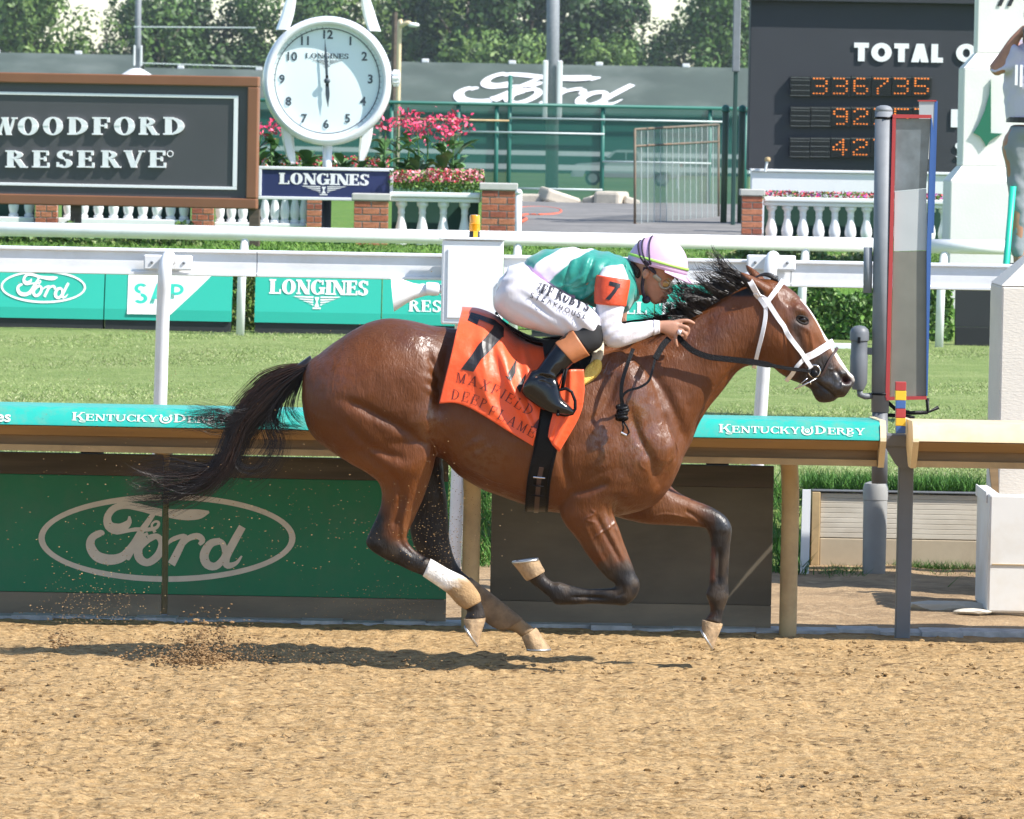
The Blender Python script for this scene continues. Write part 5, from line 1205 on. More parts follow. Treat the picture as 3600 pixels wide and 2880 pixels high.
burst(900, 2000, 430, 330, 420, .0013, .003, .9, .7); burst(330, 2190, 110, 110, 260, .0014, .0032, .8, .5); burst(1550, 1980, 90, 170, 260, .0012, .0026, -.1, .2); burst(1400, 2170, 160, 60, 200, .001, .002)
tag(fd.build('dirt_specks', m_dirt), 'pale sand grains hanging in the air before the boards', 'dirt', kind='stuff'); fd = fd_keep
tag(fd.build('flying_dirt', m_fly), 'spray of kicked up dirt behind the hind hooves', 'dirt', kind='stuff')
# ------------------------------------------------------------------ safety rail along the track
m_teal = mat('teal_rail_paint', (.018, .40, .33), rough=.42, var=.08, vscale=5, dirt=(.28, .26, .17), dscale=14, damt=.4, coat=.05)
m_tan = mat('tan_rail_fibreglass', (.50, .355, .18), rough=.6, var=.16, vscale=5, dirt=(.2, .13, .07), dscale=6, damt=.5)
m_tanl = mat('cream_rail_fibreglass', (.72, .58, .36), rough=.5, var=.12, vscale=6, dirt=(.4, .28, .15), dscale=7, damt=.4)
m_tand = mat('brown_rail_timber', (.24, .155, .075), rough=.7, var=.3, vscale=7, stretch=(.3, 1, 4))
m_dusty = mat('dusty_white_lettering', (.66, .70, .62), rough=.6, var=.12, vscale=30)
m_white = mat('white_paint', (.82, .83, .84), rough=.38, var=.03, vscale=4, dirt=(.6, .6, .58), dscale=5, damt=.18)
m_whitel = mat('white_letter_paint', (.86, .86, .87), rough=.4)
RY = 1.45
zt = P(1800, 1460, RY+.06).z; zl = P(1800, 1525, RY).z; zb = P(1800, 1606, RY+.2).z
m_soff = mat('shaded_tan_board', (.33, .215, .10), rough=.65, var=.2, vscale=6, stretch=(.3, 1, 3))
def safety_rail(x0, x1, label, cover_mat, front_mat, name, ends):
    t = thing(name, label, 'rail', ((x0+x1)/2, RY+.25, ZT))
    prof = [(RY, zl), (RY+.004, zl+.012), (RY+.042, zt-.022), (RY+.055, zt-.006), (RY+.085, zt), (RY+.2, zt-.002), (RY+.93, zt-.022), (RY+.96, zt-.034), (RY+.96, zt-.06), (RY+.3, zt-.06), (RY+.06, zl-.004)]
    m = MB(); nx = 16
    for i in range(nx):
        a, b_ = x0+(x1-x0)*i/nx, x0+(x1-x0)*(i+1)/nx; m.prism(prof, a, b_-(.0 if i == nx-1 else .0), 'X')
    m = MB(); m.prism(prof, x0, x1, 'X'); cov = m.build('cover', cover_mat, t, angle=R(40))
    m = MB(); m.prism([(RY+.045, zl-.006), (RY+.15, zl-.055), (RY+.18, zl-.05), (RY+.08, zl)], x0+.002, x1-.002, 'X'); m.build('soffit_board', m_soff, t)
    m = MB(); m.prism([(RY+.185, zb), (RY+.185, zl-.048), (RY+.27, zl-.048), (RY+.27, zb)], x0+.002, x1-.002, 'X'); m.build('rail_beam', m_tand, t)
    m = MB(); m.prism([(RY+.16, zb-.012), (RY+.16, zb+.018), (RY+.28, zb+.018), (RY+.28, zb-.012)], x0+.004, x1-.004, 'X'); m.build('rail_edge', m_tan, t)
    for e in ends:
        xe = x0 if e < 0 else x1; m = MB()
        m.prism([(RY-.006, zl-.004), (RY-.002, zl+.012), (RY+.036, zt-.018), (RY+.085, zt+.006), (RY+.93, zt-.016), (RY+.97, zt-.03), (RY+.97, zt-.06), (RY+.6, zt-.08), (RY+.3, zb-.016), (RY+.14, zb-.016)], xe if e > 0 else xe-.028, xe+.028 if e > 0 else xe, 'X'); m.build('end_cap', m_tanl, t)
    return t, cov
xL, xR = -5.2, P(3096, 1500, RY).x
rail1, cov1 = safety_rail(xL, xR, 'teal topped safety rail with white lettering running behind the horse', m_teal, m_tan, 'safety_rail', (1,))
x2 = P(3232, 1500, RY).x
rail2, cov2 = safety_rail(x2, 5.2, 'bare tan safety rail right of the finish post', m_tanl, m_tan, 'safety_rail', (-1,))
def post(px, par, Yp=RY+.62):
    b = P(px, 2228, Yp); m = MB(); x = P(px, 1900, Yp).x
    C = [Vector((x, Yp, ZT-.1)), Vector((x, Yp, .3)), Vector((x, Yp, .62)), Vector((x-.012, Yp-.06, .78)), Vector((x-.03, Yp-.2, zb+.03)), Vector((x-.04, Yp-.3, zl-.03))]
    s = spline([tuple(c) for c in C], 18); m.tube([Vector(c) for c in s], .043, 14); m.build('post', m_tan, par, smooth=True)
for px in (580, 1657, 2776): post(px, rail1, RY+.96 if px < 600 else RY+.62)
post(3700, rail2); 
# lettering on the rail face (plane through lip and crown)
fo = Vector((0, RY+.004, zl+.012)); fu = Vector((0, .038, zt-.034-zl)); fl_ = fu.length; fu.normalize()
def rail_text(polys, w, pxa, pxb, hfrac, vfrac, par):
    xa, xb = P(pxa, 1470, RY+.06).x, P(pxb, 1470, RY+.06).x
    o = Vector((xa, fo.y, fo.z))+fu*(fl_*vfrac); sc = (xb-xa)/w
    flat_print('lettering', [[(p[0]*sc, p[1]*fl_*hfrac) for p in q] for q in polys], o, Vector((1, 0, 0)), fu, m_dusty, par, 1.0, Vector((0, -fu.z, fu.y)))
def horseshoe():
    return g_arc(.5, .5, .5, .6, 130, 410, .16, .16, 20)+g_arc(.5, .5, .22, .28, 0, 360, .09, .09, 14)+[[(.4, .3), (.6, .3), (.55, .55), (.45, .55)]]+[[(.02, .9), (.2, .9), (.2, 1.05), (.02, 1.05)], [(.8, .9), (.98, .9), (.98, 1.05), (.8, 1.05)]]
def derby_text(pxs, pxe, par):
    a, wa = layout('KENTUCKY', glyph, sp=.03, first=1.25, S=.17, T=.08); b_, wb = layout('DERBY', glyph, sp=.03, first=1.25, S=.17, T=.08)
    hs = [[(wa+.12+p[0]*1.05, p[1]*1.15-.1) for p in q] for q in horseshoe()]; off = wa+1.3
    tail = g_arc(.75, .1, .35, .35, 200, 320, .09, .09, 8)
    W_ = off+wb; px_ = lambda u: pxs+(pxe-pxs)*u/W_
    rail_text(a+[[(p[0]+.15, p[1]-.03) for p in q] for q in tail], wa, px_(0), px_(wa), .60, .20, par)
    rail_text([[(p[0]-wa-.12, p[1]) for p in q] for q in hs], 1.05, px_(wa+.12), px_(wa+1.17), .60, .20, par)
    rail_text(b_+[[(p[0]+2.3, p[1]-.03) for p in q] for q in tail], wb, px_(off), px_(W_), .60, .20, par)
derby_text(255, 800, cov1); derby_text(2527, 3040, cov1)
derby_text(1400, 1930, cov1)
textobj('lettering', 'es', .085, P(12, 1466, RY+.015), Vector((1, 0, 0)), fu, m_dusty, cov1, bold=.0016)
# ------------------------------------------------------------------ advertising boards under the rail
BY = 2.30
m_green = mat('green_board_vinyl', (.014, .185, .085), rough=.5, var=.08, vscale=3, dirt=(.10, .16, .10), dscale=5, damt=.35, spec=.35)
m_dkwood = mat('dark_board_timber', (.085, .062, .045), rough=.75, var=.35, vscale=6, stretch=(.25, 1, 3), dirt=(.2, .15, .1), dscale=3, damt=.35)
m_kick = mat('dusty_kickboard', (.20, .16, .115), rough=.85, var=.25, vscale=5, stretch=(.4, 1, 1.5), dirt=(.33, .26, .17), dscale=4, damt=.6)
m_darkpanel = mat('weathered_dark_panel', (.10, .082, .058), rough=.7, var=.22, vscale=2.5, dirt=(.21, .17, .115), dscale=1.6, damt=.7, stretch=(.5, 1, 1.4))
m_sandp = mat('sand_white_print', (.66, .575, .475), rough=.6, var=.1, vscale=12)
def zz(py, Y): return P(1800, py, Y).z
zb0, zb1, zb2, zb3 = zz(1622, BY), zz(1698, BY), zz(2113, BY), zz(2207, BY)
def board(pxa, pxb, label, face, topm, name='advertising_board'):
    xa, xb = P(pxa, 1900, BY).x, P(pxb, 1900, BY).x
    t = thing(name, label, 'board', ((xa+xb)/2, BY, ZT))
    MB().bbox(xa, xb, BY, BY+.03, zb2+.001, zb1-.001, .003).build('panel', face, t)
    MB().bbox(xa, xb, BY-.006, BY+.036, zb1, zb0, .004).build('top_plank', topm, t)
    MB().bbox(xa, xb, BY-.004, BY+.034, ZT-.03, zb2, .004).build('kick_plank', m_kick, t)
    for f in (.2, .8):
        x = xa+(xb-xa)*f; MB().box(x-.03, x+.03, BY+.037, BY+.09, ZT-.03, zb0-.01).build('stake', m_tand, t)
        MB().bbox(x-.055, x+.055, BY+.037, BY+.11, zb0-.012, zb0+.02, .004).build('bracket', m_black_lea, t)
    return t, xa, xb
bdA, xa1, xb1 = board(-700, 570, 'left green board carrying the oval script mark left half', m_green, m_dkwood)
bdB, xa2, xb2 = board(592, 1572, 'green board carrying the oval script mark right half behind the hind legs', m_green, m_dkwood)
bdC, xa3, xb3 = board(1726, 2716, 'plain dark brown weathered board behind the forelegs', m_darkpanel, m_dkwood, 'rail_board')
ring_ = [[(587+p[0], 392+p[1]) for p in q] for q in oval(452, 154, 22)]; mark = script_mark()+ring_
def split_mark(polys, xm, left):
    o = []
    for q in polys:
        c = np.mean([p[0] for p in q])
        if (c < xm) == left: o.append(q)
    return o
sm_ = script_mark(); lets = [sm_[:111], sm_[111:153], sm_[153:187], sm_[187:]]
for left, bd, nm_, src in [(lf, b_, 'letter', L_) for L_ in lets for lf, b_ in ((True, bdA), (False, bdB))]+[(True, bdA, 'oval_ring', ring_), (False, bdB, 'oval_ring', ring_)]:
    xm = 570 if left else 592; m = MB()
    sel = [q for q in src if (max(p[0] for p in q) <= 572 if left else min(p[0] for p in q) >= 590)]
    part = [q for q in src if q not in sel]
    for q in part:   # clip the strokes that cross the joint
        lim = 570 if left else 592
        c = [(min(p[0], lim) if left else max(p[0], lim), p[1]) for p in q]
        if max(p[0] for p in c)-min(p[0] for p in c) > .5: sel.append(c)
    cut_ = 1e9
    for grp in ([q for q in sel if min(p[0] for p in q) < cut_], [q for q in sel if min(p[0] for p in q) >= cut_]):
        m = MB()
        for i, q in enumerate(grp): m.add([P(p[0], 1500+p[1]+0, BY-.0022-.00007*(i % 20)) for p in q], [tuple(range(len(q)))])
        if grp: m.build(nm_, m_sandp, bd)
# ------------------------------------------------------------------ finish line: grey stand, target, mirror, retaining wall, planter, pillar
m_grey = mat('grey_paint', (.13, .14, .155), rough=.5, var=.1, vscale=6, dirt=(.13, .12, .11), dscale=5, damt=.3)
m_galv = mat('galvanised_steel', (.20, .215, .235), rough=.6, metal=.0, var=.15, vscale=9)
m_red = mat('red_paint', (.42, .045, .045), rough=.5); m_yel = mat('yellow_paint', (.75, .48, .03), rough=.5); m_blu = mat('blue_paint', (.045, .12, .34), rough=.5)
def pr(x0, y0, x1, y1, Y):
    """photo rectangle -> world x0,x1,z0,z1 at depth Y"""
    xm, ym = (x0+x1)/2, (y0+y1)/2
    return P(x0, ym, Y).x, P(x1, ym, Y).x, P(xm, y1, Y).z, P(xm, y0, Y).z
t = thing('finish_post', 'grey steel finish post with flared head between the rail ends', 'post', P(3178, 2050, 2.0))
a = pr(3155, 1600, 3207, 2062, 2.0); MB().bbox(a[0], a[1], 1.97, 2.05, ZT-.05, a[3], .006).build('shaft', m_grey, t)
a = pr(3112, 1530, 3222, 1572, 2.0); w = pr(3155, 1600, 3207, 2050, 2.0)
MB().prism([(a[0], a[3]), (a[1], a[3]), (a[1], a[2]), (w[1]+.02, w[3]-.04), (w[1], w[3]-.06), (w[0], w[3]-.06), (w[0]-.02, w[3]-.04), (a[0], a[2])], 1.955, 1.99, 'Y').build('gusset_plate', m_grey, t)
MB().bbox(a[0]-.01, a[1]+.01, 1.94, 2.10, a[2]+.004, a[3]+.004, .006).build('head_bar', m_grey, t)
t2 = thing('finish_target', 'red yellow and blue striped finish target block on the grey post', 'target', P(3170, 1520, 1.9))
yy = [1343, 1374, 1408, 1437, 1470, 1498, 1524]; mm = [m_red, m_yel, m_blu, m_red, m_yel, m_blu]
for i in range(6):
    w_ = 19 if i in (0, 1) else 17; a = pr(3167-w_, yy[i], 3167+w_, yy[i+1], 1.85); MB().bbox(a[0], a[1], 1.85, 1.90, a[2]+.0005, a[3]-.0005, .002).build('stripe_block', mm[i], t2)
# mirror pole
MY = 3.3
t = thing('mirror_pole', 'tall grey galvanised pole carrying the finish line mirror', 'pole', P(3115, 1450, MY))
pa, pb_ = P(3094, 1448, MY), P(3107, 392, MY); MB().tube([pa, pb_], .0445, 24).build('pole', m_galv, t, smooth=True)
q = MB(); q.lathe([(.0446, 0), (.043, .012), (.034, .024), (.017, .03), (0.002, .031)], pb_, 20); q.build('pole_cap', m_galv, t, smooth=True)
for py in (415, 1385):
    c = P(3095 if py > 1000 else 3107, py, MY); q = MB(); q.lathe([(.046, -.006), (.048, -.005), (.048, .005), (.046, .006)], c, 24); q.build('band_clamp', m_black_lea, t, smooth=True)
q = MB(); q.tube([P(3052, 870, MY), P(3050, 1030, MY)], .022, 12); q.build('conduit', m_galv, t, smooth=True)
q = MB(); q.tube([P(3094, 1446, MY), P(3092, 1700, MY)], .04, 16); q.build('foot_sleeve', m_grey, t, smooth=True)
sp_ = thing('siren', 'grey cylindrical siren with domed cap on the mirror pole', 'siren', P(3018, 1380, MY-.02))
c = P(3018, 1345, MY-.02); u = .00142*1.0
q = MB(); s_ = lambda px: px/ (FPX/(MY+26)); q.lathe([(s_(20), -s_(25)), (s_(31), 0), (s_(31), s_(95)), (s_(29), s_(100)), (s_(29), s_(145)), (s_(34), s_(148)), (s_(34), s_(175)), (s_(30), s_(188)), (s_(18), s_(198)), (.002, s_(201))], c, 24); q.build('housing', m_grey, sp_, angle=R(35))
q = MB(); q.tube([P(3022,1365,MY-.02), P(3024,1388,MY-.02), P(3040,1394,MY-.02), P(3075,1392,MY)], .016, 12); q.build('elbow_pipe', m_grey, sp_, smooth=True)
a = pr(3012, 1184, 3022, 1205, MY); MB().box(a[0], a[1], MY-.02-s_(34)-.003, MY-.02-s_(30), a[2], a[3]).build('vent_slot', m_black_lea, sp_)
MB().bbox(P(3050,1200,MY).x, P(3080,1200,MY).x, MY-.01, MY+.01, zz(1245, MY)+.03, zz(1220, MY)+.03, .002).build('bracket', m_grey, sp_)
mir_ = thing('finish_mirror', 'tall finish line mirror in a red and blue frame', 'mirror', P(3200, 1400, MY+.05))
m_mglass = mat('reflection_tinted_glass', (.15, .18, .205), rough=.12, metal=.0, spec=.8, var=.5, vscale=7); m_mlow = mat('olive_reflection_tint', (.19, .187, .155), rough=.35, metal=.0, var=.12, vscale=9, dirt=(.4, .4, .4), dscale=60, damt=.0); m_mmid = mat('pale_grey_panel', (.46, .485, .485), rough=.4, var=.08, vscale=5)  # mirror's reflections are put into the pane colours: mottled above, olive below
YM = MY-.02
def mbox(name, pts, Yf, d, m_, par):
    n = len(pts); V = [P(p[0], p[1], Yf) for p in pts]+[P(p[0], p[1], Yf)+Vector((0, d, 0)) for p in pts]
    F = [tuple(range(n)), tuple(range(2*n-1, n-1, -1))]+[(i, i+n, (i+1) % n+n, (i+1) % n) for i in range(n)]
    return MB().add(V, F).build(name, m_, par)
mbox('mirror_pane', [(3150,418),(3272,418),(3256,662),(3146,672)], YM, .03, m_mglass, mir_)
mbox('panel', [(3146,674),(3256,664),(3262,880),(3142,884)], YM, .03, m_mmid, mir_)
mbox('lower_pane', [(3141,886),(3262,882),(3256,1392),(3130,1395)], YM, .03, m_mlow, mir_)
mbox('frame_bar', [(3138,406),(3150,416),(3128,1396),(3113,1398)], YM-.02, .06, m_red, mir_)
mbox('frame_bar', [(3138,402),(3275,404),(3275,416),(3140,416)], YM-.021, .06, m_red, mir_)
mbox('frame_bar', [(3116,1397),(3258,1393),(3258,1405),(3116,1408)], YM-.021, .06, m_red, mir_)
mbox('frame_bar', [(3274,404),(3284,470),(3261,1392),(3257,1392),(3258,880)], YM-.02, .06, m_blu, mir_)
bk = thing('backing_panel', 'narrow pale panel with red top and blue edge behind the mirror', 'panel', P(3265, 560, MY+.3))
mbox('panel', [(3232,356),(3286,358),(3286,560),(3232,560)], MY+.25, .03, m_mmid, bk); mbox('edge_bar', [(3286,355),(3297,355),(3283,820),(3270,820)], MY+.248, .04, m_blu, bk); mbox('top_bar', [(3228,352),(3292,352),(3292,357),(3228,357)], MY+.244, .04, m_red, bk)
q = thing('mirror_bracket', 'dark steel hinge arms under the finish mirror', 'bracket', P(3180, 1440, MY))
for p_ in ([(3110,1405),(3150,1440),(3200,1452),(3262,1450)], [(3260,1400),(3262,1450),(3300,1432)], [(3120,1460),(3180,1462),(3215,1470)]):
    MB().tube([P(a[0], a[1], MY) for a in p_], .010, 8).build('arm', m_black_lea, q, smooth=True)
bl = thing('pipe_bollard', 'grey domed plastic pipe bollard in front of the retaining wall', 'bollard', P(3070, 2010, 5.4))
YB = 5.4; sb = FPX/(YB+26); c = P(3072, 2018, YB); h_ = (2018-1692)/sb; r_ = 44/sb
q = MB(); q.lathe([(r_*.92, -.05), (r_*.96, h_*.8), (r_*1.0, h_*.805), (r_*1.02, h_*.93), (r_*.9, h_*.98), (r_*.5, h_), (.01, h_*1.005)], (c.x, YB, c.z), 24); q.build('housing', mat('light_grey_pvc', (.30, .30, .29), rough=.6, var=.12, vscale=5, dirt=(.2, .17, .13), dscale=4, damt=.4), bl, angle=R(35))
q = MB(); q.tube([(c.x, YB, c.z+h_), (c.x, YB, c.z+h_+.55)], 10/sb, 10); q.build('rod', m_galv, bl, smooth=True)
# retaining wall
m_wall = mat('weathered_cream_timber', (.60, .55, .46), rough=.8, var=.14, vscale=5, dirt=(.25, .19, .12), dscale=2.2, damt=.6, stretch=(.6, 1, 2)); m_wall2 = mat('mud_stained_timber', (.46, .38, .27), rough=.85, var=.2, vscale=4, dirt=(.12, .09, .06), dscale=2, damt=.7)
rw = thing('retaining_wall', 'low cream plank retaining wall holding up the turf', 'wall', (P(3150, 1900, 6).x, 6.0, ZT))
xa, xb = P(2850, 1850, 6.0).x, P(3520, 1850, 6.0).x; z0, z1, z2 = -.09, zz(1868, 6.0), ZG-.01
nb = 9
for i in range(nb):
    a_, b_ = z1+(z2-z1)*i/nb, z1+(z2-z1)*(i+1)/nb; MB().bbox(xa+.05, xb, 5.97, 6.03, a_+.0004, b_-.0004, .0025).build('slat', m_wall, rw)
MB().bbox(xa+.05, xb, 5.965, 6.03, z0, z1-.004, .004).build('plank', m_wall2, rw)
MB().bbox(xa, xa+.048, 5.95, 6.05, z0, z2+.006, .004).build('end_post', m_tan, rw)
MB().bbox(xa, xb, 5.95, 6.06, z2+.007, z2+.018, .004).build('coping', m_grey, rw)
wp = thing('white_stake', 'flat white plastic stake beside the retaining wall', 'stake', P(2832, 2045, 5.4)); 
mbox('stake', [(2822,1722),(2851,1722),(2843,2040),(2812,2040)], 5.4, .03, m_white, wp)
# planter box and stucco pillar at right
m_plast = mat('white_barrier_plastic', (.80, .79, .76), rough=.5, var=.05, vscale=4, dirt=(.55, .44, .28), dscale=2.5, damt=.55)
m_stucco = mat('cream_stucco', (.72, .67, .59), rough=.9, var=.06, vscale=4, bump=.13, bscale=70, stretch=(.5, .5, 1.5))
bx = thing('barrier_box', 'white plastic box barrier around the stucco pillar base', 'barrier', (P(3560, 2160, 3.25).x, 3.3, ZT))
a = pr(3474, 1742, 3900, 2158, 3.25); MB().bbox(a[0], a[0]+2.2, 3.25, 3.31, a[2], a[3], .012).build('front_panel', m_plast, bx)
MB().bbox(a[0]-.002, a[0]+.058, 3.312, 4.0, a[2], a[3]+.002, .012).build('side_panel', m_plast, bx)
MB().bbox(a[0]+.02, a[0]+2.2, 3.244, 3.30, a[2]+.24, a[2]+.246, .001).build('seam', m_tan, bx)
for i in range(4): MB().bbox(a[0]-.012, a[0]-.003, 3.34+i*.165, 3.49+i*.165, a[3]-.05, a[3]+.008, .003).build('rim_block', m_plast, bx)
sp2 = thing('stucco_pillar', 'cream stucco pillar with sloped cap at the right edge', 'pillar', (P(3600, 1700, 4.2).x, 4.4, ZT))
xl = P(3510, 1500, 4.2).x; zt0, zt1 = P(3510, 1005, 4.2).z, P(3610, 905, 4.2).z
MB().bbox(xl, xl+1.0, 4.2, 4.9, -.06, zt0, .012).build('shaft', m_stucco, sp2)
V = [(xl, 4.2, zt0+.001), (xl+1.0, 4.2, zt0+.001), (xl+1.0, 4.9, zt0+.001), (xl, 4.9, zt0+.001), (xl+.16, 4.33, zt1), (xl+.84, 4.33, zt1), (xl+.84, 4.77, zt1), (xl+.16, 4.77, zt1)]
MB().add(V, [(0, 3, 2, 1), (4, 5, 6, 7), (0, 1, 5, 4), (1, 2, 6, 5), (2, 3, 7, 6), (3, 0, 4, 7)]).build('cap', m_stucco, sp2)
bp_ = thing('timber_prop', 'short brown timber post beside the stucco pillar', 'post', P(3490, 1740, 4.0)); mbox('post', [(3474,1600),(3508,1600),(3512,1745),(3490,1745)], 4.0, .05, m_tand, bp_)
for i, (px, py, sx) in enumerate(((3330,2135,.22),(2955,1998,.06),(3280,2130,.07),(3420,2150,.1))):
    p = PZ(px, py, .0); q = MB(); q.ico((p.x, p.y, .0), sx, 1, .12, (1, .35, .16)); s1 = q.build('stone', m_wall, None); tag(s1, ['long flat pale stone by the white barrier', 'small pale stone lying by the retaining wall', 'pale stone left of the long flat stone', 'pale stone nearest the white barrier corner'][i], 'stone', 'stones on the dirt by the finish post')
# ------------------------------------------------------------------ turf rails
def bez(pts, n): return [Vector(p) for p in spline([tuple(p) for p in pts], n)]
TY = 5.2; ztr1, ztr0 = zz(897, TY), zz(990, TY)
m_railw = mat('white_aluminium_rail', (.80, .81, .83), rough=.42, var=.03, vscale=3, dirt=(.55, .53, .48), dscale=6, damt=.4)
tr_ = thing('turf_rail', 'near white turf rail with gooseneck posts and flat box beam', 'rail', (0, TY, 0))
hgt = ztr1-ztr0; seams = [-5.5, P(905, 930, TY).x, P(1770, 930, TY).x, P(2780, 930, TY).x, P(3570, 930, TY).x, 6]
for a, b_ in zip(seams[:-1], seams[1:]):
    m = MB(); m.prism([(TY-.05, ztr0), (TY-.075, ztr0+.004), (TY-.075, ztr0+.016), (TY-.05, ztr0+.02), (TY-.058, ztr0+hgt*.5), (TY-.05, ztr1-.02), (TY-.075, ztr1-.014), (TY-.075, ztr1-.004), (TY-.05, ztr1), (TY+.05, ztr1), (TY+.05, ztr0)], a+.002, b_-.002, 'X'); m.build('rail_beam', m_railw, tr_, angle=R(35))
for px, lean in ((590, -32), (1640, -30), (2712, -52), (-460, -30), (3790, -40)):
    c = P(px, 925, TY-.11); s_ = FPX/(TY+26)
    MB().bbox(c.x-.13, c.x+.13, TY-.1, TY-.077, c.z-.038, c.z+.042, .008).build('clamp_plate', m_railw, tr_)
    for sx in (-.085, .085): MB().lathe([(.008, 0), (.008, -.006), (.003, -.008)], (c.x+sx, TY-.1, c.z+.002), 8, 'Y').build('bolt', m_galv, tr_)
    top = P(px+22, 905, TY-.16); b0 = P(px+lean, 1640, TY-.02)
    pts = [Vector((c.x+.01, TY-.09, c.z+.02)), Vector((c.x+.005, TY-.15, c.z+.03)), Vector((c.x-.006, TY-.19, c.z-.01)), Vector((c.x-.012, TY-.195, c.z-.09)), Vector((c.x-.02, TY-.15, c.z-.3)), Vector((b0.x, TY-.05, .55)), Vector((b0.x-.012, TY-.02, -.08))]
    MB().tube(bez(pts, 26), .036, 16).build('post', m_railw, tr_, smooth=True)
FYR = 29.0; zr1, zr0 = zz(813, FYR), zz(864, FYR)
fr = thing('pipe_rail', 'far white round pipe rail along the infield edge', 'rail', (0, FYR, ZG)); rr = (zr1-zr0)/2; xg0, xg1 = P(3071, 860, FYR).x, P(3268, 860, FYR).x
m = MB(); m.tube([(-9, FYR, (zr1+zr0)/2), (xg0, FYR, (zr1+zr0)/2)], rr, 18); m.build('pipe', m_railw, fr, smooth=True)
m = MB(); m.tube([(xg1, FYR, (zr1+zr0)/2), (P(3572, 870, FYR).x, FYR, (zr1+zr0)/2)], rr, 18); m.build('pipe', m_railw, fr, smooth=True)
for px in (-100, 855, 1815, 2826, 3313):
    x = P(px, 1000, FYR).x; MB().tube([(x-.02, FYR-.02, ZG-.05), (x-.015, FYR-.02, ZG+.5), (x+.012, FYR-.01, zr0+.03)], .04, 12).build('post', m_railw, fr, smooth=True)
# ------------------------------------------------------------------ infield advertising boards (tilted faces)
LY = 29.6
m_aqua = mat('aqua_board_vinyl', (.018, .40, .305), rough=.5, var=.03, vscale=2); m_aqua2 = mat('aqua_board_lower', (.03, .50, .39), rough=.5, var=.03, vscale=2)
m_blackb = mat('black_board_base', (.02, .022, .026), rough=.6)
def led(pxa, pxb, label, base_y0=1120, top=938):
    xa, xb = P(pxa, 1030, LY).x, P(pxb, 1030, LY).x; z0, zk, zm, zt_ = ZG-.02, zz(1150, LY), zz(1112, LY), zz(966, LY)
    t = thing('advertising_board', label, 'board', ((xa+xb)/2, LY, ZG))
    MB().prism([(LY+.02, z0), (LY+.02, zk-.002), (LY+.3, zk-.002), (LY+.3, z0)], xa+.005, xb-.005, 'X').build('base', m_blackb, t)
    MB().prism([(LY, zk), (LY+.012, zm), (LY+.14, zt_), (LY+.3, zt_-.02), (LY+.3, zk)], xa, xb, 'X').build('face', m_aqua, t)
    o = Vector((0, LY+.012, zm)); d = Vector((0, .128, zt_-zm)); L = d.length; d.normalize()
    return t, o, d, L
def led_print(t, o, d, L, polys, pxa, pxb, v0, v1, m_=None, keep=False):
    lo, hi = bounds(polys); xa, xb = P(pxa, 1030, LY).x, P(pxb, 1030, LY).x; sx = (xb-xa)/(hi[0]-lo[0]); sy = L*(v1-v0)/(hi[1]-lo[1])
    return flat_print('lettering', [[((p[0]-lo[0])*sx, (p[1]-lo[1])*sy) for p in q] for q in polys], Vector((xa, o.y, o.z))+d*(L*v0), Vector((1, 0, 0)), d, m_ or m_whitel, t, 1.0, Vector((0, -d.z, d.y)), gap=.006)
flip = lambda ps: [[(p[0], -p[1]) for p in q] for q in ps]
b1 = led(-300, 364, 'aqua infield board with white oval script mark at far left'); led_print(*b1, flip(mark), 0, 300, .10, .88)
b2 = led(368, 812, 'aqua infield board with white slanted block mark')
led_print(*b2, [[(0, 0), (1, 0), (1.0, 1), (0, 1)], [(1, 0), (1.6, 0.62), (1.95, 1), (1, 1)]], 448, 745, -.12, .86)
for ch_, xa_, xb_ in (('S', 470, 518), ('A', 524, 588), ('P', 598, 645)): led_print(*b2, sans(ch_, S=.15)[0], xa_, xb_, .13, .62, m_aqua2)
b3 = led(896, 1340, 'aqua infield board with white serif name and winged emblem')
tx, w = layout('LONGINES', glyph, sp=-.02, S=.25, T=.09, h=.1, e=.07); led_print(*b3, tx, 945, 1293, .42, .78); led_print(*b3, winged_mark(), 1030, 1198, .08, .38)
b4 = led(1344, 1790, 'aqua infield board half hidden by the white siren box')
tx, w = layout('WOODFORD', glyph, sp=.05); led_print(*b4, tx, 1410, 1740, .46, .74); tx, w = layout('RESERVE', glyph, sp=.06); led_print(*b4, tx, 1437, 1720, .06, .34)
b5 = led(1870, 2300, 'aqua infield board behind the jockey'); tx, w = layout('CHURCHILL', glyph, sp=.05); led_print(*b5, tx, 1900, 2275, .1, .4)
b6 = led(2304, 2650, 'aqua infield board behind the horse mane'); tx, w = layout('THEATRE', glyph, sp=.05); led_print(*b6, tx, 2320, 2600, .1, .4)
dp = thing('black_panel', 'plain black panel standing before the white obelisk', 'panel', (P(3430, 1230, LY).x, LY, ZG)); a = pr(3358, 1015, 3510, 1150, LY); MB().bbox(a[0], a[1], LY, LY+.05, a[2], a[3], .004).build('panel', m_blackb, dp)
a = pr(3358, 1151, 3510, 1236, LY); MB().bbox(a[0], a[1], LY-.02, LY+.08, ZG-.02, a[3], .004).build('base', mat('black_panel_base', (.012, .013, .016), rough=.6), dp)
ks = thing('white_kerb_strip', 'short white kerb strip on the turf edge by the hedge', 'kerb', (P(2960, 1215, LY).x, LY, ZG)); a = pr(2905, 1208, 2998, 1222, 28.2); MB().bbox(a[0], a[1], 28.2, 28.3, ZG-.01, a[3], .006).build('strip', m_white, ks)
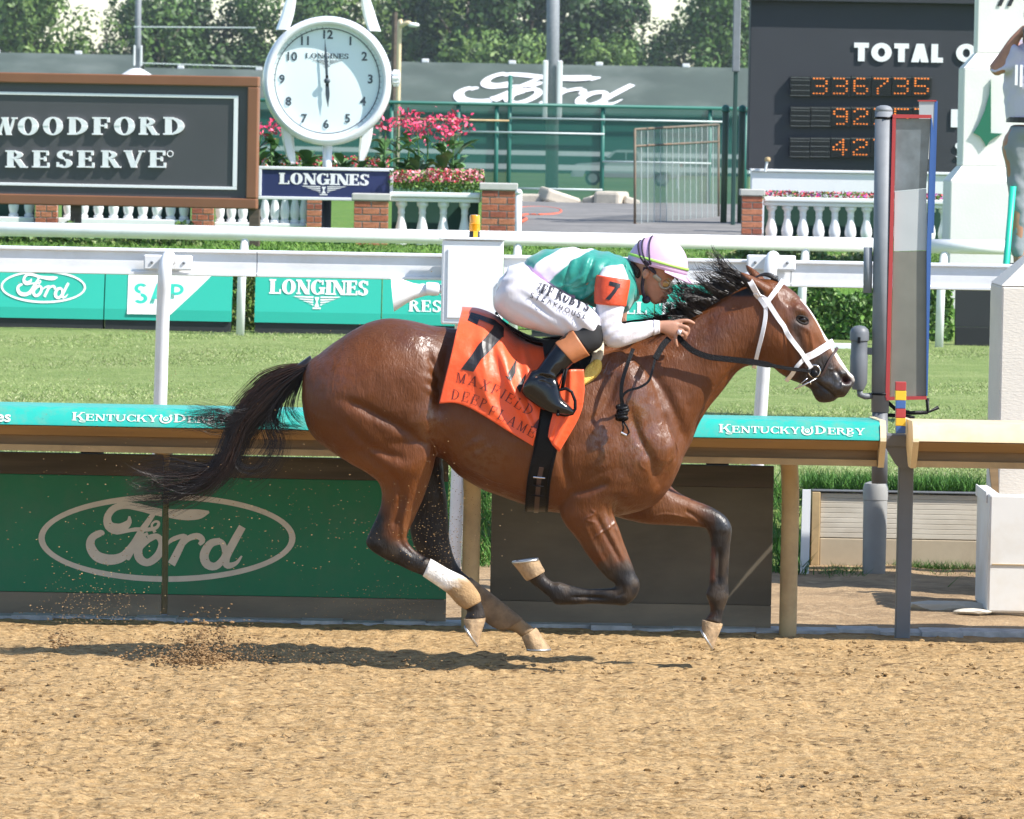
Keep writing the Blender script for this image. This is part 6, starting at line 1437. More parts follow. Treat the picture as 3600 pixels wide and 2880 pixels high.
# ------------------------------------------------------------------ leafy things
m_leaf = mat('leaf_green', (.08, .15, .03), rough=.55, vcol='lf', spec=.35)
def leafmesh(name, pts, size, cols, up=.3, dirs=None, vr=.3):
    """pts (n,3): one folded leaf quad each"""
    n = len(pts); a = rng.normal(size=(n, 3)); a /= np.linalg.norm(a, axis=1)[:, None]; b_ = rng.normal(size=(n, 3)); b_[:, 2] += up; b_ -= a*(a*b_).sum(1)[:, None]; b_ /= np.linalg.norm(b_, axis=1)[:, None]
    if dirs is not None:   # leaves face out of their clump
        nn = dirs+rng.normal(size=(n, 3))*.38; nn /= np.linalg.norm(nn, axis=1)[:, None]; a -= nn*(a*nn).sum(1)[:, None]; a /= np.linalg.norm(a, axis=1)[:, None]; b_ = np.cross(nn, a)
    s = rng.uniform(*size, n)[:, None]; V = np.empty((n, 4, 3)); V[:, 0] = pts-a*s; V[:, 1] = pts-b_*s*.55; V[:, 2] = pts+a*s; V[:, 3] = pts+b_*s*.55
    me = fastmesh(name, V.reshape(-1, 3), np.arange(n*4).reshape(n, 4), smooth=False)
    C = np.array(cols)[rng.integers(0, len(cols), n)]*rng.uniform(1-vr, 1+vr, (n, 1)); C = np.repeat(C, 4, 0)
    at = me.color_attributes.new('lf', 'FLOAT_COLOR', 'POINT'); at.data.foreach_set('color', np.hstack([np.clip(C, 0, 1), np.ones((len(C), 1))]).astype(np.float32).ravel())
    return me
def hedge(label, pxa, pxb, pytop, Y, depth, n, cols, z0=None, name='hedge', size=(.02, .045)):
    xa, xb = P(pxa, 1100, Y).x, P(pxb, 1100, Y).x; zt_ = zz(pytop, Y); zz0 = ZG if z0 is None else z0
    u = rng.random(n); v = rng.random(n); w = rng.random(n)**1.8
    x = xa+(xb-xa)*u; top = zt_+.06*np.sin(x*5)+.05*np.sin(x*11+1)
    pts = np.stack([x, Y+w*depth+.03*np.sin(x*9), zz0+(top-zz0)*v], 1); k = rng.random(n) < .25; pts[k, 2] = top[k]+rng.uniform(-.03, .03, k.sum()); pts[k, 1] = Y+rng.random(k.sum())*depth
    t = thing(name, label, 'hedge', ((xa+xb)/2, Y, zz0)); me = leafmesh('foliage', pts-np.array([(xa+xb)/2, Y, zz0]), size, cols); link('foliage', me, m_leaf, t)
    m = MB()
    for i in range(int((xb-xa)/.35)+1): x0 = xa+.35*i; m = MB(); m.tube([(x0, Y+depth*.5, zz0-.05), (x0+.03, Y+depth*.5, (zz0+zt_)/2), (x0, Y+depth*.5, zt_-.1)], [.02, .015, .006], 6); m.build('stem', m_tand, t)
    return t
GR = [(.07, .17, .03), (.11, .23, .045), (.16, .29, .06), (.045, .11, .025), (.20, .30, .10)]
hedge('leafy green hedge behind the horse head', 2690, 3085, 1005, 30.4, .5, 5200, GR)
hedge('small green hedge between the mirror and the black panel', 3262, 3350, 1000, 30.4, .5, 1500, GR)
hedge('yellowish hedge seen in the gap between aqua boards', 795, 915, 930, 30.3, .4, 1500, [(.13, .19, .04), (.2, .24, .06), (.08, .13, .03)])
hedge('low clipped hedge on the lawn beneath the brown sign', -60, 700, 850, 33.5, .5, 2600, [(.12, .2, .05), (.2, .26, .09), (.08, .16, .03)], 1.1, size=(.03, .05))
hedge('low variegated hedge on the lawn left of the grey pole', 2480, 3080, 868, 33.0, .6, 3000, [(.14, .2, .06), (.26, .27, .12), (.09, .17, .04)], 1.08, size=(.025, .045))
# ------------------------------------------------------------------ siren box on the near rail
m_wbox = mat('white_cabinet', (.86, .87, .88), rough=.4, var=.02, vscale=3); SY = TY-.32
sb_ = thing('alarm_cabinet', 'white metal alarm cabinet mounted at the near turf rail', 'cabinet', (P(1660, 1140, SY).x, SY, ZG)); a = pr(1552, 846, 1768, 1142, SY)
MB().bbox(a[0], a[1], SY, SY+.18, a[2], a[3], .010).build('body', m_wbox, sb_); b_ = pr(1572, 876, 1750, 1120, SY); MB().bbox(b_[0], b_[1], SY-.008, SY-.001, b_[2], b_[3], .004).build('door', m_wbox, sb_)
d_ = pr(1545, 838, 1776, 845, SY); MB().bbox(d_[0], d_[1], SY-.012, SY+.2, d_[2]+.001, d_[3]+.004, .004).build('lid', m_wbox, sb_)
c = P(1755, 1010, SY); MB().bbox(c.x-.006, c.x+.006, SY-.02, SY-.009, c.z-.03, c.z+.03, .003).build('latch', m_galv, sb_)
MB().tube([((a[0]+a[1])/2, SY+.24, ZG-.45), ((a[0]+a[1])/2, SY+.24, a[3]-.02)], .03, 12).build('stand_pole', m_railw, sb_, smooth=True)
bc = thing('beacon', 'amber warning beacon on top of the white cabinet', 'beacon', P(1668, 838, SY+.08)); c = P(1668, 840, SY+.08); u = (SY+.08+26)/FPX
m_amber = mat('amber_plastic', (.85, .33, .01), rough=.2, coat=.5)
MB().lathe([(19*u, 0), (19*u, 24*u), (17*u, 27*u)], c, 18).build('base', m_blackb, bc, angle=R(40)); 
MB().lathe([(18*u, 27.2*u), (19*u, 30*u), (19*u, 52*u), (20*u, 54*u), (18*u, 56*u), (18*u, 80*u), (15*u, 84*u), (.001, 85*u)], c, 18).build('lamp_dome', m_amber, bc, angle=R(40))
e_ = pr(1664, 812, 1680, 834, SY+.05); MB().box(e_[0], e_[1], SY+.08-19*u-.002, SY+.08-19*u, e_[2], e_[3]).build('warning_label', m_yel, bc)
sh = thing('horn_loudspeaker', 'white horn loudspeaker fixed to the cabinet left side', 'loudspeaker', P(1460, 1030, SY+.05)); c = P(1552, 1016, SY+.05); ax = -(P(1552, 1016, SY+.05)-P(1380, 1030, SY+.05)); L = ax.length
m = MB(); prof = [(.022, 0), (.026, .04), (.030, .09), (.04, .14), (.062, .19), (.097, L-.006), (.100, L), (.090, L-.004), (.05, .18), (.02, .06)]
m.lathe(prof, (0, 0, 0), 24, 'Z'); q_ = ax.normalized().to_track_quat('Z', 'Y').to_matrix().to_4x4(); m.v = [tuple(Vector(c)+q_ @ Vector(v)) for v in m.v]; m.build('horn', m_wbox, sh, angle=R(40))
m = MB(); m.lathe([(.034, -.06), (.036, -.05), (.036, .0), (.03, .01)], c+Vector((-.02, -.02, 0)), 18, 'X'); m.build('driver', m_wbox, sh, angle=R(40))
# ------------------------------------------------------------------ brick piers and balustrades
m_brick = [mat('red_brick_a', (.36, .115, .06), rough=.9, var=.25, vscale=14, bump=.4), mat('red_brick_b', (.42, .16, .085), rough=.9, var=.25, vscale=14, bump=.4), mat('red_brick_c', (.28, .085, .05), rough=.9, var=.25, vscale=14, bump=.4)]
m_mortar = mat('mortar', (.46, .42, .37), rough=.95, bump=.3); m_capst = mat('stone_cap', (.48, .47, .44), rough=.85, var=.1); m_bal = mat('white_balustrade', (.78, .79, .80), rough=.55, var=.05, vscale=3, dirt=(.5, .5, .48), dscale=3, damt=.3)
BRK = {}
def pier(px0, px1, pytop, Y, label, z0=None, full=True, ncol=2):
    xa, xb = P(px0, 760, Y).x, P(px1, 760, Y).x; zt_ = zz(pytop, Y); z0 = z0 if z0 is not None else float(np.interp(Y, [31.7, 32.3, 34, 38, 44], [.92, 1.12, 1.18, 1.22, 1.28]))-.05
    t = thing('brick_pier', label, 'pier', ((xa+xb)/2, Y+.2, z0), 0, 'brick piers of the balustrade'); w = xb-xa; capz = zt_-.075
    MB().box(xa+.010, xb-.010, Y+.010, Y+w-.010, z0, capz).build('core', m_mortar, t); MB().bbox(xa-.02, xb+.02, Y-.02, Y+w+.02, capz+.001, zt_, .01).build('cap', m_capst, t)
    ch = .072; n = int((capz-z0)/ch); bw = w/ncol
    key = round(w, 3)
    if key not in BRK:
        BRK[key] = []
        for mm in m_brick:
            o = MB().bbox(0, bw-.012, 0, .1, 0, ch-.012, .004); BRK[key].append((mkmesh('brick', o.v, o.f), mm)); BRK[key][-1][0].materials.append(mm)
            o2 = MB().bbox(0, bw*.5-.012, 0, .1, 0, ch-.012, .004); BRK[key].append((mkmesh('brick', o2.v, o2.f), mm)); BRK[key][-1][0].materials.append(mm)
    for r in range(n):
        zc = capz-ch*(r+1)+.006; xs_ = [i*bw for i in range(ncol)] if r % 2 == 0 else [-.5*bw+i*bw for i in range(ncol+1)]
        for i, x in enumerate(xs_):
            half = r % 2 == 1 and i in (0, ncol); k = random.randrange(3)*2+(1 if half else 0); x_ = 0 if x < 0 else x
            o = bpy.data.objects.new('brick', BRK[key][k][0]); COL.objects.link(o); o.parent = t; o.location = (xa+x_+.006-(xa+xb)/2, -.2+random.uniform(-.004, .002), zc-z0)
    return t
bal_prof = [(.062, 0), (.062, .03), (.045, .04), (.05, .055), (.062, .09), (.066, .13), (.058, .18), (.04, .25), (.034, .30), (.042, .315), (.036, .33), (.040, .36), (.05, .375), (.062, .385), (.062, .42)]
BALM = {}
def balustrade(pxs, pytop, pyrail, pybase, Y, label, xa_px, xb_px, r=1.0, green_back=True, base=True):
    z1, z2, z3 = zz(pytop, Y), zz(pyrail, Y), zz(pybase, Y); xa, xb = P(xa_px, 760, Y).x, P(xb_px, 760, Y).x
    t = thing('balustrade', label, 'balustrade', ((xa+xb)/2, Y, z3))
    MB().bbox(xa, xb, Y-.03, Y+.19, z2+(z1-z2)*.45, z1, .014).build('top_rail', m_bal, t); MB().bbox(xa, xb, Y, Y+.16, z2, z2+(z1-z2)*.45-.001, .01).build('under_rail', m_bal, t)
    MB().bbox(xa, xb, Y-.02, Y+.18, z3-.09, z3, .01).build('base_rail', m_bal, t)
    hb_ = z2-z3; key = (round(hb_, 3), r)
    if key not in BALM: o = MB().lathe([(a*r*1.0, b_/.42*hb_) for a, b_ in bal_prof], (0, 0, 0), 14); BALM[key] = mkmesh('baluster', o.v, o.f, True)
    for px in pxs:
        o = link('baluster', BALM[key], m_bal, t); o.location = (P(px, 770, Y).x-(xa+xb)/2, .08, 0)
    if green_back:
        MB().box(xa+.02, xb-.02, Y+.30, Y+.33, z3-.08, z2+.02).build('backing', m_dkgreen, t)
    return t
m_dkgreen = mat('dark_green_backing', (.012, .06, .04), rough=.7)
PY = 34.5
pier(1242, 1366, 690, PY, 'brick pier right under the blue name sign'); pier(1690, 1812, 645, PY, 'brick pier with stone cap left of the asphalt path')
balustrade([1410, 1484, 1558, 1633], 682, 716, 872, PY+.1, 'white balustrade section between the two sunlit brick piers', 1368, 1688, .95)
pier(2606, 2682, 650, 39.5, 'brick pier left of the right balustrade', ncol=1)
balustrade([2713, 2769, 2824, 2880, 2936, 2992, 3048, 3104, 3160, 3216, 3272, 3320], 676, 706, 835, 39.6, 'white balustrade in front of the totals scoreboard', 2684, 3345, 1.0)
pier(122, 202, 640, 41, 'shaded brick pier below the brown sign at left'); pier(672, 752, 640, 41, 'shaded brick pier below the brown sign at middle')
balustrade([45, 100], 640, 668, 795, 41.1, 'shaded balustrade below the brown sign at far left', -200, 120, .9); balustrade([238, 291, 344, 397, 449, 500, 550, 598, 645], 640, 668, 795, 41.1, 'shaded balustrade of nine balusters below the brown sign', 204, 670, .9)
balustrade([772, 812, 852, 930, 965, 1000, 1035, 1068], 640, 668, 800, 41.1, 'shaded balustrade behind the clock pole', 754, 1075, .85); pier(1076, 1132, 640, 41, 'narrow brick pier beside the dark clock pole', ncol=1)
wpst = thing('white_post', 'round white post beside the right face of the brick pier', 'post', P(1822, 890, PY-.3)); x = P(1822, 780, PY-.3).x
MB().tube([(x, PY-.3, .7), (x, PY-.3, zz(682, PY))], .033, 12).build('shaft', m_bal, wpst, smooth=True); MB().lathe([(.036, 0), (.04, .02), (.02, .05), (.002, .055)], (x, PY-.3, zz(682, PY)), 12).build('knob', m_bal, wpst, smooth=True)
# ------------------------------------------------------------------ flowers
m_petal = mat('pink_petals', (.75, .06, .14), rough=.5, vcol='lf'); CAN = [(.06, .16, .035), (.09, .21, .06), (.12, .26, .09), (.045, .12, .03)]
def big_leaf(mb, base, dirv, L, w, droop=.4):
    d = Vector(dirv).normalized(); s = d.cross(Vector((0, 0, 1))); s = s.normalized() if s.length > .05 else Vector((1, 0, 0)); V = []; F = []; n = 6
    for i in range(n+1):
        t = i/n; c = Vector(base)+d*(L*t)+Vector((0, 0, -droop*L*t*t)); ww = w*math.sin(math.pi*min(1, t*.93+.07))**.8
        V += [c-s*ww+Vector((0, 0, ww*.35)), c, c+s*ww+Vector((0, 0, ww*.35))]
    for i in range(n): F += [(i*3, i*3+1, i*3+4, i*3+3), (i*3+1, i*3+2, i*3+5, i*3+4)]
    mb.add(V, F)
m_cleaf = [mat('canna_leaf_a', (.075, .17, .05), rough=.35, var=.2, vscale=9), mat('canna_leaf_b', (.13, .25, .09), rough=.35, var=.2, vscale=9)]
def canna(px, pybase, pyflower, Y, label, nflow=18, spread=.07):
    zb_ = zz(pybase, Y); zf = zz(pyflower, Y); x = P(px, 600, Y).x; t = thing('canna_plant', label, 'plant', (x, Y, zb_), 0, 'pink canna plants in the planter')
    MB().tube([(x, Y, zb_), (x+random.uniform(-.03, .03), Y, (zb_+zf)/2), (x+random.uniform(-.04, .04), Y, zf)], [.014, .01, .006], 6).build('stem', m_cleaf[0], t)
    for i in range(random.randint(10, 13)):
        a = random.uniform(0, 6.28); z = zb_+(zf-zb_)*random.uniform(.0, .68); m = MB(); big_leaf(m, (x, Y, z), (math.cos(a), math.sin(a)*.6-.15, random.uniform(.6, 1.5)), random.uniform(.2, .36), random.uniform(.045, .08), random.uniform(.2, .7)); m.build('leaf', m_cleaf[i % 2], t, smooth=True)
    if nflow:
        pts = np.array([(random.gauss(0, spread), random.gauss(0, .04), zf-zb_+random.gauss(0, spread*.7)) for _ in range(nflow*4)])
        link('blossom', leafmesh('blossom', pts, (.015, .035), [(.80, .05, .16), (.72, .03, .11), (.85, .14, .24)]), m_petal, t)
cn = 0
for px, pb_, pf, Y, nf, wh in ((912, 640, 470, 36.0, 10, 'left end beside the brown sign'), (960, 640, 462, 36.1, 9, 'left of the clock between sign and clock'), (1010, 650, 560, 36.2, 0, 'flowerless beneath the clock left lug'), (1075, 650, 545, 36.3, 0, 'flowerless left of the clock pole'), (1200, 650, 545, 36.3, 0, 'flowerless right of the clock pole'), (1262, 650, 560, 36.1, 0, 'flowerless below the clock right lug'),
    (1348, 660, 455, 36.0, 12, 'first pink one right of the clock'), (1400, 660, 445, 36.2, 9, 'second pink one right of the clock'), (1432, 660, 422, 36.3, 9, 'behind the tall pink pair, small flowers'), (1465, 665, 460, 35.8, 20, 'large pink heads at the middle of the bed'), (1500, 665, 425, 36.1, 14, 'tall pink one above the middle of the bed'), (1560, 668, 472, 35.8, 16, 'pink one just left of the tallest cannas'), (1590, 668, 420, 36.0, 16, 'tallest pink canna near the brick pier'), (1610, 668, 448, 36.1, 16, 'rightmost pink canna near the brick pier')):
    canna(px, pb_, pf, Y, 'pink canna plant, '+wh if nf else 'green canna plant, '+wh, nf)
def bedding(pxa, pxb, py0, py1, Y, depth, n, pcols, label):
    xa, xb = P(pxa, 640, Y).x, P(pxb, 640, Y).x; z0, z1 = zz(py1, Y), zz(py0, Y); t = thing('flower_bed', label, 'flowers', ((xa+xb)/2, Y, z0))
    pts = np.stack([rng.uniform(xa, xb, n)-(xa+xb)/2, rng.uniform(0, depth, n), rng.random(n)**.6*(z1-z0)], 1); k = pts[:, 2] > (z1-z0)*.45; kk = k & (rng.random(n) < .62)
    o = link('foliage', leafmesh('foliage', pts[~kk], (.014, .03), [(.10, .22, .035), (.17, .30, .05), (.07, .15, .03)]), m_leaf, t); o['kind'] = 'stuff'
    o = link('blossom', leafmesh('blossom', pts[kk], (.012, .026), pcols), m_petal, t); o['kind'] = 'stuff'
bedding(1368, 1500, 608, 678, 35.0, .7, 1500, [(.85, .28, .34), (.9, .5, .52), (.65, .03, .07)], 'pale pink bedding flowers left of the big canna'); bedding(1500, 1700, 600, 682, 35.0, .8, 2400, [(.85, .22, .3), (.9, .45, .48), (.6, .02, .06)], 'pink and red bedding flowers beside the brick pier')
bedding(905, 1368, 560, 690, 36.4, .6, 2600, [(.55, .02, .05), (.7, .08, .14)], 'dark red bedding flowers behind the blue sign'); bedding(2684, 3345, 655, 690, 40.0, .5, 1500, [(.65, .03, .06), (.35, .05, .3), (.7, .1, .15)], 'red and purple bedding below the scoreboard')
pk = thing('planter_wall', 'low white planter wall below the scoreboard', 'wall', (P(3000, 660, 41.5).x, 41.5, 1.2)); a = pr(2640, 606, 3345, 672, 41.5); MB().bbox(a[0], a[1], 41.5, 41.7, 1.1, a[3]-.012, .012).build('face', m_bal, pk); MB().bbox(a[0]-.01, a[1], 41.47, 41.72, a[3]-.011, a[3]+.02, .006).build('coping', m_bal, pk)
# ------------------------------------------------------------------ brown framed sign (angled)
m_copper = mat('copper_brown_frame', (.24, .10, .048), rough=.5, var=.1, vscale=3); m_slate = mat('slate_sign_face', (.07, .071, .076), rough=.55, var=.06, vscale=2)
sR = P(906, 500, 33.6); sL = P(0, 500, 33.9); sd = Vector((sR.x-sL.x, sR.y-sL.y, 0)).normalized(); sn = Vector((sd.y, -sd.x, 0))
if sn.y > 0: sn = -sn
sM = Matrix(((sd.x, -sn.x, 0, sR.x), (sd.y, -sn.y, 0, sR.y), (0, 0, 1, 0), (0, 0, 0, 1)))
def onsign(px, py):
    d = Fv+Rv*((px-1800)/FPX)-Uv*((py-1440)/FPX); t = (sR-CAM).dot(sn)/d.dot(sn); p = CAM+d*t; return (p-sR).dot(sd), p.z
zt_s, zb_s = onsign(905, 270)[1], onsign(903, 736)[1]; fw = zb_s-zt_s; bw_ = -(onsign(868, 500)[0]); zi1, zi0 = onsign(868, 306)[1], onsign(866, 698)[1]
wsn = thing('framed_sign', 'slate sign with copper brown frame and raised white serif name', 'sign', (sR.x, sR.y, 1.0), 0)
LX = -7.5
MB().box(LX, -bw_, .03, .1, zi0, zi1, sM).build('face', m_slate, wsn)
MB().bbox(LX, 0, -.02, .12, zi1+.001, zt_s, .012, sM).build('frame_bar', m_copper, wsn); MB().bbox(LX, 0, -.02, .12, zb_s, zi0-.001, .012, sM).build('frame_bar', m_copper, wsn); MB().bbox(-bw_, 0, -.019, .119, zi0, zi1, .012, sM).build('frame_bar', m_copper, wsn)
ua, va = onsign(837, 337); ub, vb = onsign(829, 668); lw = .03
MB().bbox(LX, ua, .012, .029, va-lw, va, .003, sM).build('trim_line', m_whitel, wsn); MB().bbox(LX, ua, .012, .029, vb, vb+lw, .003, sM).build('trim_line', m_whitel, wsn); MB().bbox(ua-lw*1.5, ua, .0121, .0289, vb+lw+.001, va-lw-.001, .003, sM).build('trim_line', m_whitel, wsn)
def sign_word(word, xs_, y0, y1, reg=False):
    for ch, (x0, x1) in zip(word, xs_):
        g_, w = glyph(ch, S=.24, T=.09, h=.09, e=.07); lo, hi = bounds(g_); a0, za = onsign(x0, y1); a1, zb_ = onsign(x1, y0); k = (a1-a0)/(hi[0]-lo[0]); hv_ = zb_-za; m = MB()
        for i, q in enumerate(g_):
            fr = .0-.0004*(i % 12); n_ = len(q); pts = [(a0+(p[0]-lo[0])*k, za+hv_*p[1]) for p in q]; m.add([sM @ Vector((p[0], fr, p[1])) for p in pts]+[sM @ Vector((p[0], .028, p[1])) for p in pts], [tuple(range(n_)), tuple(range(2*n_-1, n_-1, -1))]+[(a, (a+1) % n_, (a+1) % n_+n_, a+n_) for a in range(n_)])
        m.build('letter', m_whitel, wsn)
sign_word('WOODFORD', [(-32, 60), (62, 135), (150, 221), (236, 309), (323, 385), (400, 474), (487, 560), (573, 648)], 413, 474); sign_word('RESERVE', [(18, 98), (112, 174), (198, 254), (270, 332), (354, 426), (434, 508), (521, 584)], 530, 589)
u_, v_ = onsign(597, 541); m = MB(); m.tube([sM @ Vector((u_+.03*math.cos(a), .02, v_+.03*math.sin(a))) for a in np.linspace(0, 6.28, 14)], .005, 5, cap=False); m.build('registered_mark', m_whitel, wsn)
for px in (260, 890): u_ = onsign(px, 760)[0]; MB().box(u_-.05, u_+.05, .06, .16, .4, zb_s-.001, sM).build('leg', m_dkwood, wsn)
# ------------------------------------------------------------------ watch-shaped clock
CY = 35.2; kc = FPX/(CY+26); cc = P(1150, 285, CY); clk = thing('clock', 'giant white wristwatch shaped clock on a pole', 'clock', (cc.x, CY, 1.0)); m_cw = mat('clock_case_white', (.84, .85, .87), rough=.3, metal=.1, coat=.3); m_dial = mat('clock_dial', (.80, .90, .92), rough=.5); m_ink = mat('clock_ink', (.05, .07, .09), rough=.5); m_dial2 = mat('clock_dial_ring', (.70, .80, .81), rough=.5)
ro = 228/kc
MB().lathe([(ro*.86, .20), (ro*.97, .16), (ro*1.0, .05), (ro*.985, -.03), (ro*.955, -.065), (ro*.915, -.078), (ro*.885, -.07), (ro*.87, -.03), (ro*.865, .03)], cc, 72, 'Y', cap=False).build('case', m_cw, clk, smooth=True)
MB().lathe([(ro*.87, .03), (ro*.66, .022), (.001, .02)], cc, 64, 'Y', cap=False).build('dial', m_dial, clk, smooth=True)
MB().lathe([(ro*.80, .005), (ro*.815, .005)], cc, 64, 'Y', cap=False).build('minute_ring', m_ink, clk)
for h_ in range(60):
    a = R(6*h_); m = MB()
    if 8 <= h_ <= 24 or h_ > 44: m.add([cc+Vector((math.sin(a+s)*ro*r_, .004, math.cos(a+s)*ro*r_)) for r_, s in ((.79, -.004), (.79, .004), (.84, .004), (.84, -.004))], [(0, 1, 2, 3)]); m.build('minute_tick', m_ink, clk)
for h_, px, py in ((12, 1150, 123), (1, 1232, 146), (2, 1281, 200), (3, 1302, 280), (4, 1276, 358), (5, 1222, 418), (6, 1146, 438), (7, 1068, 418), (8, 1014, 358), (9, 991, 280), (10, 1024, 200), (11, 1072, 145)):
    textobj('numeral', str(h_), .125, P(px, py, CY+.017), (1, 0, 0), (0, 0, 1), m_ink, clk, bold=.003, sx=1.0)
for a_deg, L, w in ((-4.0, .66, .010), (177.0, .42, .014)):
    a = R(a_deg); d = Vector((math.sin(a), 0, math.cos(a))); s = Vector((d.z, 0, -d.x)); m = MB(); base = cc+Vector((0, -.012, 0)); m.add([base-d*.06-s*w, base-d*.06+s*w, base+d*L*ro*.5+s*w*1.6, base+d*ro*L, base+d*L*ro*.5-s*w*1.6], [(0, 1, 2, 3, 4)]); m.build('hand', m_ink, clk)
MB().lathe([(.032, -.012), (.032, -.03), (.002, -.034)], cc, 18, 'Y').build('hub', m_ink, clk, smooth=True)
tx, w = layout('LONGINES', glyph, sp=.0, S=.2, T=.08); a = pr(1073, 188, 1226, 206, CY); flat_print('lettering', [[(p[0]*(a[1]-a[0])/w, p[1]*(a[3]-a[2])) for p in q] for q in tx], Vector((a[0], CY+.018, a[2])), Vector((1, 0, 0)), Vector((0, 0, 1)), m_ink, clk, gap=.001)
a = pr(1095, 212, 1205, 236, CY); flat_print('emblem', [[(p[0]*(a[1]-a[0]), p[1]*(a[1]-a[0])*.6) for p in q] for q in winged_mark()], Vector(((a[0]+a[1])/2, CY+.018, a[3])), Vector((1, 0, 0)), Vector((0, 0, 1)), m_ink, clk, gap=.001)
m = MB(); c = P(1393, 275, CY+.04)
for i in range(1): m.lathe([(.05, -.045), (.075, -.04), (.08, .0), (.075, .035), (.05, .042)], c, 22, 'X'); m.build('crown', m_cw, clk, angle=R(40))
for k in range(12): a = 2*math.pi*k/12; MB().box(c.x-.03, c.x+.03, c.y+.08*math.cos(a)-.008, c.y+.08*math.cos(a)+.008, c.z+.08*math.sin(a)-.008, c.z+.08*math.sin(a)+.008).build('crown_rib', m_cw, clk)
for pts, w0 in (([(992,105),(1008,60),(1018,20),(1026,-20),(1028,-70)], .07), ([(1316,110),(1300,60),(1290,20),(1284,-10),(1282,-60)], .068), ([(1008,440),(1012,490),(1020,540),(1030,575)], .066), ([(1290,440),(1285,490),(1278,530),(1270,565)], .066)):
    s3 = spline(pts, 12); m = MB(); C = [P(p[0], p[1], CY+.06) for p in s3]; n_ = len(C); V = []; F = []
    for i, c in enumerate(C):
        wv_ = w0*(1-.55*(i/(n_-1))**2); V += [c+Vector((-wv_, .05, 0)), c+Vector((-wv_*.6, -.05, 0)), c+Vector((wv_*.6, -.05, 0)), c+Vector((wv_, .05, 0))]
    for i in range(n_-1):
        for k in range(4): F.append((i*4+k, i*4+(k+1) % 4, (i+1)*4+(k+1) % 4, (i+1)*4+k))
    F += [(3, 2, 1, 0), tuple((n_-1)*4+k for k in range(4))]; m.add(V, F); m.build('strap_lug', m_cw, clk, angle=R(50))
xp = P(1150, 600, CY+.06).x; MB().tube([(xp, CY+.06, zz(700, CY)), (xp, CY+.06, zz(500, CY))], .05, 14).build('pole', m_cw, clk, smooth=True); MB().tube([(xp, CY+.06, .6), (xp, CY+.06, zz(701, CY))], .052, 14).build('pole_base', m_blackb, clk, smooth=True)
ns = thing('name_sign', 'navy blue name sign with pale frame under the clock', 'sign', P(1145, 700, CY-.1)); m_navy = mat('navy_sign', (.018, .028, .11), rough=.5); a = pr(908, 588, 1382, 705, CY-.12)
MB().box(a[0]+.03, a[1]-.03, CY-.10, CY-.06, a[2]+.03, a[3]-.03).build('face', m_navy, ns)
for b_ in ((a[0], a[1], a[3]-.034, a[3]), (a[0], a[1], a[2], a[2]+.034), (a[0], a[0]+.034, a[2]+.0345, a[3]-.0345), (a[1]-.034, a[1], a[2]+.0345, a[3]-.0345)): MB().bbox(b_[0], b_[1], CY-.12, CY-.055, b_[2], b_[3], .006).build('frame_bar', m_cw, ns)
tx, w = layout('LONGINES', glyph, sp=-.02, S=.27, T=.1, h=.11, e=.07); b_ = pr(980, 610, 1299, 650, CY-.12); flat_print('lettering', [[(p[0]*(b_[1]-b_[0])/w, p[1]*(b_[3]-b_[2])) for p in q] for q in tx], Vector((b_[0], CY-.10, b_[2])), Vector((1, 0, 0)), Vector((0, 0, 1)), m_whitel, ns, gap=.004)
b_ = pr(1058, 655, 1218, 688, CY-.12); flat_print('emblem', [[(p[0]*(b_[1]-b_[0]), p[1]*(b_[1]-b_[0])*.58) for p in q] for q in winged_mark()], Vector(((b_[0]+b_[1])/2, CY-.10, b_[3])), Vector((1, 0, 0)), Vector((0, 0, 1)), m_whitel, ns, gap=.004)
# ------------------------------------------------------------------ scoreboard
QY = 46.0
m_score = mat('charcoal_scoreboard', (.034, .037, .045), rough=.7, var=.06, vscale=1.5); m_led = mat('orange_led_dots', (.9, .25, .03), rough=.4, emit=((1.0, .26, .03), .8)); m_slat = mat('black_display_slat', (.02, .021, .021), rough=.35); m_ledoff = mat('grey_display_edge', (.22, .23, .23), rough=.4)
sc_ = thing('scoreboard', 'charcoal totals scoreboard with three orange digit displays', 'scoreboard', (P(3000, 600, QY).x, QY, 1.2)); a = pr(2635, -60, 3420, 606, QY)
MB().bbox(a[0], a[1]+.6, QY, QY+.5, a[2], a[3], .01).build('cabinet', m_score, sc_); b_ = pr(2610, -60, 3400, 8, QY-.12); MB().bbox(b_[0], b_[1]+.6, QY-.12, QY-.001, b_[2], b_[3], .01).build('header_ledge', m_score, sc_)
def bold_word(txt, px0, px1, y0, y1):
    xs_ = []; tot = 0; g_ = []
    for ch in txt: q, w = sans(ch, S=.27); g_.append((q, w, tot)); tot += w+.02
    a = pr(px0, y0, px1, y1, QY); k = (a[1]-a[0])/(tot-.02)
    for q, w, off in g_:
        if q: flat_print('letter', [[((p[0]+off)*k, p[1]*(a[3]-a[2])) for p in r] for r in q], Vector((a[0], QY, a[2])), Vector((1, 0, 0)), Vector((0, 0, 1)), m_whitel, sc_, gap=.002, thick=.02)
bold_word('TOTAL', 2998, 3316, 153, 218); bold_word('O', 3358, 3436, 155, 219); bold_word('P', 3338, 3400, 385, 448); bold_word('S', 3353, 3410, 498, 558)
DIG = {'3': '11110000010000101110000010000111110', '6': '01110100001000011110100011000101110', '7': '11111000010001000100010000100001000', '5': '11111100001000011110000010000111110', '9': '01110100011000101111000010000101110', '2': '01110100010000100110010001000011111', '4': '00010001100101010010111110001000010', ' ': '0'*35}
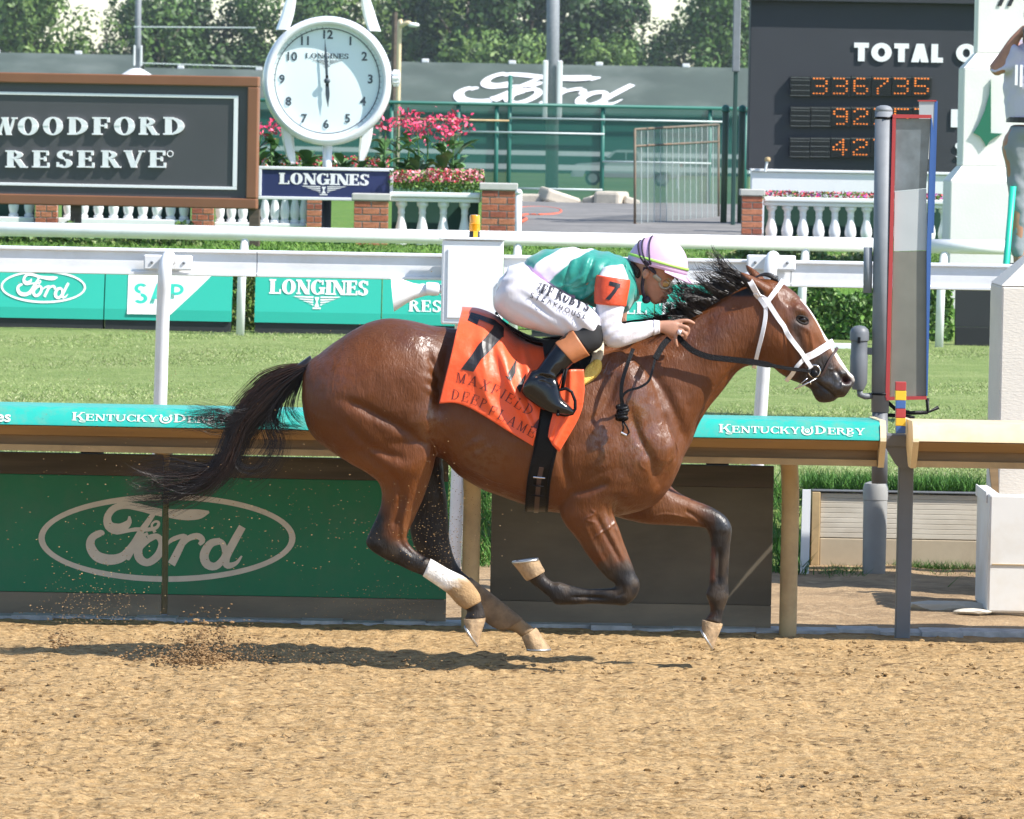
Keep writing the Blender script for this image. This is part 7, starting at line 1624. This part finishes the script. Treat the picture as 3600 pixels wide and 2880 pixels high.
for y0, y1, x0, txt, nd in ((268, 337, 2779, ' 336735', 7), (375, 444, 2779, '  92353', 7), (483, 552, 2777, '  42735', 7)):
    for i in range(nd):
        xa, xb = x0+i*71.3, x0+(i+1)*71.3-2; a = pr(xa, y0, xb, y1, QY-.06); t = MB().box(a[0], a[1], QY-.06, QY-.001, a[2], a[3]).build('display_cell', m_slat, sc_)
        m = MB()
        for r in range(8): z = a[2]+(a[3]-a[2])*r/7.6; m = MB(); m.box(a[0]+.002, a[1]-.002, QY-.085, QY-.061, z, z+.004); m.build('louvre', m_ledoff if (r == 7 or (txt[i] == ' ' and r % 2 == 0)) else m_slat, t)
        m = MB(); bits = DIG[txt[i]]
        for r in range(7):
            for c in range(5):
                if bits[r*5+c] == '1':
                    x = a[0]+(a[1]-a[0])*(.16+.16*c); z = a[3]-(a[3]-a[2])*(.12+.125*r); m.box(x-.0105, x+.0105, QY-.066, QY-.0605, z-.009, z+.006)
        if m.v: m.build('digit', m_led, t)['kind'] = 'stuff'
gp = thing('corner_pole', 'blue grey steel pole at the scoreboard left edge', 'pole', P(2595, 250, QY-.6)); a = pr(2577, -60, 2604, 252, QY-.6); MB().bbox(a[0], a[1], QY-.6, QY-.5, a[2], a[3], .01).build('pole', m_galv, gp); MB().bbox(a[0]+.02, a[1]-.02, QY-.58, QY-.52, 1.2, a[2]-.001, .01).build('lower_tube', mat('dark_green_steel', (.02, .06, .05), rough=.5), gp)
lk = thing('white_bollard_light', 'small white garden light on the planter wall corner', 'light', P(2690, 605, 41.4)); c = P(2690, 604, 41.4); MB().tube([c, c+Vector((.02, 0, .12))], .014, 8).build('stem', m_bal, lk); MB().lathe([(.03, 0), (.036, .02), (.03, .045), (.005, .05)], c+Vector((.025, 0, .12)), 10).build('head', m_tan, lk)
# ------------------------------------------------------------------ white obelisk with green spear
m_obel = mat('white_stucco', (.80, .78, .74), rough=.85, var=.04, vscale=3, bump=.07, bscale=40); m_spear = mat('green_spear_paint', (.015, .15, .085), rough=.5); OY = 31.5
ob = thing('obelisk', 'stepped white monument with green spear point relief', 'monument', (P(3520, 930, OY).x, OY, .45)); ext = .9
def tier(x0, y0, y1, d0, name):
    a = pr(x0, y0, 3800, y1, OY+d0); MB().bbox(a[0], a[0]+1.6-d0*2, OY+d0, OY+1.0-d0, a[2], a[3], .012).build(name, m_obel, ob); return a
a1 = tier(3336, 640, 1160, 0.0, 'base'); a2 = tier(3385, 243, 588, .16, 'middle_tier'); a3 = tier(3436, -60, 190, .30, 'upper_tier')
def frust(l, u, y0, d0, d1, w0, w1): 
    V = [(l[0], OY+d0, l[3]), (l[0]+w0, OY+d0, l[3]), (l[0]+w0, OY+1.0-d0, l[3]), (l[0], OY+1.0-d0, l[3]), (u[0], OY+d1, u[2]), (u[0]+w1, OY+d1, u[2]), (u[0]+w1, OY+1.0-d1, u[2]), (u[0], OY+1.0-d1, u[2])]
    MB().add(V, [(0, 3, 2, 1), (4, 5, 6, 7), (0, 1, 5, 4), (1, 2, 6, 5), (2, 3, 7, 6), (3, 0, 4, 7)]).build('chamfer', m_obel, ob)
frust(a1, a2, 0, 0, .16, 1.6, 1.28); frust(a2, a3, 0, .16, .30, 1.28, 1.0)
spq = MB(); sp_pts = [(3484,278),(3479,330),(3462,390),(3440,440),(3422,468),(3444,478),(3460,500),(3467,516),(3480,496),(3500,482),(3524,470),(3484,468)]
n_ = len(sp_pts); V = [P(p[0], p[1], OY+.16-.03) for p in sp_pts]+[P(p[0], p[1], OY+.16-.03)+Vector((0, .028, 0)) for p in sp_pts]; spq.add(V, [tuple(range(n_)), tuple(range(2*n_-1, n_-1, -1))]+[(i, i+n_, (i+1) % n_+n_, (i+1) % n_) for i in range(n_)]); spq.build('spear_point', m_spear, ob)
for px in (3518, 3552): m = MB(); m.add([P(px, -8, OY+.29), P(px+16, -8, OY+.29), P(px+2, 22, OY+.29), P(px-12, 22, OY+.29)], [(0, 1, 2, 3)]); m.build('mark', m_blackb, ob)
# ------------------------------------------------------------------ photographer on a ladder
LYD = 14.0; kp = FPX/(LYD+26); m_lav = mat('lavender_shirt', (.56, .54, .70), rough=.8, var=.05, vscale=6, bump=.2, bscale=20); m_gpants = mat('grey_trousers', (.24, .265, .29), rough=.75, var=.08, vscale=6, bump=.25, bscale=16); m_minty = mat('mint_green_tube', (.02, .52, .36), rough=.4); m_camb = mat('black_camera', (.012, .012, .013), rough=.4)
ph = thing('person', 'photographer in lavender shirt and grey trousers standing on a green ladder', 'person', P(3620, 960, LYD)); 
bbp = MB(); Yp = LYD
LEG = [(3555,440,3740,440,.17),(3520,500,3640,505,.115),(3535,600,3625,605,.095),(3545,700,3615,705,.075),(3550,800,3608,805,.068),(3560,900,3602,905,.05),(3562,940,3604,940,.05)]
TOP = [(3536,420,3745,422,.17),(3530,380,3750,382,.175),(3528,300,3755,300,.185),(3540,220,3748,222,.18),(3560,160,3735,165,.15),(3610,135,3690,140,.08)]
ARMU = [(3560,150,3600,200,.06),(3520,215,3570,245,.065),(3478,245,3500,268,.062)]
FARM = [(3478,232,3512,268,.055),(3510,190,3545,225,.045),(3545,140,3572,168,.036),(3578,105,3598,128,.034),(3600,85,3618,110,.036)]
for d, s_ in ((LEG, .93), (TOP, .93), (ARMU, .88), (FARM, 1.0)): loftpx(bbp, shrink([r+(Yp+(-.1 if d in (ARMU, FARM) else 0),) for r in d], s_), seg=18)
loftpx(bbp, [(3610,135,3690,140,.06,Yp),(3605,90,3690,95,.075,Yp),(3598,50,3690,50,.085,Yp),(3610,10,3680,10,.08,Yp),(3630,-10,3660,-10,.03,Yp)], seg=20)
LEG2 = [(r[0]+110, r[1], r[2]+110, r[3], r[4], Yp+.05) for r in LEG[1:]]; loftpx(bbp, shrink(LEG2, .93), seg=18)
for k in range(4):
    bbp.tube([P(3600, 95+k*9, Yp-.13), P(3614, 90+k*9, Yp-.16), P(3624, 96+k*9, Yp-.15)], [.011, .010, .008], 8)
link('body', remesh_union(bbp, .012, 3), m_skin, ph)
for o_ in [ph.children[0]]: o_.matrix_parent_inverse = mwof(ph).inverted()
def cloth_part(name, parts, m_, par, vox=.011):
    q = MB()
    for d in parts: loftpx(q, d, dens=4, seg=24)
    me = remesh_union(q, vox, 4); c_, n_ = mesh_np(me); c_ += n_*((vnoise(c_, 9, 51)-.5)*.03+(vnoise(c_, 22, 53)-.5)*.012)[:, None]; inv = np.array(mwof_tree(par).inverted()); c_ = c_@inv[:3, :3].T+inv[:3, 3]
    me.vertices.foreach_set('co', c_.astype(np.float32).ravel()); me.update(); return link(name, me, m_, par)
cloth_part('shirt', [[r+(Yp,) for r in TOP], [r+(Yp-.1,) for r in ARMU]], m_lav, ph); cloth_part('trousers', [[r+(Yp,) for r in LEG[:6]], LEG2[:5]], m_gpants, ph)
q = MB(); loftpx(q, [(3538,412,3742,416,.178,Yp),(3536,430,3744,436,.178,Yp)], dens=2); q.build('belt', m_camb, ph)
a = pr(3565, 300, 3600, 305, Yp-.19)
for k in range(3): 
    b_ = pr(3568+k*17, 228, 3578+k*17, 300+6*k, Yp-.2); MB().box(b_[0], b_[1], Yp-.208, Yp-.2, b_[2], b_[3]).build('shirt_print', m_whitel, ph)
for dx in (0, 110): q = MB(); loftpx(q, [(3545+dx,925,3600+dx,925,.05,Yp-.02),(3535+dx,945,3602+dx,950,.06,Yp-.05),(3535+dx,962,3602+dx,962,.06,Yp-.05)], dens=3); q.build('shoe', m_camb, ph, smooth=True)
cmr = thing('camera_held', 'black camera held up by the photographer at right edge', 'camera', P(3610, 120, Yp-.2)); c = P(3622, 122, Yp-.17); MB().bbox(c.x-.05, c.x+.1, Yp-.24, Yp-.14, c.z-.06, c.z+.05, .012).build('camera_body', m_camb, cmr); MB().lathe([(.045, 0), (.048, -.1), (.05, -.16), (.04, -.165)], (c.x-.01, Yp-.24, c.z-.01), 16, 'Y').build('lens', m_camb, cmr, angle=R(40))
ld = thing('step_ladder', 'mint green tubular step ladder under the photographer', 'ladder', PZ(3500, 1430, ZG))
p0, p1 = P(3491, 1432, LYD-.1), P(3562, 655, LYD-.1); MB().tube([p0, p1], .022, 12).build('rail_tube', m_minty, ld, smooth=True); dxl = Vector((.46, 0, 0)); MB().tube([p0+dxl, p1+dxl*.9], .022, 12).build('rail_tube', m_minty, ld, smooth=True)
MB().tube([p0+Vector((.1, .7, 0)), p1+Vector((0, .1, -.02))], .02, 12).build('rail_tube', m_minty, ld, smooth=True); MB().tube([p0+dxl+Vector((.1, .7, 0)), p1+dxl*.9+Vector((0, .1, -.02))], .02, 12).build('rail_tube', m_minty, ld, smooth=True)
for f in (.25, .5): c = p0.lerp(p1, f); MB().bbox(c.x, c.x+.45, c.y-.04, c.y+.06, c.z-.012, c.z+.012, .004).build('step', m_minty, ld)
a = pr(3558, 962, 3800, 976, LYD-.1); MB().bbox(a[0], a[1], LYD-.22, LYD+.25, a[2], a[3], .005).build('platform', m_minty, ld)
# ------------------------------------------------------------------ path furniture: hose, debris, gate, fence
m_hose = mat('orange_hose', (.62, .10, .03), rough=.5); ho = thing('hose', 'orange hose lying in a loop on the asphalt', 'hose', (0, 44, 1.28))
m = MB(); m.tube([PZ(p[0], p[1], float(np.interp(0, [0], [1.3]))+.02) for p in spline([(1822,733),(1870,730),(1930,732),(1970,740),(1960,752),(1900,757),(1850,756),(1826,762),(1850,770),(1830,780),(1815,786)], 44)], .022, 8); m.build('tube', m_hose, ho, smooth=True)
m_rub = mat('broken_concrete', (.52, .46, .38), rough=.9, var=.2, vscale=4, bump=.4)
for i, (px, py, w, h_, l) in enumerate(((1866, 700, .2, .13, 'pale broken slab left of the rubble'), (1965, 698, .3, .17, 'wedge of broken concrete tilted by the fence'), (2085, 700, .16, .12, 'small broken concrete lump in the rubble'), (2150, 698, .34, .2, 'largest broken concrete lump by the fence'), (2215, 702, .2, .1, 'flat broken concrete at the gate foot'))):
    c = P(px, py, 64.5); q = MB(); M_ = Matrix.Translation((c.x, 64.5, 1.34+h_*.3)) @ Matrix.Rotation(R(20*math.sin(i*2.1)), 4, 'Y') @ Matrix.Rotation(R(25*i), 4, 'Z'); q.bbox(-w, w, -w*.6, w*.6, -h_*.6, h_*.6, h_*.25, M_); tag(q.build('rubble', m_rub), l, 'rubble', 'broken concrete along the fence')
m_mesh = mat('green_fence_mesh', (.007, .115, .088), rough=.6, trans=.34); m_fpost = mat('green_fence_post', (.02, .14, .11), rough=.5); m_pipe = mat('grey_fence_pipe', (.50, .56, .56), rough=.45); FYF = 66.0
fc = thing('mesh_fence', 'green screened mesh fence with pipe rails across the path', 'fence', (2, FYF, 1.3)); z0, z1 = 1.2, zz(366, FYF)
for (pa_, pb_) in ((-300, 905), (905, 1610), (1610, 1790), (1790, 2118), (2118, 2500), (2500, 2640)):
    xa, xb = P(pa_, 500, FYF).x, P(pb_, 500, FYF).x; MB().add([(xa+.02, FYF, z0), (xb-.02, FYF, z0), (xb-.02, FYF, z1), (xa+.02, FYF, z1)], [(0, 1, 2, 3)]).build('mesh_panel', m_mesh, fc)
for px, top in ((905, 366), (1375, 366), (1610, 366), (1745, 366), (1790, 265), (2118, 366), (2495, 366), (2620, 366)): x = P(px, 500, FYF).x; MB().tube([(x, FYF-.03, z0-.1), (x, FYF-.03, zz(top, FYF))], .035, 10).build('post', m_fpost, fc, smooth=True)
for py, x0, x1, m_ in ((368, -300, 2640, m_fpost), (415, 1790, 2560, m_pipe), (466, 1620, 2125, m_pipe), (562, 2118, 2500, m_pipe), (425, 1375, 1790, m_tan), (662, 1815, 2118, m_pipe)): MB().tube([(P(x0, py, FYF).x, FYF-.08, zz(py, FYF)), (P(x1, py, FYF).x, FYF-.08, zz(py, FYF))], .015 if m_ is not m_fpost else .028, 8).build('pipe_rail', m_, fc, smooth=True)
gt = thing('mesh_gate', 'open rusty framed mesh gate on the asphalt path', 'gate', P(2545, 800, 50)); m_rust = mat('rusty_tan_pipe', (.15, .125, .09), rough=.7, var=.3, vscale=6, dirt=(.25, .1, .05), dscale=4, damt=.6); m_gm = mat('gate_wire_mesh', (.20, .23, .22), rough=.5, trans=.72)
G = [(2232, 455, 45), (2526, 438, 52), (2526, 778, 52), (2232, 790, 45)]; Gp = [P(*p) for p in G]
for a_, b_ in ((0, 1), (1, 2), (2, 3), (3, 0)): MB().tube([Gp[a_], Gp[b_]], .016, 8).build('frame_tube', m_rust, gt, smooth=True)
MB().tube([P(2232, 514, 45), P(2526, 498, 52)], .014, 8).build('frame_tube', m_rust, gt, smooth=True); MB().add([p+Vector((0, .02, 0)) for p in Gp], [(0, 1, 2, 3)]).build('wire_mesh', m_gm, gt)
for i in range(13):
    f = (i+1)/14; MB().tube([Gp[0].lerp(Gp[1], f), Gp[3].lerp(Gp[2], f)], .004, 5).build('wire', m_pipe, gt)
for px, py0, py1, lab in ((2547, 365, 810, 'dark green gate post with ball cap beside the open gate'), (2606, 365, 650, 'dark green gate post with ball cap by the scoreboard')):
    g2 = thing('gate_post', lab, 'post', P(px, py1, 47), 0, 'green gate posts'); x = P(px, 600, 47).x; MB().tube([(x, 47, 1.25), (x, 47, zz(py0+14, 47))], .04, 12).build('tube', mat('olive_green_post', (.06, .10, .06), rough=.5), g2, smooth=True); MB().lathe([(.05, 0), (.055, .015), (.045, .03), (.05, .05), (.03, .08), (.003, .09)], (x, 47, zz(py0+14, 47)), 12).build('cap', m_fpost, g2, smooth=True)
# ------------------------------------------------------------------ far: truck, light poles, rails, barns, trees
m_truck = mat('silver_truck_paint', (.50, .52, .54), rough=.3, metal=.3, coat=.5); m_glass = mat('dark_window_glass', (.03, .04, .045), rough=.05); m_tyre = mat('tyre_rubber', (.018, .018, .018), rough=.85); m_rim = mat('alloy_rim', (.5, .5, .52), rough=.3, metal=.8); TYY = 275.0; zg_ = -.12
tk = thing('pickup_truck', 'silver pickup truck parked behind the green mesh fence', 'truck', P(2190, 640, TYY)); xf = P(2012, 600, TYY).x; S_ = 1.0
# local: x from nose (0) to tail (5.7)
prof = [(0.05, .45), (0.0, .75), (.06, 1.0), (.25, 1.12), (1.35, 1.2), (1.55, 1.25), (2.1, 1.78), (2.35, 1.86), (3.2, 1.86), (3.45, 1.8), (3.62, 1.28), (5.55, 1.28), (5.65, 1.2), (5.65, .55), (5.1, .45), (4.95, .8), (4.6, .95), (4.25, .8), (4.1, .45), (1.55, .45), (1.4, .8), (1.05, .95), (.7, .8), (.55, .45)]
MB().prism([(xf+p[0], zg_+p[1]) for p in prof], TYY, TYY+1.9, 'Y').build('cab_and_bed', m_truck, tk)
for (p, nm) in (([(1.78, 1.3), (2.2, 1.74), (2.72, 1.74), (2.72, 1.3)], 'window'), ([(2.78, 1.3), (2.78, 1.74), (3.3, 1.74), (3.42, 1.3)], 'window')): MB().prism([(xf+a[0], zg_+a[1]) for a in p], TYY-.012, TYY-.002, 'Y').build(nm, m_glass, tk)
for xx in (1.05, 4.6):
    w_ = MB().lathe([(.20, -.02), (.37, -.01), (.39, .04), (.39, .2), (.37, .25), (.1, .25)], (xf+xx, TYY-.02, zg_+.39), 24, 'Y').build('wheel', m_tyre, tk, angle=R(40)); MB().lathe([(.24, -.03), (.22, -.005), (.07, .01), (.06, -.03), (.01, -.035)], (xf+xx, TYY-.02, zg_+.39), 18, 'Y').build('rim', m_rim, w_, angle=R(40))
MB().box(xf+.02, xf+.16, TYY-.012, TYY+.3, zg_+.82, zg_+.98).build('headlight', m_white, tk); MB().box(xf+5.55, xf+5.66, TYY-.012, TYY+.2, zg_+.95, zg_+1.2).build('tail_light', m_red, tk); MB().bbox(xf+1.72, xf+1.9, TYY-.22, TYY-.01, zg_+1.28, zg_+1.46, .03).build('door_mirror', m_blackb, tk); MB().box(xf-.06, xf+.1, TYY-.01, TYY+1.9, zg_+.45, zg_+.66).build('bumper', m_rim, tk)
def far_pole(px, wpx, D, label, pycol0, pycol1, wcol, base_py):
    Y = D-26; k = FPX/D; t = thing('light_pole', label, 'pole', (P(px, base_py, Y).x, Y, -.12)); r = wpx/2/k; x0 = P(px-2, base_py, Y).x; x1 = P(px+3, -200, Y).x
    MB().tube([(x0, Y, -.12), (x1, Y, P(px, -300, Y).z)], r, 18).build('shaft', m_galv, t, smooth=True)
    for s in (-1, 1): a = (P(px, pycol1, Y).z, P(px, pycol0, Y).z); MB().bbox(P(px, 300, Y).x+s*r*1.1-wcol/k/4, P(px, 300, Y).x+s*r*1.1+wcol/k/4, Y-r*1.5, Y-r*1.1, a[0], a[1], .05).build('cabinet', m_bal, t)
    return t, Y, k
far_pole(1942, 46, 270, 'tall grey stadium light pole before the green barn', 213, 420, 36, 650); t, Y, k = far_pole(484, 22, 300, 'tall grey light pole above the brown sign', 160, 232, 14, 600)
c = P(480, 265, Y); MB().lathe([(.9, 0), (.9, .15), (.35, .5), (.2, .55)], (c.x, Y, c.z-.2), 12).build('white_hood', m_bal, t)
def curved_lamp(px, label):
    D = 230; Y = D-26; t = thing('street_lamp', label, 'lamp', P(px, 500, Y)); k = FPX/D; x = P(px, 200, Y).x
    MB().tube(bez([(x, Y, -.1), (x, Y, zz(130, Y)), (x+.08, Y-.1, zz(100, Y)), (x+.3, Y-.2, zz(88, Y)), (x+.45, Y-.2, zz(92, Y))], 20), .09, 10).build('shaft', m_tanl, t, smooth=True); MB().ico((x+.55, Y-.2, zz(95, Y)), .2, 1, 0, (1.2, .8, .5)).build('lamp_head', m_bal, t, smooth=True)
    return t
curved_lamp(1403, 'curved cream street lamp just right of the clock')
up = thing('utility_pole', 'thin wooden utility pole behind the street lamp', 'pole', P(1385, 500, 220)); x = P(1385, 200, 220).x; MB().tube([(x, 220, -.1), (x, 220, zz(50, 220))], .12, 8).build('shaft', m_dkwood, up)
for i, (py, lab) in enumerate(((95, 'upper overhead cable crossing before the trees'), (222, 'lower overhead cable dipping behind the clock'))):
    w_ = MB(); w_.tube([P(470+i*20+(430*f), py+((14 if i else 3)*f)-(0), 250) for f in np.linspace(0, 1, 9)], .03, 5); tag(w_.build('overhead_cable', m_pipe), lab, 'cable')
for i, (py0, lab) in enumerate(((536, 'upper far white track rail behind the truck'), (585, 'lower far white track rail beside the truck'))):
    D = 330-40*i; Y = D-26; t = thing('track_rail', lab, 'rail', (0, Y, -.1)); z = zz(py0, Y); MB().box(-30, 45, Y, Y+.15, z-.14, z+.12).build('rail_beam', m_railw, t)
    for q in range(12): x = -28+6*q; MB().tube([(x, Y+.08, -.12), (x, Y+.08, z-.14)], .06, 8).build('post', m_railw, t)
# barns
m_roof = mat('weathered_green_roof', (.055, .078, .062), rough=.85, var=.18, vscale=.25, dirt=(.2, .22, .2), dscale=.12, damt=.5); m_bwall = mat('dark_green_barn_wall', (.006, .05, .038), rough=.7, var=.08, vscale=.3)
def barn(pxa, pxb, py_ridge, py_eave, D, label, dep=9.0):
    Y = D-26; xa, xb = P(pxa, 300, Y).x, P(pxb, 300, Y).x; ze = zz(py_eave, Y); zr = zz(py_ridge, Y+dep); t = thing('barn', label, 'barn', ((xa+xb)/2, Y, -.12))
    MB().box(xa+.3, xb-.3, Y+.6, Y+2*dep-.6, -.12, ze-.05).build('wall', m_bwall, t); rf = MB()
    rf.prism([(Y, ze), (Y+dep, zr), (Y+2*dep, ze), (Y+2*dep, ze-.15), (Y+dep, zr-.15), (Y, ze-.15)], xa, xb, 'X'); r_ = rf.build('roof', m_roof, t)
    for i in range(int((xb-xa)/6)): x = xa+3+6*i; MB().bbox(x-.25, x+.25, Y+dep-.2, Y+dep+.2, zr-.05, zr+.22, .05).build('roof_vent', m_bal, r_)
    return t, r_, Y, ze, zr, dep
bA = barn(1330, 2700, 224, 392, 395, 'long green roofed barn with white script on its roof'); barn(-200, 470, 218, 330, 420, 'green roofed barn above the brown sign at left'); barn(470, 1330, 262, 400, 440, 'dark low barn between the light pole and clock')
t, r_, Y, ze, zr, dep = bA; rn = Vector((0, -(zr-ze), dep)).normalized(); r0 = Vector((0, Y, ze))
m = MB()
for i, q in enumerate(script_mark()):
    pts = []
    for p in q:
        fy = (p[1]-277)/213; px = 1590+(p[0]-318)/545*600+(1-fy)*70; py = 264+fy*108; d = Fv+Rv*((px-1800)/FPX)-Uv*((py-1440)/FPX); s = (r0-CAM).dot(rn)/d.dot(rn); pts.append(CAM+d*s+rn*(.05+.004*(i % 20)))
    m.add(pts, [tuple(range(len(q)))])
m.build('roof_script_mark', m_whitel, r_)
# trees
m_bark = mat('grey_bark', (.13, .10, .08), rough=.9, var=.3, vscale=3); CROWN = []
def crown_pts(n, seed, kind):
    r_ = np.random.default_rng(seed); lobes = [(r_.uniform(-.55, .55), r_.uniform(-.55, .55), r_.uniform(.25, 1.0), r_.uniform(.15, .30)) for _ in range(34)]; out = []
    if kind == 'pine': lobes = [(r_.uniform(-.35, .35), r_.uniform(-.35, .35), r_.uniform(.3, 1.0), r_.uniform(.12, .24)) for _ in range(30)]
    if kind == 'sparse': lobes = [(r_.uniform(-.6, .6), r_.uniform(-.6, .6), r_.uniform(.25, 1.0), r_.uniform(.10, .22)) for _ in range(26)]
    for i in range(n):
        l = lobes[r_.integers(len(lobes))]; v = r_.normal(size=3); v /= np.linalg.norm(v); rad = l[3]*(.55+.45*r_.random()**.5); out.append((l[0]+v[0]*rad, l[1]+v[1]*rad, l[2]+v[2]*rad*.75, v[0], v[1], v[2]))
    return np.array(out)
TC = {'dark': [(.032, .075, .014), (.05, .105, .02), (.022, .052, .012)], 'mid': [(.055, .12, .02), (.085, .165, .03), (.036, .082, .014)], 'light': [(.09, .16, .028), (.135, .215, .045), (.062, .12, .022)], 'pine': [(.035, .065, .028), (.055, .09, .035)]}
CM = {}
def tree(px, D, hgt, wid, tone, kind, label, base=-.12):
    Y = D-26; x = P(px, 300, Y).x; key = (tone, kind, random.randrange(3))
    t = thing('tree', label, 'tree', (x, Y, base), random.uniform(0, 6.28), 'trees behind the barns')
    ratio = round(hgt*.86/wid, 1); key = key+(ratio,)
    if key not in CM: cp = crown_pts(7000 if kind != 'sparse' else 1500, len(CM)*7+3, kind); CM[key] = leafmesh('crown', cp[:, :3]*np.array([1, 1, ratio]), (.022, .055), TC[tone], dirs=cp[:, 3:], vr=.18)
    o = link('crown', CM[key], m_leaf, t); o.scale = (wid, wid, wid); o.location = (0, 0, hgt*.08)
    m = MB(); m.tube([(0, 0, 0), (.05*wid, 0, hgt*.3), (-.03*wid, .04*wid, hgt*.6), (0, 0, hgt*.85)], [.035*wid+.1, .028*wid+.08, .02*wid, .006*wid], 8)
    me = mkmesh('trunk', m.v, m.f, True); tr2 = link('trunk', me, m_bark, t)
    for k in range(5):
        a = k*1.3; z = hgt*(.3+.09*k); m = MB(); m.tube([(0, 0, z), (math.cos(a)*wid*.25, math.sin(a)*wid*.25, z+hgt*.1), (math.cos(a)*wid*.45, math.sin(a)*wid*.45, z+hgt*.2)], [.014*wid, .01*wid, .004*wid], 6); link('limb', mkmesh('limb', m.v, m.f, True), m_bark, tr2)
for a in ((60, 455, 15.5, 8, 'light', 'oak', 'pale green tree at the far left corner'), (-120, 470, 18, 9, 'mid', 'oak', 'green tree cut by the left picture edge'), (190, 470, 9.6, 4.5, 'light', 'sparse', 'thin half bare tree left of the flag light pole'), (285, 460, 11.5, 6, 'light', 'sparse', 'bare topped tree above the brown sign'), (270, 500, 8.8, 6, 'dark', 'oak', 'low dark tree left of the light pole'), (390, 470, 9.4, 5, 'mid', 'oak', 'small green tree at the light pole foot'),
    (560, 470, 14.0, 7.5, 'mid', 'oak', 'broad green tree right of the left light pole'), (700, 480, 14.2, 7.5, 'dark', 'oak', 'dark broad tree above the brown sign right half'), (470, 500, 12.8, 5.5, 'dark', 'oak', 'dark tree directly behind the left light pole'), (850, 490, 9.8, 6, 'dark', 'oak', 'low dark tree left of the clock'), (1010, 470, 13.5, 7, 'mid', 'oak', 'green tree behind the clock left lug'), (1150, 480, 16, 8, 'light', 'oak', 'pale tree directly above the clock'),
    (1290, 500, 12.0, 6, 'mid', 'oak', 'tree seen between clock and street lamp'), (1490, 470, 17, 8.5, 'light', 'oak', 'bright green tall tree right of the clock'), (1650, 460, 18, 9, 'dark', 'oak', 'dark tall tree left of the stadium pole'), (1760, 450, 10.6, 7.5, 'light', 'oak', 'low bright tree before the dark trees'), (1860, 480, 18, 9, 'mid', 'oak', 'tall tree directly behind the stadium pole'), (2060, 480, 18, 9, 'dark', 'oak', 'dark tall tree right of the stadium pole'), (2130, 450, 9.6, 5.5, 'light', 'oak', 'small bright round tree right of the stadium pole'), (2190, 520, 15, 7, 'dark', 'pine', 'dark pine left of the sky gap'), (2310, 540, 13.5, 4.5, 'dark', 'pine', 'slender conifer in the sky gap'), (2400, 490, 12.5, 6, 'dark', 'oak', 'dark tree right of the conifer'), (2500, 455, 15, 7, 'mid', 'oak', 'leafy tree left of the scoreboard'), (2620, 470, 16, 7, 'mid', 'oak', 'tree partly hidden by the scoreboard'), (1560, 520, 11, 9, 'dark', 'oak', 'dark undergrowth tree behind the street lamp'), (1950, 520, 13, 10, 'dark', 'oak', 'dark background tree behind the barn middle'), (640, 520, 9.5, 9, 'dark', 'oak', 'dark background tree behind the brown sign'), (-420, 460, 15, 8, 'mid', 'oak', 'green tree beyond the left edge beside the barn'), (-760, 480, 17, 9, 'dark', 'oak', 'dark tree beyond the left edge'), (2900, 480, 16, 9, 'dark', 'oak', 'dark tree hidden behind the scoreboard'), (3300, 480, 16, 9, 'mid', 'oak', 'tree hidden behind the white monument')):
    tree(a[0], a[1], a[2], a[3]*.84, *a[4:])
# ------------------------------------------------------------------ summer haze
hz = MB(); hz.box(-160, 160, -40, 620, -1.2, 24); hzo = hz.build('haze'); tag(hzo, 'thin pale summer haze over the course', 'haze', kind='stuff')
hm = bpy.data.materials.new('pale_haze'); hm.use_nodes = True; n = hm.node_tree; n.nodes.clear(); pv = n.nodes.new('ShaderNodeVolumePrincipled'); pv.inputs['Color'].default_value = (.86, .92, 1.0, 1); pv.inputs['Density'].default_value = .00016; pv.inputs['Anisotropy'].default_value = .3
oo = n.nodes.new('ShaderNodeOutputMaterial'); n.links.new(pv.outputs[0], oo.inputs['Volume']); hzo.data.materials.append(hm)
